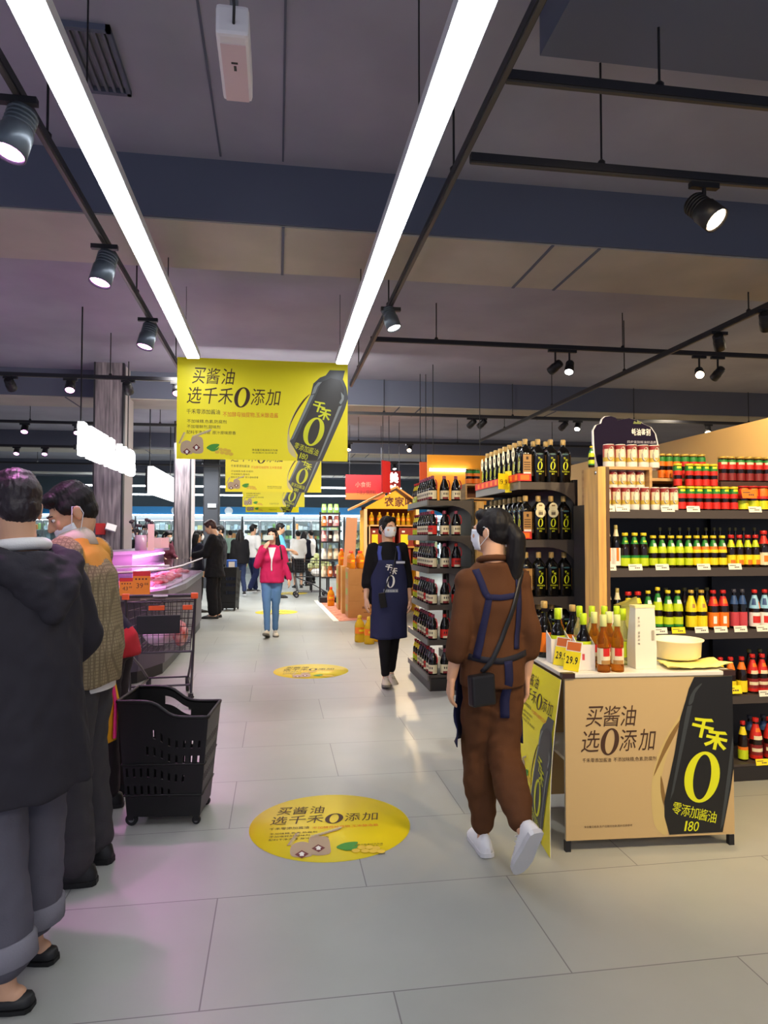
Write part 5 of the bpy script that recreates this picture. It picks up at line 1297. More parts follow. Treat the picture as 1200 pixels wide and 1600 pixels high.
# utensils in a jar, plus paper cards on the far side of the counter
p = (rx(226, 9.3), 9.3)
q = thing('utensil_jar', 'jar of dark tongs and ladles on the meat counter riser', 'jar', (p[0] - .06, p[1] + .1, 1.3150)); MB().lathe([(.07, 0), (.075, .01), (.075, .2), (.068, .2), (.066, .02), (.0005, .015)], MAT('jar_pink', (190, 150, 176), .2), 18).build('jar_body', q)
for j in range(7):
    a = j * .9; top = Vector((.13 * math.cos(a), .1 * math.sin(a), .36 + .04 * math.sin(j * 2.3)))
    MB().tube([(.02 * math.cos(a), .02 * math.sin(a), .03), top], .006, MAT('tong_dark', (60, 44, 56), .4), 6).ell(top, (.03, .03, .022), MATS['tong_dark'], 8).build('utensil', q)
q = thing('standing_card', 'pinkish upright card beside the utensil jar on the meat counter', 'card', (rx(236, 9.2), 9.22, 1.3150), .2); MB().box(-.04, 0, 0, .04, .02, .34, MAT('pink_card', (236, 190, 190), .5)).build('card', q)
for i, (u, y, lab) in enumerate(((296, 11.3, 'pale upright price card at the far end of the meat counter, left of two'), (305, 11.4, 'pale upright price card at the far end of the meat counter, right of two'))):
    q = thing('standing_card', lab, 'card', (min(rx(u, y), -1.86 + .1 * i), y, 1.3150), 0, 'cards on the meat counter'); MB().box(-.06, 0, 0, .06, .02, .16, MATS['pink_card']).build('card', q)

# ================================================================== SHOPPING TROLLEYS
wire = MAT('trolley_wire', (70, 66, 72), .35, metal=.7); wire_d = MAT('trolley_dark', (36, 34, 36), .4); orange_pl = MAT('orange_plastic', (226, 90, 40), .45); rubber = MAT('rubber', (24, 24, 26), .7)
def trolley(name_label, loc, rz, wm, accents=True, W=.56, L=.86):
    """local +Y is the driving direction, the handle bar stands at y = 0"""
    t = thing('shopping_trolley', name_label, 'trolley', loc, rz, None)
    z0, z1 = .50, .93
    b = MB(); r = .0032
    def P4(x, y, k): # k 0 bottom 1 top
        return Vector((x * (.86 + .14 * k) * (1 - .18 * y / L), .06 + y * (1 - .0 * k), z0 + (z1 - z0) * k - .06 * (y / L) * k))
    nx, ny, nz = 11, 15, 6
    for i in range(nx + 1):
        x = -W / 2 + W * i / nx
        b.tube([P4(x, 0, 1), P4(x, 0, 0), P4(x, L, 0), P4(x, L, 1)], r, wm, 5)
    for j in range(ny + 1):
        y = L * j / ny
        b.tube([P4(-W / 2, y, 1), P4(-W / 2, y, 0), P4(W / 2, y, 0), P4(W / 2, y, 1)], r, wm, 5)
    for k in range(1, nz + 1):
        f = k / nz; b.tube([P4(-W / 2, 0, f), P4(-W / 2, L, f), P4(W / 2, L, f), P4(W / 2, 0, f), P4(-W / 2, 0, f)], r if k < nz else .007, wm, 6)
    b.build('basket', t)
    fr = MB()
    for s in (-1, 1):
        fr.tube([(s * (W / 2 + .005), -.02, .99), (s * (W / 2 - .01), .03, .52), (s * (W / 2 - .03), .10, .12), (s * (W / 2 - .01), .06, .10)], .011, wire, 8)
        fr.tube([(s * (W / 2 - .02), .05, .50), (s * (W / 2 - .06), .5, .30), (s * (W / 2 - .10), .80, .12)], .011, wire, 8)
        fr.tube([(s * (W / 2 - .03), .10, .14), (s * (W / 2 - .10), .80, .13)], .010, wire, 8)
    fr.tube([(-W / 2 + .03, .1, .20), (W / 2 - .03, .1, .20)], .009, wire, 8).tube([(-W / 2 + .1, .78, .14), (W / 2 - .1, .78, .14)], .009, wire, 8)
    fr.tube([(-W / 2, .04, .50), (W / 2, .04, .50)], .009, wire, 8)
    fr.build('frame', t)
    h = MB().tube([(-W / 2 - .01, -.03, .99), (W / 2 + .01, -.03, .99)], .015, wire_d, 10).build('handle_bar', t)
    MB().box(-.06, -.047, .985, .06, -.044, 1.0, white_pl).build('handle_print', h)
    if accents:
        for s in (-1, 1): MB().box(s * (W / 2) - .03, -.052, .962, s * (W / 2) + .03, -.006, 1.012, orange_pl).build('corner_cap', t, .008)
        MB().box(-.10, -.004, .865, .03, .012, .905, orange_pl).build('clip', t, .004); MB().box(W / 2 - .10, -.004, .865, W / 2 - .02, .012, .905, orange_pl).build('clip', t, .004)
    cs = MB().box(-.20, .012, .66, .16, .028, .82, black_m); cs.build('child_seat', t, .006)
    MB().tube([(-.12, .0, .95), (-.12, .0, .91), (-.02, .0, .91), (.02, -.01, .95)], .005, wire, 6).build('hook', t)
    for x, y in ((-W / 2 + .03, .08), (W / 2 - .03, .08), (-W / 2 + .1, .80), (W / 2 - .1, .80)):
        w = MB().lathe([(.058, -.014), (.062, -.008), (.062, .008), (.058, .014)], rubber, 18, Matrix.Translation((x, y - .02, .0625)) @ Matrix.Rotation(PI / 2, 4, 'Y')).build('wheel', t)
        MB().lathe([(.028, -.016), (.028, .016)], MAT('hub_grey', (130, 130, 134), .4), 12, Matrix.Translation((x, y - .02, .0625)) @ Matrix.Rotation(PI / 2, 4, 'Y')).build('hub', w)
        MB().box(x - .022, y - .035, .07, x - .016, y + .01, .125, wire).box(x + .016, y - .035, .07, x + .022, y + .01, .125, wire).box(x - .022, y - .03, .125, x + .022, y + .01, .132, wire).build('caster_fork', t)
    return t
p = pxz(256, 1103, 0)
trolley('orange-cornered metal shopping trolley standing in front of the meat counter', (p.x, p.y - .22, 0.0006), .06, wire)
rm = random.Random(2)
pinkbag = MAT('meat_bag', (226, 180, 176), .25, noise_=16, col2=(190, 70, 60))
def lump(nm, lab, loc, r, m):
    b = MB(); b.ell((0, 0, r[2]), r, m, 18); me = b.mesh(nm)
    for v in me.vertices:
        n_ = noise.noise(v.co * 14 + Vector(loc)) * .25 + noise.noise(v.co * 34) * .12
        v.co = Vector((v.co.x * (1 + n_), v.co.y * (1 + n_), max(v.co.z * (1 + n_ * .6), .0)))
    return tag(link(nm, me, None, loc), lab, 'bag', 'bags in the metal trolley')
lump('shopping_bag', 'large pale pink plastic bag lying in the metal trolley', (p.x - .08, p.y + .20, .507), (.13, .2, .09), MAT('pale_bag', (226, 190, 210), .2, noise_=10, col2=(240, 220, 232)))
lump('shopping_bag', 'reddish bag of meat at the right side of the metal trolley', (p.x + .125, p.y + .10, .507), (.062, .13, .11), pinkbag)
# the far trolley seen from the side
p2 = pxz(452, 934, 0)
ft = trolley('dark shopping trolley in the far aisle, seen from its side beside the blue-shirted man', (p2.x + .10, p2.y + .15, 0.0006), -PI / 2 + .05, wire_d, False, .52, .92)
lump('shopping_bag', 'white plastic bag in the far dark trolley', (p2.x + .66, p2.y + .1, .507), (.13, .12, .10), MAT('white_bag', (230, 228, 222), .4))
bpy.data.objects['shopping_bag.002']['group'] = 'goods in the far trolley'
# ---- black wheeled baskets
bpl = MAT('basket_plastic', (15, 15, 16), .5, bump=(60, .1, .002)); pale_hub = MAT('wheel_hub', (110, 110, 112), .4)
def wheel_basket(label, loc, rz, W=.44, D=.36, H=.50, group=None, holes=True):
    """open plastic tub that widens upward, its handle side (x = -W/2 end) higher"""
    t = thing('wheeled_basket', label, 'basket', loc, rz, group)
    z0 = .05
    def rimz(x): return H + .085 * (1 / (1 + math.exp(18 * x / W)))      # the swooping rim
    def pt(side, s_, k):
        ang = {0: ((-.5 + s_), -.5), 1: (.5, -.5 + s_), 2: (.5 - s_, .5), 3: (-.5, .5 - s_)}[side]
        X, Y = ang[0] * W, ang[1] * D
        zt_ = rimz(X)
        f = .80 + .20 * k
        return Vector((X * f, Y * f, z0 + (zt_ - z0) * k))
    b = MB()
    rows = 26
    def is_hole(side, i, k, n):
        if not holes: return False
        if side in (0, 2):
            c = i / n; r_ = k / rows
            if side == 2 and 22 <= k <= 23 and .34 < 1 - c < .66: return True
            if i % 3 == 1:
                if k in (18, 19) and c > .3: return True
                if k in (14, 15) and .25 < c: return True
                if k in (9, 10) and c < .75: return True
                if k in (5, 6) and c < .6: return True
        else:
            if i % 3 == 1 and k in (18, 19, 14, 15, 9, 10): return True
            if side == 1 and 0: return True
        return False
    for side in range(4):
        n = 34 if side in (0, 2) else 28
        for k in range(rows):
            for i in range(n):
                if is_hole(side, i, k, n): continue
                a = [pt(side, i / n, k / rows), pt(side, (i + 1) / n, k / rows), pt(side, (i + 1) / n, (k + 1) / rows), pt(side, i / n, (k + 1) / rows)]
                b.add(a, [(0, 1, 2, 3)], bpl)
    b.add([pt(0, 0, 0), pt(0, 1, 0), pt(2, 0, 0), pt(2, 1, 0)], [(0, 3, 2, 1)], bpl)
    me = b.mesh('tub'); bm = bmesh.new(); bm.from_mesh(me); bmesh.ops.remove_doubles(bm, verts=bm.verts, dist=1e-5); bmesh.ops.recalc_face_normals(bm, faces=bm.faces); bm.to_mesh(me); bm.free()
    o = link('tub', me, t); md = o.modifiers.new('thickness', 'SOLIDIFY'); md.thickness = .006; md.offset = 0
    rim = []
    for side in range(4):
        for i in range(16): rim.append(pt(side, i / 16, 1) + Vector((0, 0, .003)))
    rim.append(rim[0]); MB().tube(rim, .010, bpl, 8).build('rim', t)
    h = MB()
    for zz, s_ in ((.32, 1.0), (.16, .93)):
        q_ = []
        for side in range(4):
            for i in range(8): c = pt(side, i / 8, zz / H); q_.append(Vector((c.x * 1.01, c.y * 1.01, zz)))
        q_.append(q_[0]); h.tube(q_, .005, bpl, 6)
    h.build('rib', t)
    for x in (-W * .36, W * .36):
        for y in (-D * .36, D * .36):
            rr = .032 if x < 0 else .022
            w = MB().lathe([(rr * .9, -.011), (rr, -.006), (rr, .006), (rr * .9, .011)], rubber, 16, Matrix.Translation((x, y, rr + .0005)) @ Matrix.Rotation(PI / 2, 4, 'X')).build('wheel', t)
            MB().lathe([(rr * .45, -.0125), (rr * .45, .0125)], pale_hub, 12, Matrix.Translation((x, y, rr + .0005)) @ Matrix.Rotation(PI / 2, 4, 'X')).build('hub', w)
            MB().box(x - .012, y - .018, rr, x + .012, y - .0126, .06, bpl).box(x - .012, y + .0126, rr, x + .012, y + .018, .06, bpl).build('wheel_bracket', t)
    return t
pb = pxz(259, 1292, 0)
wheel_basket('tall black wheeled shopping basket with slotted sides, in the aisle behind the plaid-shirted man', (pb.x, pb.y + .16, 0), -.10, .46, .36, .56)
pb2 = pxz(360, 953, 0)
wheel_basket('small-looking black wheeled basket behind the black-clad shopper at the counter', (pb2.x, pb2.y, 0), 1.4, .40, .33, .78)
t = thing('blue_bag', 'blue and white bag standing in the far black basket', 'bag', (pb2.x + .02, pb2.y, .30), .2)
MB().box(-.10, -.06, -.2, .10, .06, .72, MAT('bag_blue', (40, 90, 176), .5)).build('bag', t, .02); MB().box(-.07, -.0625, .45, .05, -.061, .68, MAT('bag_white', (220, 220, 226), .5)).build('print', t)
# ================================================================== PEOPLE
def organic(mb, voxel, name, parent, mat, smooth=4, disp=None, rule=None, mats=None):
    """one continuous skin over the given volumes"""
    me = mb.mesh('tmp'); o = link('tmp', me)
    md = o.modifiers.new('r', 'REMESH'); md.mode = 'VOXEL'; md.voxel_size = voxel
    bpy.context.view_layer.update()
    dg = bpy.context.evaluated_depsgraph_get()
    out = bpy.data.meshes.new_from_object(o.evaluated_get(dg)); out.name = name
    bpy.data.objects.remove(o); bpy.data.meshes.remove(me)
    bm = bmesh.new(); bm.from_mesh(out)
    for _ in range(smooth): bmesh.ops.smooth_vert(bm, verts=bm.verts, factor=.5, use_axis_x=True, use_axis_y=True, use_axis_z=True)
    if disp:
        bm.normal_update()
        for v in bm.verts: v.co += v.normal * disp(v.co)
    bm.to_mesh(out); bm.free()
    out.materials.clear()
    for m in (mats or [mat]): out.materials.append(m)
    out.polygons.foreach_set('use_smooth', [True] * len(out.polygons))
    if rule: out.polygons.foreach_set('material_index', [rule(p.center) for p in out.polygons])
    else: out.polygons.foreach_set('material_index', [0] * len(out.polygons))
    out.update()
    return link(name, out, parent)
def folds(amp, sx=9., sz=5., seed=0.):
    def f(c):
        return amp * (noise.noise(Vector((c.x * sx + seed, c.y * sx, c.z * sz + c.x * 3))) + .6 * noise.noise(Vector((c.x * sx * 2.1, c.y * sx * 2.1 + seed, c.z * sz * 2.6 + c.y * 9))))
    return f
V = lambda *a: Vector(a)
skin_m = lambda k: MAT('skin_%d' % k, [(224, 178, 146), (206, 158, 124), (214, 166, 134)][k], .5, spec=.4, bump=(220, .06, .001))
FAB = lambda n, *c, **k: MAT('cloth_' + n, c, .85, spec=.2, bump=(160, .35, .002), **k)
def checked(n, base, line):
    if 'cloth_' + n in MATS: return MATS['cloth_' + n]
    m = FAB(n, *base); nt = m.node_tree; b = nt.nodes['Principled BSDF']; tc = nt.nodes.new('ShaderNodeTexCoord'); prev = None
    mask = None
    for ax in ('X', 'Y', 'Z'):
        w = nt.nodes.new('ShaderNodeTexWave'); w.bands_direction = ax; w.inputs['Scale'].default_value = 19 if ax != 'Z' else 21; w.inputs['Distortion'].default_value = .6
        nt.links.new(tc.outputs['Object'], w.inputs['Vector'])
        r = nt.nodes.new('ShaderNodeValToRGB'); r.color_ramp.elements[0].position = .78; r.color_ramp.elements[1].position = .95
        nt.links.new(w.outputs['Fac'], r.inputs['Fac'])
        if mask is None: mask = r.outputs['Color']
        else:
            a = nt.nodes.new('ShaderNodeMixRGB'); a.blend_type = 'LIGHTEN'; a.inputs['Fac'].default_value = 1
            nt.links.new(mask, a.inputs['Color1']); nt.links.new(r.outputs['Color'], a.inputs['Color2']); mask = a.outputs['Color']
    mx = nt.nodes.new('ShaderNodeMixRGB'); mx.inputs['Color1'].default_value = (*lin(base), 1); mx.inputs['Color2'].default_value = (*lin(line), 1)
    q = nt.nodes.new('ShaderNodeMath'); q.operation = 'MULTIPLY'; q.inputs[1].default_value = .5
    nt.links.new(mask, q.inputs[0]); nt.links.new(q.outputs[0], mx.inputs['Fac']); nt.links.new(mx.outputs['Color'], b.inputs['Base Color'])
    return m
hair_m = MAT('hair_black', (20, 17, 18), .55, spec=.35, bump=(90, .5, .004), stretch=(1, 1, .15)); hair_r = MAT('hair_reddish', (58, 30, 30), .45, spec=.5, bump=(90, .5, .004), stretch=(1, 1, .15))
mask_m = MAT('mask_white', (226, 230, 236), .7); eye_w = MAT('eye_white', (232, 228, 224), .3); eye_d = MAT('eye_dark', (28, 18, 14), .15); lip_m = MAT('lips', (176, 96, 88), .5)

def hand(mb, w, d, n, t, S, curl, mat, k=1.):
    """palm and five separate fingers; w wrist, d towards the fingers, n the way the palm faces, t towards the thumb"""
    d, n, t = d.normalized(), n.normalized(), t.normalized(); s = S * k
    lens = (.066, .074, .069, .054)
    for i in range(4):
        off = t * (.031 - .0205 * i) * s
        kn = w + d * (.088 - .004 * abs(i - 1)) * s + off
        mb.cap(w + d * .005 * s + off * .55, .0155 * s, kn, .0125 * s, mat, 8)
        a, p = .12, kn
        for j, f in enumerate((.46, .31, .23)):
            a += curl * (.55, .75, .5)[j]
            q = p + (d * math.cos(a) + n * math.sin(a)) * lens[i] * f * s
            mb.cap(p, (.0105, .0095, .0088)[j] * s, q, (.0095, .0088, .0078)[j] * s, mat, 8); p = q
    b0 = w + d * .018 * s + t * .022 * s + n * .006 * s; b1 = w + d * .052 * s + t * .046 * s + n * .018 * s; b2 = w + d * .082 * s + t * .048 * s + n * (.022 + .012 * curl) * s; b3 = w + d * .106 * s + t * .040 * s + n * (.026 + .02 * curl) * s
    mb.cap(b0, .0165 * s, b1, .013 * s, mat, 8).cap(b1, .0115 * s, b2, .0105 * s, mat, 8).cap(b2, .0105 * s, b3, .0085 * s, mat, 8)

def person(label, loc, rz, H=1.65, sex='f', J=None, head=(0, 0, 0), skin=0, hair=('short', None), top=None, bottom=None, shoes=None, mask=None, vox=.014, curl=(.35, .35), hands=None, feet=None, group=None, face=True, seed=0.):
    """feet: per side (yaw, pitch); hands: per side (direction, palm, thumb) or None for hanging"""
    S = H / 1.7
    t = thing('person', label, 'person', (*loc, 0), rz, group)
    j = dict(pelvis=(0, 0, .93), chest=(0, .0, 1.22), neck=(0, -.015, 1.425), head=(0, .02, 1.585), shL=(-.165, -.01, 1.375), shR=(.165, -.01, 1.375), elL=(-.205, -.03, 1.10), elR=(.205, -.03, 1.10), wrL=(-.215, .04, .86), wrR=(.215, .04, .86),
             hipL=(-.085, 0, .90), hipR=(.085, 0, .90), knL=(-.095, .02, .49), knR=(.095, .02, .49), anL=(-.10, -.02, .085), anR=(.10, -.02, .085))
    if sex == 'f':
        j.update(shL=(-.15, -.01, 1.375), shR=(.15, -.01, 1.375), elL=(-.185, -.03, 1.10), elR=(.185, -.03, 1.10), wrL=(-.20, .04, .87), wrR=(.20, .04, .87))
    j.update(J or {})
    j = {k: Vector(v) * S for k, v in j.items()}
    P_, C_, N_, Hd = j['pelvis'], j['chest'], j['neck'], j['head']
    sk = skin_m(skin)
    Rs = (j['shR'] - j['shL']).normalized(); Rh = (j['hipR'] - j['hipL']).normalized()
    def ring(c, R, a, b, up, n=20):
        F = up.cross(R).normalized()
        return [c + R * (a * math.cos(2 * PI * q / n)) + F * (b * math.sin(2 * PI * q / n)) for q in range(n)]
    def torso(mb, grow, mat, hem=.0, hemw=None, widths=None, neckr=.062):
        W = widths or (((.160, .112), (.138, .098), (.158, .112), (.155, .085)) if sex == 'f' else ((.160, .112), (.150, .105), (.178, .122), (.178, .092)))
        up0 = (C_ - P_).normalized(); up1 = (N_ - C_).normalized()
        Rm = (Rs + Rh).normalized()
        g = grow
        rs = []
        if hem: rs.append(ring(P_ - Vector((0, 0, 1)) * hem * S, Rh, (hemw or (W[0][0] + .01)) * S + g, ((hemw or (W[0][0] + .01)) * .72) * S + g, V(0, 0, 1)))
        rs.append(ring(P_, Rh, W[0][0] * S + g, W[0][1] * S + g, up0)); rs.append(ring(P_.lerp(C_, .55), Rm, W[1][0] * S + g, W[1][1] * S + g, up0))
        rs.append(ring(C_.lerp(N_, .1), Rs, W[2][0] * S + g, W[2][1] * S + g, (up0 + up1).normalized())); rs.append(ring(C_.lerp(N_, .62), Rs, W[3][0] * S + g, W[3][1] * S + g, up1))
        rs.append(ring(C_.lerp(N_, .88), Rs, .105 * S + g, .07 * S + g, up1)); rs.append(ring(N_ + up1 * .012 * S, Rs, neckr * S + g, neckr * S + g, up1))
        mb.loft(rs, mat)
        for s_ in ('shL', 'shR'): mb.ell(j[s_] + V(0, 0, -.005), .05 * S + g, mat, 12)
        if sex == 'f':
            Fd = up0.cross(Rs).normalized()
            for s_ in (-1, 1): mb.ell(C_ + Rs * .065 * S * s_ + Fd * .078 * S - up0 * .0 + V(0, 0, .0), .062 * S + g * .8, mat, 12)
    # ---- body: one continuous skin
    b = MB(); torso(b, -.012, sk)
    MH = Matrix.Translation(Hd) @ Matrix.Rotation(head[0], 4, 'Z') @ Matrix.Rotation(head[1], 4, 'X') @ Matrix.Rotation(head[2], 4, 'Y') @ Matrix.Scale(S * (1.0 if sex == 'm' else .97), 4)
    hp = lambda x, y, z: MH @ V(x, y, z)
    Rh3 = MH.to_3x3()
    def he(c, r, n=14): b.ell(hp(*c), tuple(q * S for q in r), sk, n, None, Rh3.normalized())
    he((0, -.018, .035), (.074, .092, .082)); he((0, .030, -.015), (.063, .062, .085)); he((0, .040, -.075), (.043, .045, .034)); he((0, .05, -.05), (.052, .045, .045))
    he((0, .076, .022), (.05, .018, .012)); he((-.036, .062, -.022), (.024, .024, .022)); he((.036, .062, -.022), (.024, .024, .022))
    b.cap(hp(0, .088, .008), .0085 * S, hp(0, .108, -.028), .0125 * S, sk, 10); he((-.011, .095, -.031), (.009, .011, .008), 8); he((.011, .095, -.031), (.009, .011, .008), 8)
    he((0, .084, -.056), (.023, .012, .009)); he((0, .082, -.084), (.018, .014, .012))
    for s_ in (-1, 1): he((.076 * s_, -.012, -.008), (.010, .02, .033), 10); he((.080 * s_, -.018, .006), (.009, .016, .018), 8)
    b.cap(hp(0, -.022, -.05), .056 * S, N_ + V(0, 0, -.02), .056 * S, sk, 14)
    HB = {}
    for i, s_ in enumerate('LR'):
        sh, el, wr = j['sh' + s_], j['el' + s_], j['wr' + s_]
        b.chain([sh, sh.lerp(el, .5), el, el.lerp(wr, .35), wr], [.044 * S, .041 * S, .034 * S, .036 * S, .0245 * S], sk, 12)
        sgn = -1 if s_ == 'L' else 1
        if hands and hands[i]: d_, n_, th = (Vector(q) for q in hands[i])
        else: d_, n_, th = (wr - el).normalized() * .6 + V(0, .05, -.55), V(-sgn, 0, 0), V(0, 1, .25)
        hand(b, wr, d_, n_, th, S, curl[i], sk)
        HB[s_] = (wr, d_.normalized())
        hip, kn, an = j['hip' + s_], j['kn' + s_], j['an' + s_]
        b.chain([hip, hip.lerp(kn, .5), kn, kn.lerp(an, .3), kn.lerp(an, .65), an], [.078 * S, .066 * S, .047 * S, .049 * S, .036 * S, .031 * S], sk, 12)
        yw, pt = feet[i] if feet else (0.12 * -sgn, 0)
        MF = Matrix.Translation(an) @ Matrix.Rotation(yw, 4, 'Z') @ Matrix.Rotation(pt, 4, 'X') @ Matrix.Translation((0, 0, -.085 * S)) @ Matrix.Scale(S, 4)
        b.cap(MF @ V(0, -.035, .04), .03 * S, MF @ V(0, .10, .035), .022 * S, sk, 10); b.cap(an, .03 * S, MF @ V(0, 0, .05), .032 * S, sk, 10)
        # ---- shoes
        sd = shoes or {}
        um = sd.get('mat', MAT('shoe_black', (26, 25, 26), .5)); sm = sd.get('sole', MAT('sole_black', (22, 22, 22), .6))
        low = sd.get('low', False)
        prof = [(-.083, .016, .045), (-.072, .031, .078 if not low else .05), (-.03, .037, .10 if not low else .052), (.02, .039, .088 if not low else .046), (.07, .045, .068 if not low else .05), (.12, .048, .056), (.165, .041, .046), (.19, .026, .036), (.20, .010, .028)]
        rings = []
        for y, w, h in prof:
            rg = []
            for q in range(14):
                a = 2 * PI * q / 14; c, s = math.cos(a), math.sin(a)
                z = .020 + (h - .02) * max(s, 0) ** .8 if s > 0 else .014
                rg.append((w * (abs(c) ** .7) * (1 if c > 0 else -1) * (1 - .25 * max(s, 0)), y, z))
            rings.append(rg)
        so = MB().loft(rings, um, True, True, True, MF).build('shoe', t)
        outl = [(-.086, .018), (-.075, .034), (-.03, .040), (.02, .040), (.07, .046), (.12, .050), (.165, .043), (.192, .028), (.204, .011)]
        poly = [(-w, y) for y, w in outl] + [(w, y) for y, w in reversed(outl)]
        MB().prism(poly[::-1], .0008, .022 if not low else .014, sm, MF).build('sole', so)
        if sd.get('laces'):
            lc = MB()
            for q in range(4): lc.tube([MF @ V(-.02, .025 + .022 * q, .094 - .010 * q), MF @ V(0, .03 + .022 * q, .100 - .010 * q), MF @ V(.02, .025 + .022 * q, .094 - .010 * q)], .004 * S, sd['laces'], 6)
            lc.build('laces', so)
    body = organic(b, vox * .6 if vox > .011 else .0062, 'body', t, sk, 3)
    # ---- face
    if face:
        for s_ in (-1, 1):
            e = MB().ell(hp(.031 * s_, .0795, .004), tuple(q * S for q in (.0145, .008, .0075)), eye_w, 10, None, Rh3.normalized()).build('eye', t)
            MB().ell(hp(.031 * s_, .0855, .004), tuple(q * S for q in (.0062, .004, .0062)), eye_d, 8, None, Rh3.normalized()).build('iris', e)
            MB().tube([hp(.014 * s_, .092, .022), hp(.032 * s_, .090, .027), hp(.05 * s_, .076, .022)], [.0025 * S, .0035 * S, .002 * S], hair_m, 6).build('eyebrow', t)
        if not mask: MB().ell(hp(0, .094, -.057), tuple(q * S for q in (.021, .006, .0075)), lip_m, 10, None, Rh3.normalized()).build('lips', t)
    if mask:
        dz = {'on': 0., 'chin': -.048}[mask]
        g = []
        for r in range(10):
            z = .012 - .105 * r / 9; row = []
            for c in range(15):
                a = (c / 14 - .5) * 2.75
                bulge = .014 * math.exp(-(a / .5) ** 2) * (1 - abs(r - 3.5) / 7) + .0018 * math.sin(r * 3.0)
                k = 1 - .17 * max(r - 5, 0) / 4
                row.append(hp((.072 * k) * math.sin(a), .012 + (.088 + bulge) * k * math.cos(a) - (.01 if mask == 'chin' else 0), z + dz))
            g.append(row)
        mo = MB().loft(g, mask_m, False, False, True).build('face_mask', t); md = mo.modifiers.new('thickness', 'SOLIDIFY'); md.thickness = .002
        for s_ in (-1, 1):
            lp = MB(); lp.tube([hp(.070 * s_, .03, .006 + dz), hp(.084 * s_, -.005, .026), hp(.091 * s_, -.030, .012), hp(.086 * s_, -.032, -.018), hp(.068 * s_, .028, -.075 + dz * .6)], .0017 * S, mask_m, 6)
            lp.build('ear_loop', mo)
    # ---- hair
    style, hm = hair[0], hair[1] or hair_m
    hb = MB()
    def hh(c, r, n=14): hb.ell(hp(*c), tuple(q * S for q in r), hm, n, None, Rh3.normalized())
    hh((0, -.026, .043), (.082, .096, .083)); hh((0, -.05, -.005), (.069, .062, .065))
    if style == 'short':
        hh((0, .045, .085), (.062, .045, .036)); hh((0, -.02, .09), (.07, .08, .046)); hh((-.062, -.0, .03), (.02, .05, .035)); hh((.062, -.0, .03), (.02, .05, .035))
    else:
        hh((-.028, .032, .086), (.043, .042, .032)); hh((.028, .032, .086), (.043, .042, .032))
        for s_ in (-1, 1): hh((.066 * s_, .0, .02), (.018, .05, .045))
    if style == 'ponytail':
        hb.chain([hp(0, -.115, .02), hp(0, -.145, -.03), hp(.005, -.14, -.12), hp(.012, -.125, -.22), hp(.015, -.12, -.30)], [.034 * S, .046 * S, .048 * S, .038 * S, .012 * S], hm, 12)
    if style == 'long':
        hb.chain([hp(-.05, -.06, .0), hp(-.075, -.05, -.12), hp(-.085, -.03, -.24), hp(-.08, -.01, -.34)], [.05 * S, .048 * S, .045 * S, .02 * S], hm, 12)
        hb.chain([hp(.05, -.07, .0), hp(.06, -.08, -.12), hp(.06, -.08, -.24)], [.05 * S, .045 * S, .03 * S], hm, 12)
        hb.chain([hp(0, -.09, .0), hp(0, -.09, -.12), hp(0, -.085, -.27)], [.05 * S, .055 * S, .04 * S], hm, 12)
    if style == 'bun': hh((0, -.125, .05), (.042, .036, .042))
    if style == 'low_bun': hh((0, -.12, -.04), (.036, .03, .036))
    amp = .0035 if style == 'short' else .0022
    Mi = MH.inverted()
    def hd(c):
        q = Mi @ c; a = math.atan2(q.x, q.y)
        return amp * S * (noise.noise(Vector((a * 30 + seed, q.z * (34 if style == 'short' else 6), q.y * 40))) + .5 * noise.noise(Vector((q.x * 90, q.y * 90, q.z * 30))))
    organic(hb, max(vox * .6, .0055), 'hair', t, hm, 2, hd)
    # ---- trousers or skirt
    bd = bottom or {}
    bmz = bd.get('mat', FAB('dark', 34, 34, 38)); r0, r1, r2 = bd.get('r', (.092, .066, .052)); end = bd.get('end', .92)
    q = MB()
    up0 = (C_ - P_).normalized()
    wz = bd.get('waist', .12); hw = bd.get('hipw', .166)
    q.loft([ring(P_ - V(0, 0, .07) * S, Rh, (hw - .016) * S, .108 * S, V(0, 0, 1)), ring(P_, Rh, hw * S, .118 * S, up0), ring(P_ + up0 * wz * S, Rh, (hw - .02) * S, .106 * S, up0)], bmz)
    if bd.get('skirt'):
        L = bd['skirt']; q.loft([ring(P_ - V(0, 0, L) * S, Rh, .22 * S, .17 * S, V(0, 0, 1)), ring(P_, Rh, .168 * S, .12 * S, up0)], bmz)
    else:
        for s_ in 'LR':
            hip, kn, an = j['hip' + s_], j['kn' + s_], j['an' + s_]
            e = kn.lerp(an, end)
            q.chain([hip + V(0, 0, -.01), hip.lerp(kn, .5), kn, kn.lerp(e, .5), e], [r0 * S, (r0 + r1) / 2 * S, r1 * S, (r1 * .45 + r2 * .55) * S * bd.get('calf', 1), r2 * S], bmz, 14)
    if bd.get('mat') is not None or True:
        tr = organic(q, vox, 'skirt' if bd.get('skirt') else 'trousers', t, bmz, 4, folds(bd.get('fold', .007), 10, 9, seed))
        if bd.get('cuff'):
            for s_ in 'LR':
                kn, an = j['kn' + s_], j['an' + s_]; d_ = (an - kn).normalized(); e = kn.lerp(an, end)
                cb = MB(); cb.tube([e - d_ * .045, e - d_ * .04, e + d_ * .025, e + d_ * .03], [(r2 + .004) * S, (r2 + .010) * S, (r2 + .010) * S, (r2 + .003) * S], bd['cuff'], 20); cb.build('cuff', tr)
    # ---- top
    td = top or {}
    tm = td.get('mat', FAB('dark', 34, 34, 38))
    q = MB(); torso(q, td.get('grow', .014), tm, td.get('hem', .05), td.get('hemw'), td.get('widths'), td.get('neckr', .062))
    slv = td.get('sleeve', 1.0); ra, rb, rc = td.get('r', (.058, .05, .04))
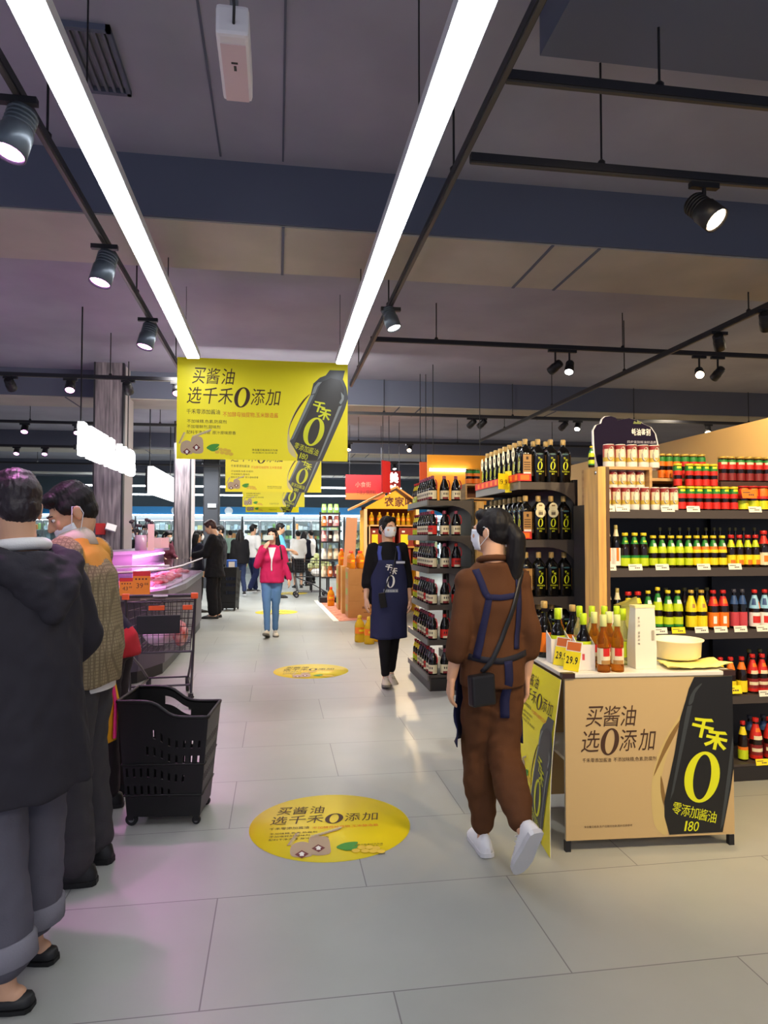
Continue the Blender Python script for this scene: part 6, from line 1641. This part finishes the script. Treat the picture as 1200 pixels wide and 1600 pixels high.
    for s_ in 'LR':
        sh, el, wr = j['sh' + s_], j['el' + s_], j['wr' + s_]
        if slv > .5: 
            f = (slv - .5) * 2; e = el.lerp(wr, f * .98)
            q.chain([sh, sh.lerp(el, .5), el, e], [ra * S, (ra + rb) / 2 * S, rb * S, (rb + (rc - rb) * f) * S], tm, 14)
            if td.get('roll'): q.cap(e - (e - el).normalized() * .045, .056 * S, e, .055 * S, tm, 14)
        elif slv > 0:
            e = sh.lerp(el, slv * 2); q.chain([sh, e], [ra * S, ra * S * .98], tm, 14)
    tp = organic(q, vox, td.get('name', 'shirt'), t, tm, td.get('smooth', 4), folds(td.get('fold', .006), 9, 6, seed + 3), td.get('rule'), td.get('mats'))
    t['_s'] = S; del t['_s']
    return dict(root=t, j=j, S=S, top=tp, trousers=tr, hp=hp, MH=MH, ring=ring, Rs=Rs, Rh=Rh, body=body)

def drape(p, pts, width, mat, name, parent, side=-1, off=.006, objs=None, thick=.003, tube=0):
    """a band laid on the clothes: pts are (x, z) seen from behind (side -1) or the front (+1), found by casting onto the cloth"""
    vs, fs = [], []
    for o in (objs or (p['top'], p['trousers'])):
        bse = len(vs); vs += [v.co.copy() for v in o.data.vertices]; fs += [tuple(bse + k for k in f.vertices) for f in o.data.polygons]
    tree = BVHTree.FromPolygons(vs, fs)
    path = []
    for a, b_ in zip(pts, pts[1:]):
        n = max(2, int((Vector(a) - Vector(b_)).length / .02))
        for k in range(n): path.append(Vector(a).lerp(Vector(b_), k / n))
    path.append(Vector(pts[-1]))
    rows, last = [], 0.
    for i, c in enumerate(path):
        d = (path[min(i + 1, len(path) - 1)] - path[max(i - 1, 0)]).normalized(); nrm = Vector((-d.y, d.x))
        row = []
        for s in (-1, 0, 1):
            q = c + nrm * width / 2 * s
            h = tree.ray_cast(Vector((q.x, side * 1.0, q.y)), Vector((0, -side, 0)), 1.6)[0]
            y = h.y if h is not None else last
            if h is not None: last = y
            row.append(Vector((q.x, y + side * off, q.y)))
        rows.append(row)
    for _ in range(3):
        for i in range(1, len(rows) - 1):
            for s in range(3): rows[i][s].y = (rows[i - 1][s].y + 2 * rows[i][s].y + rows[i + 1][s].y) / 4 if side < 0 else (rows[i - 1][s].y + 2 * rows[i][s].y + rows[i + 1][s].y) / 4
    o = MB().loft(rows, mat, False, False, True).build(name, parent)
    md = o.modifiers.new('thickness', 'SOLIDIFY'); md.thickness = thick; md.offset = 0
    return o
def apron(p, mat, z0, zw, z1, half=1.35, grow=.045, bibw=.13, name='apron', hw_=.20):
    """bib and skirt in front of the wearer (local +Y)"""
    S, j = p['S'], p['j']; rows = []
    vs, fs = [], []
    for o in (p['top'], p['trousers']):
        bse = len(vs); vs += [v.co.copy() for v in o.data.vertices]; fs += [tuple(bse + k for k in f.vertices) for f in o.data.polygons]
    tree = BVHTree.FromPolygons(vs, fs)
    N = 24
    for i in range(26):
        z = z0 + (z1 - z0) * i / 25; row = []
        k = 1.0 if z < zw else 1 - (z - zw) / (z1 - zw)
        hw = (bibw + (.19 - bibw) * min(1, k * 1.5)) if z >= zw - .02 else hw_ + .02 * (zw - z)
        for c in range(N + 1):
            x = (c / N - .5) * 2 * hw
            ys = []
            for dx in (-.03, 0, .03):
                h = tree.ray_cast(Vector((x + dx, 1., z)), Vector((0, -1, 0)), 1.6)[0]
                if h is not None: ys.append(h.y)
            el = (.145 if z < zw else .12) * math.sqrt(max(0, 1 - min(1, abs(x) / (hw * 1.02)) ** 2)) - .0
            y = max(ys) if ys else -.02
            if z < zw - .05: y = max(y, j['pelvis'].y + el)
            row.append(Vector((x, max(y, -.03) + .012 + .006 * noise.noise(Vector((x * 10, z * 7, 2))), z)))
        rows.append(row)
    for _ in range(6):
        for i in range(1, 25):
            for c in range(1, N): rows[i][c].y = (rows[i - 1][c].y + rows[i + 1][c].y + rows[i][c - 1].y + rows[i][c + 1].y + rows[i][c].y * 2) / 6
    for r_ in rows:
        for v in r_: v.y += .006
    o = MB().loft(rows, mat, False, False, True).build(name, p['root']); md = o.modifiers.new('thickness', 'SOLIDIFY'); md.thickness = .004; md.offset = 1
    return o, rows
def wpos(u, d, v=800):
    q = pxd(u, v, d); return (q.x, q.y)
white_shoe = dict(mat=MAT('shoe_white', (224, 224, 228), .5, bump=(60, .15, .002)), sole=MAT('sole_white', (206, 206, 210), .5), laces=MAT('lace_white', (240, 240, 240), .6))
cream_shoe = dict(mat=MAT('shoe_cream', (196, 186, 164), .55), sole=MAT('sole_grey', (110, 106, 100), .6), laces=MAT('lace_cream', (226, 220, 204), .6))
black_shoe = dict(mat=MAT('shoe_black', (26, 25, 26), .5), sole=MAT('sole_black', (22, 22, 22), .6))
slip = dict(mat=MAT('shoe_black', (26, 25, 26)), sole=MAT('sole_black', (22, 22, 22)), low=True)
navy = FAB('navy', 37, 38, 68)

# ---- woman in brown, walking away
brown = FAB('brown', 86, 54, 33)
p = person('woman in brown with navy apron straps across her back, walking away past the counter', wpos(769, 3.30), .02, 1.63, 'f',
    J=dict(shL=(-.132, -.01, 1.345), shR=(.132, -.01, 1.345), elL=(-.182, -.045, 1.09), wrL=(-.212, .0, .87), elR=(.180, -.04, 1.09), wrR=(.180, .02, .86), hipL=(-.07, 0, .9), hipR=(.07, 0, .9), knL=(-.05, .10, .50), anL=(-.035, .06, .088), knR=(.05, .0, .50), anR=(.02, -.33, .265)),
    head=(.75, .03, 0), skin=2, hair=('ponytail', None), top=dict(mat=brown, sleeve=.72, grow=.016, hem=.10, r=(.054, .058, .052), roll=True, widths=((.146, .112), (.134, .102), (.146, .112), (.135, .085)), hemw=.15, fold=.007, neckr=.066),
    bottom=dict(mat=brown, r=(.086, .086, .056), end=.90, fold=.011, calf=1.2, hipw=.145), shoes=white_shoe, mask='on', vox=.0085, feet=[(-.05, 0), (.22, -1.0)], curl=(.45, .4), seed=1.)
r = p['root']; S = p['S']
for o_ in ('top', 'trousers'): pass
p['top'].name = 'overshirt'
col_ = MB(); N_ = p['j']['neck']
col_.tube([N_ + V(.066 * math.cos(a), .05 * math.sin(a) + .005, .012 + .018 * (1 - math.sin(a)) * .6) for a in [math.radians(90 + 36 * k) for k in range(11)]], .017, brown, 10, True, None, .9); col_.build('collar', r)
drape(p, [(-.10, 1.345), (-.07, 1.24), (-.055, 1.215), (-.092, 1.02), (-.11, .94)], .030, navy, 'apron_strap', r)
drape(p, [(.10, 1.345), (.095, 1.22), (.09, 1.08), (.08, .98)], .030, navy, 'apron_strap', r)
drape(p, [(-.068, 1.222), (.0, 1.218), (.06, 1.225), (.097, 1.23)], .026, navy, 'cross_strap', r)
drape(p, [(-.14, .945), (-.08, .935), (0, .93), (.09, .945), (.14, .955)], .028, MAT('strap_dark', (24, 24, 36), .8), 'waist_tie', r)
drape(p, [(.03, .93), (.035, .84), (.028, .74), (.03, .66)], .040, navy, 'tie_end', r)
drape(p, [(.125, 1.34), (.06, 1.18), (.0, 1.03), (-.05, .93), (-.09, .88)], .022, black_m, 'bag_strap', r, -1, .012)
bg = MB().box(-.06, -.026, -.07, .06, .026, .07, MAT('leather_black', (20, 19, 22), .4)); bo = bg.build('crossbody_bag', r, .012, (-.105, -.15, .81), (0, -.05, .25))
ao, rows = apron(p, navy, .50, .93, 1.16, 1.5, hw_=.158)

# ---- woman in a navy apron walking towards us
blk = FAB('black', 24, 23, 26)
p = person('masked woman in a navy apron with white lettering over black clothes, walking towards us', wpos(606, 7.12), PI + .02, 1.70, 'f',
    J=dict(elL=(-.20, -.03, 1.10), wrL=(-.215, .06, .86), elR=(.205, -.02, 1.10), wrR=(.23, .03, .87), knL=(-.06, .02, .50), anL=(-.045, -.07, .095), knR=(.06, .12, .5), anR=(.045, .12, .088)),
    head=(.45, -.02, 0), skin=0, hair=('low_bun', None), top=dict(mat=blk, sleeve=.70, grow=.014, hem=.12, r=(.066, .062, .055), widths=((.185, .135), (.165, .12), (.175, .125), (.162, .09))),
    bottom=dict(mat=blk, r=(.105, .070, .046), end=.90, fold=.003), shoes=cream_shoe, mask='on', vox=.011, feet=[(.1, -.25), (-.1, .12)], curl=(.45, .4), seed=4.)
r = p['root']
apm = FAB('apron_blue', 44, 47, 78)
ao, rows = apron(p, apm, .47, 1.0, 1.26, 1.4, bibw=.12, hw_=.182)
def onapron(x, z):
    i = min(range(26), key=lambda k: abs(rows[k][0].z - z)); row = rows[i]; c = min(range(25), key=lambda k: abs(row[k].x - x)); return row[c].y
q = MB(); M = Matrix.Rotation(PI, 4, 'Z') @ TX       # print faces local +Y
yb = onapron(0, 1.1) + .012
Mp = Matrix.Translation((0, yb, 0)) @ M
put_glyph(q, '千', -.055, 1.155, .07, .065, white_ink, 0, Mp, .1, .03, -.2); put_glyph(q, '禾', -.005, 1.115, .075, .07, white_ink, 0.0004, Mp, .1, .03, -.2)
zero(q, 0, 1.045, .085, .125, white_ink, 0, Mp, .1); q.poly(rect(-.075, .935, .15, .035), 0, MAT('patch_grey', (120, 124, 140), .7), Mp)
put_line(q, '零添加酱油', -.07, .943, .022, white_ink, .0006, Mp, width=.14)
# lay the print on the cloth
me = q.mesh('printed_mark')
for v in me.vertices: v.co.y = onapron(v.co.x, v.co.z) + .0085 + .0
link('printed_mark', me, ao)
for s_ in (-1, 1): drape(p, [(.10 * s_, 1.25), (.105 * s_, 1.33), (.09 * s_, 1.40)], .035, FAB('strap_blue', 70, 80, 150), 'apron_strap', r, 1, .008)
MB().box(-.045, 0, -.01, .045, .004, .012, MAT('name_tag', (200, 204, 216), .5)).build('name_tag', r, 0, (-.10, onapron(-.1, 1.235) + .016, 1.235))
drape(p, [(-.075, 1.38), (-.03, 1.2), (.03, 1.05), (.075, .92)], .012, black_m, 'lanyard', r, 1, .02, (p['top'], p['trousers'], ao))
MB().box(-.035, -.006, -.075, .035, .008, .075, MAT('phone_black', (18, 18, 22), .3)).build('phone_pouch', r, .006, (.085, onapron(.085, .86) + .022, .86), (0, .15, 0))

# ---- woman in a pink cardigan with a phone
pink = FAB('pink', 196, 40, 90)
p = person('woman in a pink jacket and blue jeans holding a phone to her face', wpos(425.5, 10.45), PI - .03, 1.62, 'f',
    J=dict(elR=(.225, .08, 1.12), wrR=(.115, .155, 1.36), elL=(-.215, -.03, 1.12), wrL=(-.27, .02, .90), knR=(.075, .10, .5), anR=(.06, .16, .10), knL=(-.06, .02, .5), anL=(-.055, -.05, .085)),
    head=(-.15, -.05, 0), skin=0, hair=('long', None), top=dict(mat=pink, name='jacket', sleeve=1., grow=.018, hem=.09, r=(.068, .062, .048), widths=((.172, .125), (.152, .112), (.168, .12), (.158, .09)), fold=.008),
    bottom=dict(mat=FAB('jeans', 92, 128, 170), r=(.095, .064, .048), end=.93, fold=.005), shoes=cream_shoe, vox=.012, feet=[(.1, 0), (-.15, .3)], hands=[None, ((-.25, -.1, 1), (-.6, -.6, .1), (-.5, .6, .2))], curl=(.4, .7), seed=6.)
r = p['root']; S = p['S']
g_ = MB()
vs_ = [[(-.045 + .045 * i / 2 * 1.0, 0, z) for i in range(5)] for z in (1.36,)]
rowsv = []
tree = BVHTree.FromPolygons([v.co for v in p['top'].data.vertices], [tuple(f.vertices) for f in p['top'].data.polygons])
for k in range(12):
    z = 1.33 - .21 * k / 11; hw = .055 * (1 - k / 11) + .004; row = []
    for c in range(7):
        x = (c / 6 - .5) * 2 * hw; h = tree.ray_cast(V(x, 1, z), V(0, -1, 0), 2)[0]
        row.append(V(x, (h.y if h is not None else .1) + .006, z))
    rowsv.append(row)
g_.loft(rowsv, FAB('white', 226, 224, 222), False, False, True).build('white_top', r)
drape(p, [(0, 1.14), (.004, 1.06), (0, .98)], .018, MATS['cloth_white'], 'drawstring', r, 1, .008)
hpw = p['hp'](.035, .135, -.03)
MB().box(-.075, -.006, -.036, .075, .006, .036, MAT('phone_pale', (200, 210, 200), .3)).build('phone', r, .008, hpw, (0, .05, .1))
MB().box(-.05, -.09, -.13, .05, .09, .13, MAT('leather_black', (20, 19, 22), .4)).build('shoulder_bag', r, .02, (-.235, -.06, .98))
drape(p, [(-.12, 1.35), (-.135, 1.26), (-.15, 1.15)], .02, black_m, 'bag_strap', r, 1, .008)

# ---- man with the hooded coat, nearest at the left
coat = FAB('coat', 48, 46, 52)
p = person('man in a dark hooded coat and grey turned-up trousers, cut by the left edge', (-.875, 2.54), .95, 1.74, 'm',
    J=dict(chest=(0, .02, 1.22), neck=(.015, .01, 1.41), head=(.0, .03, 1.555), shL=(-.165, -.01, 1.33), shR=(.165, -.01, 1.32), elL=(-.25, .0, 1.10), wrL=(-.2, .22, .95), elR=(.25, .0, 1.10), wrR=(.2, .22, .95), hipL=(-.09, 0, .9), knL=(-.09, -.03, .49), anL=(-.088, -.10, .085), knR=(.11, .04, .49), anR=(.115, .045, .085)),
    head=(-.3, -.25, 0), skin=2, hair=('short', MAT('hair_pink_tint', (34, 24, 30), .45, bump=(90, .5, .004))), top=dict(mat=coat, name='coat', sleeve=1., grow=.03, hem=.30, hemw=.235, r=(.078, .082, .07), widths=((.205, .15), (.195, .145), (.195, .145), (.165, .105)), fold=.012, neckr=.07),  # purple cast of the magenta lamps put into the hair colour
    bottom=dict(mat=FAB('grey', 92, 90, 100), r=(.115, .098, .088), end=.80, fold=.008, cuff=FAB('cuff', 128, 126, 136)), shoes=slip, vox=.0085, feet=[(.5, 0), (.35, 0)], curl=(.5, .5), seed=8., face=True)
r = p['root']; N_ = p['j']['neck']
hb = MB()
for s_ in (-1, 1):
    hb.chain([N_ + V(.11 * s_, .09, -.03), N_ + V(.135 * s_, .0, -.015), N_ + V(.12 * s_, -.085, -.04), N_ + V(.05 * s_, -.15, -.12), N_ + V(0, -.165, -.20)], [.034, .046, .055, .06, .045], coat, 12)
hb.ell(N_ + V(0, -.13, -.10), (.13, .05, .11), coat, 14)
organic(hb, .0085, 'hood', r, coat, 4, folds(.012, 12, 12, 2.))
c_ = MB(); c_.tube([N_ + V(.082 * math.cos(a), .075 * math.sin(a) + .005, .022 - .01 * math.sin(a)) for a in [2 * PI * k / 20 for k in range(21)]], .022, MATS['cloth_white'], 10, True); c_.build('tee_collar', r)

# ---- man in the plaid shirt
plaid = checked('plaid', (150, 134, 104), (70, 58, 44)); tanm = FAB('tan', 196, 140, 60)
p = person('man in a beige plaid shirt with tan shoulders, mask under his chin, looking down', wpos(134, 3.14), 1.45, 1.80, 'm',
    J=dict(chest=(0, .03, 1.23), neck=(0, .045, 1.395), head=(.0, .06, 1.515), shL=(-.17, .02, 1.335), shR=(.17, .02, 1.335), elL=(-.215, .06, 1.09), wrL=(-.16, .28, 1.0), elR=(.215, .06, 1.09), wrR=(.16, .28, 1.0)),
    head=(.50, -.50, 0), skin=1, hair=('short', None), top=dict(mat=plaid, sleeve=1., grow=.02, hem=.13, hemw=.18, r=(.078, .072, .055), widths=((.182, .142), (.178, .140), (.188, .138), (.182, .10)), fold=.009, mats=[plaid, tanm], rule=lambda c: 1 if (c.z > 1.365 + .35 * abs(abs(c.x) - .10) and abs(c.x) < .172 and c.y < .055) else 0),
    bottom=dict(mat=FAB('trouser_grey', 66, 64, 66), r=(.108, .086, .082), end=.93, fold=.010), shoes=black_shoe, mask='chin', vox=.0085, feet=[(.1, 0), (-.1, 0)], curl=(.6, .6), seed=11.)
r = p['root']; N_ = p['j']['neck']
cb = MB()
rows_ = []
for k in range(25):
    a = math.radians(100 + 340 * k / 24)
    up_ = V(.070 * math.cos(a), .066 * math.sin(a) + .004, .045 - .022 * math.sin(a)); dn = V(.098 * math.cos(a), .094 * math.sin(a) - .008, -.012 - .035 * max(0, math.sin(a)))
    rows_.append([N_ + up_, N_ + up_ * .5 + dn * .5 + V(0, 0, .008), N_ + dn])
co = cb.loft(rows_, FAB('collar_pale', 206, 190, 176), False, False, True).build('collar', r); md = co.modifiers.new('thickness', 'SOLIDIFY'); md.thickness = .005
cb = MB(); P_ = p['j']['pelvis']
cb.loft([[P_ + V(.182 * math.cos(2 * PI * k / 24), .132 * math.sin(2 * PI * k / 24), z) for k in range(24)] for z in (-.165, -.10)], MATS['cloth_white'], False); cb.build('undershirt_hem', r)

# ---- person bending over the counter behind them
navy2 = FAB('navy_dark', 30, 30, 44); redm = FAB('red', 170, 40, 46)
p = person('reddish-haired woman in a dark jacket with red hem, bending forward behind the plaid man', wpos(178, 3.98), 1.52, 1.62, 'f',
    J=dict(pelvis=(0, -.03, .92), chest=(0, .13, 1.17), neck=(0, .27, 1.31), head=(0, .40, 1.42), shL=(-.15, .24, 1.27), shR=(.15, .24, 1.27), elL=(-.19, .34, 1.03), wrL=(-.15, .55, .98), elR=(.19, .34, 1.03), wrR=(.15, .55, .98)),
    head=(.15, -.35, 0), skin=2, hair=('low_bun', hair_r), top=dict(mat=navy2, sleeve=1., grow=.02, hem=.06, r=(.068, .062, .05), mats=[navy2, redm], rule=lambda c: 1 if c.z < .98 else 0),
    bottom=dict(mat=FAB('trouser_brown', 52, 46, 48), r=(.105, .082, .07), end=.93), shoes=black_shoe, vox=.012, curl=(.5, .5), seed=13.)
# the yellow and pink bag between the plaid man and the basket
q = wpos(157, 3.57)
t = thing('carrier_bag', 'yellow carrier bag with bright pink bands hanging beside the plaid man', 'bag', (*q, .44), 1.2)
MB().loft([[(-.09, -.05, 0), (.09, -.05, 0), (.09, .05, 0), (-.09, .05, 0)], [(-.10, -.06, .2), (.10, -.06, .2), (.10, .06, .2), (-.10, .06, .2)], [(-.085, -.02, .40), (.085, -.02, .40), (.085, .02, .40), (-.085, .02, .40)]], MAT('bag_yellow', (240, 176, 40), .45), True, True, False).build('bag', t)
for x in (-.05, .05): MB().tube([(x, -.066, .02), (x, -.07, .2), (x * .9, -.03, .42), (x * .5, 0, .56), (x * .2, 0, .60)], .014, MAT('bag_pink', (240, 50, 130), .45), 8, True, None, .4).build('handle', t)

# ---- farther shoppers
def simple(label, u, d, rz, H, sex, top, bottom, hair, shoes=black_shoe, J=None, head=(0, -.1, 0), mask='on', skin=0, seed=0., **k):
    return person(label, wpos(u, d), rz, H, sex, J, head, skin, hair, top, bottom, shoes, mask, k.pop('vox', .016), seed=seed, **k)
reach = dict(elL=(-.2, .08, 1.12), wrL=(-.14, .30, 1.08), elR=(.2, .08, 1.12), wrR=(.14, .30, 1.08))
walk = dict(knL=(-.09, .12, .5), anL=(-.09, .18, .09), knR=(.09, .02, .49), anR=(.09, -.20, .13))
simple('person in a long black outfit and loafers reading at the end of the meat counter', 336, 12.75, 1.35, 1.80, 'm', dict(mat=blk, sleeve=1., grow=.03, hem=.22, hemw=.21, r=(.085, .08, .07), fold=.01), dict(mat=blk, r=(.115, .095, .09), end=.9), ('short', hair_r), slip, dict(reach, head=(0, .08, 1.57)), (.05, -.4, 0), None, 2, 20., vox=.013)
simple('woman in a navy top with long dark hair, half hidden behind the black-clad reader', 310, 13.7, -1.1, 1.62, 'f', dict(mat=navy2, grow=.02), dict(mat=blk), ('long', hair_m), seed=21.)
simple('dark-clad person standing right behind the black-clad reader', 344, 14.6, 1.9, 1.72, 'm', dict(mat=FAB('char', 40, 40, 44), grow=.03), dict(mat=blk), ('short', None), seed=22.)
simple('woman in a black top and dark jeans walking away in the far aisle', 375, 17.4, .25, 1.66, 'f', dict(mat=blk, grow=.04, hem=.1, r=(.08, .075, .06)), dict(mat=FAB('dkjeans', 44, 54, 84), r=(.1, .07, .058)), ('long', None), dict(mat=MAT('shoe_black', (26, 25, 26)), sole=MAT('sole_white', (206, 206, 210))), walk, seed=23.)
simple('man in a white short-sleeved shirt and navy trousers in the far aisle, masked', 396, 18.3, -.75, 1.80, 'm', dict(mat=MATS['cloth_white'], sleeve=.42, r=(.075, .07, .06), grow=.02), dict(mat=FAB('navytr', 34, 40, 74), r=(.1, .08, .066)), ('short', None), dict(mat=MAT('shoe_black', (26, 25, 26)), sole=MAT('sole_white', (206, 206, 210))), dict(walk, elL=(-.24, -.1, 1.12), wrL=(-.16, .02, .95)), (-.3, 0, 0), 'on', 1, 24.)
simple('man in a light blue short-sleeved shirt pushing the far dark trolley', 437, 16.95, -1.45, 1.80, 'm', dict(mat=FAB('ltblue', 96, 168, 200), sleeve=.42, r=(.075, .07, .06), grow=.02), dict(mat=FAB('khaki', 70, 66, 60)), ('short', None), black_shoe, reach, (0, -.2, 0), None, 1, 25.)
simple('woman in a white shirt and black skirt with her back to us by the freezers', 466, 20.2, .1, 1.66, 'f', dict(mat=MATS['cloth_white'], sleeve=.6, grow=.05, hem=.06, r=(.085, .08, .07)), dict(mat=blk, skirt=.48), ('bun', None), black_shoe, seed=26.)
simple('dark-clad woman beside the white-shirted woman by the freezers', 476, 21.0, -.5, 1.64, 'f', dict(mat=navy2, grow=.03), dict(mat=blk), ('long', None), seed=27.)
simple('person in a black and white top near the freezers, left of the vegetable heap', 486, 22.0, .6, 1.68, 'm', dict(mat=MATS['cloth_white'], mats=[MATS['cloth_white'], blk], rule=lambda c: 1 if abs(c.x) > .12 else 0), dict(mat=blk), ('short', None), seed=28.)
simple('masked woman in a maroon top bending behind the meat counter', 256, 14.2, -2.5, 1.66, 'f', dict(mat=FAB('maroon', 88, 40, 52), grow=.03), dict(mat=blk), ('long', None), black_shoe, dict(reach, chest=(0, .06, 1.21), neck=(0, .13, 1.39), head=(0, .2, 1.53)), (0, -.35, 0), 'on', 0, 29.)
simple('person in a yellow top behind the meat counter, left of the maroon one', 241, 15.6, 2.6, 1.62, 'f', dict(mat=FAB('mustard', 190, 168, 60), grow=.03), dict(mat=blk), ('bun', None), seed=30.)
simple('person in a grey camouflage-green jacket, masked, far behind the meat counter', 228, 16.2, PI, 1.76, 'm', dict(mat=FAB('greygreen', 110, 116, 108, noise_=12, col2=(80, 86, 78)), grow=.03), dict(mat=blk), ('short', None), seed=31.)
simple('dark-haired person in black, far left behind the meat counter', 213, 16.8, 2.2, 1.68, 'f', dict(mat=blk, grow=.03), dict(mat=blk), ('short', None), seed=32.)
simple('person in a pale green top standing at the freezers far down the aisle', 360, 25.5, .3, 1.70, 'm', dict(mat=FAB('palegreen', 150, 176, 160), grow=.02), dict(mat=blk), ('short', None), seed=33.)
bpy.data.objects.remove(_fo); bpy.data.curves.remove(_fc)
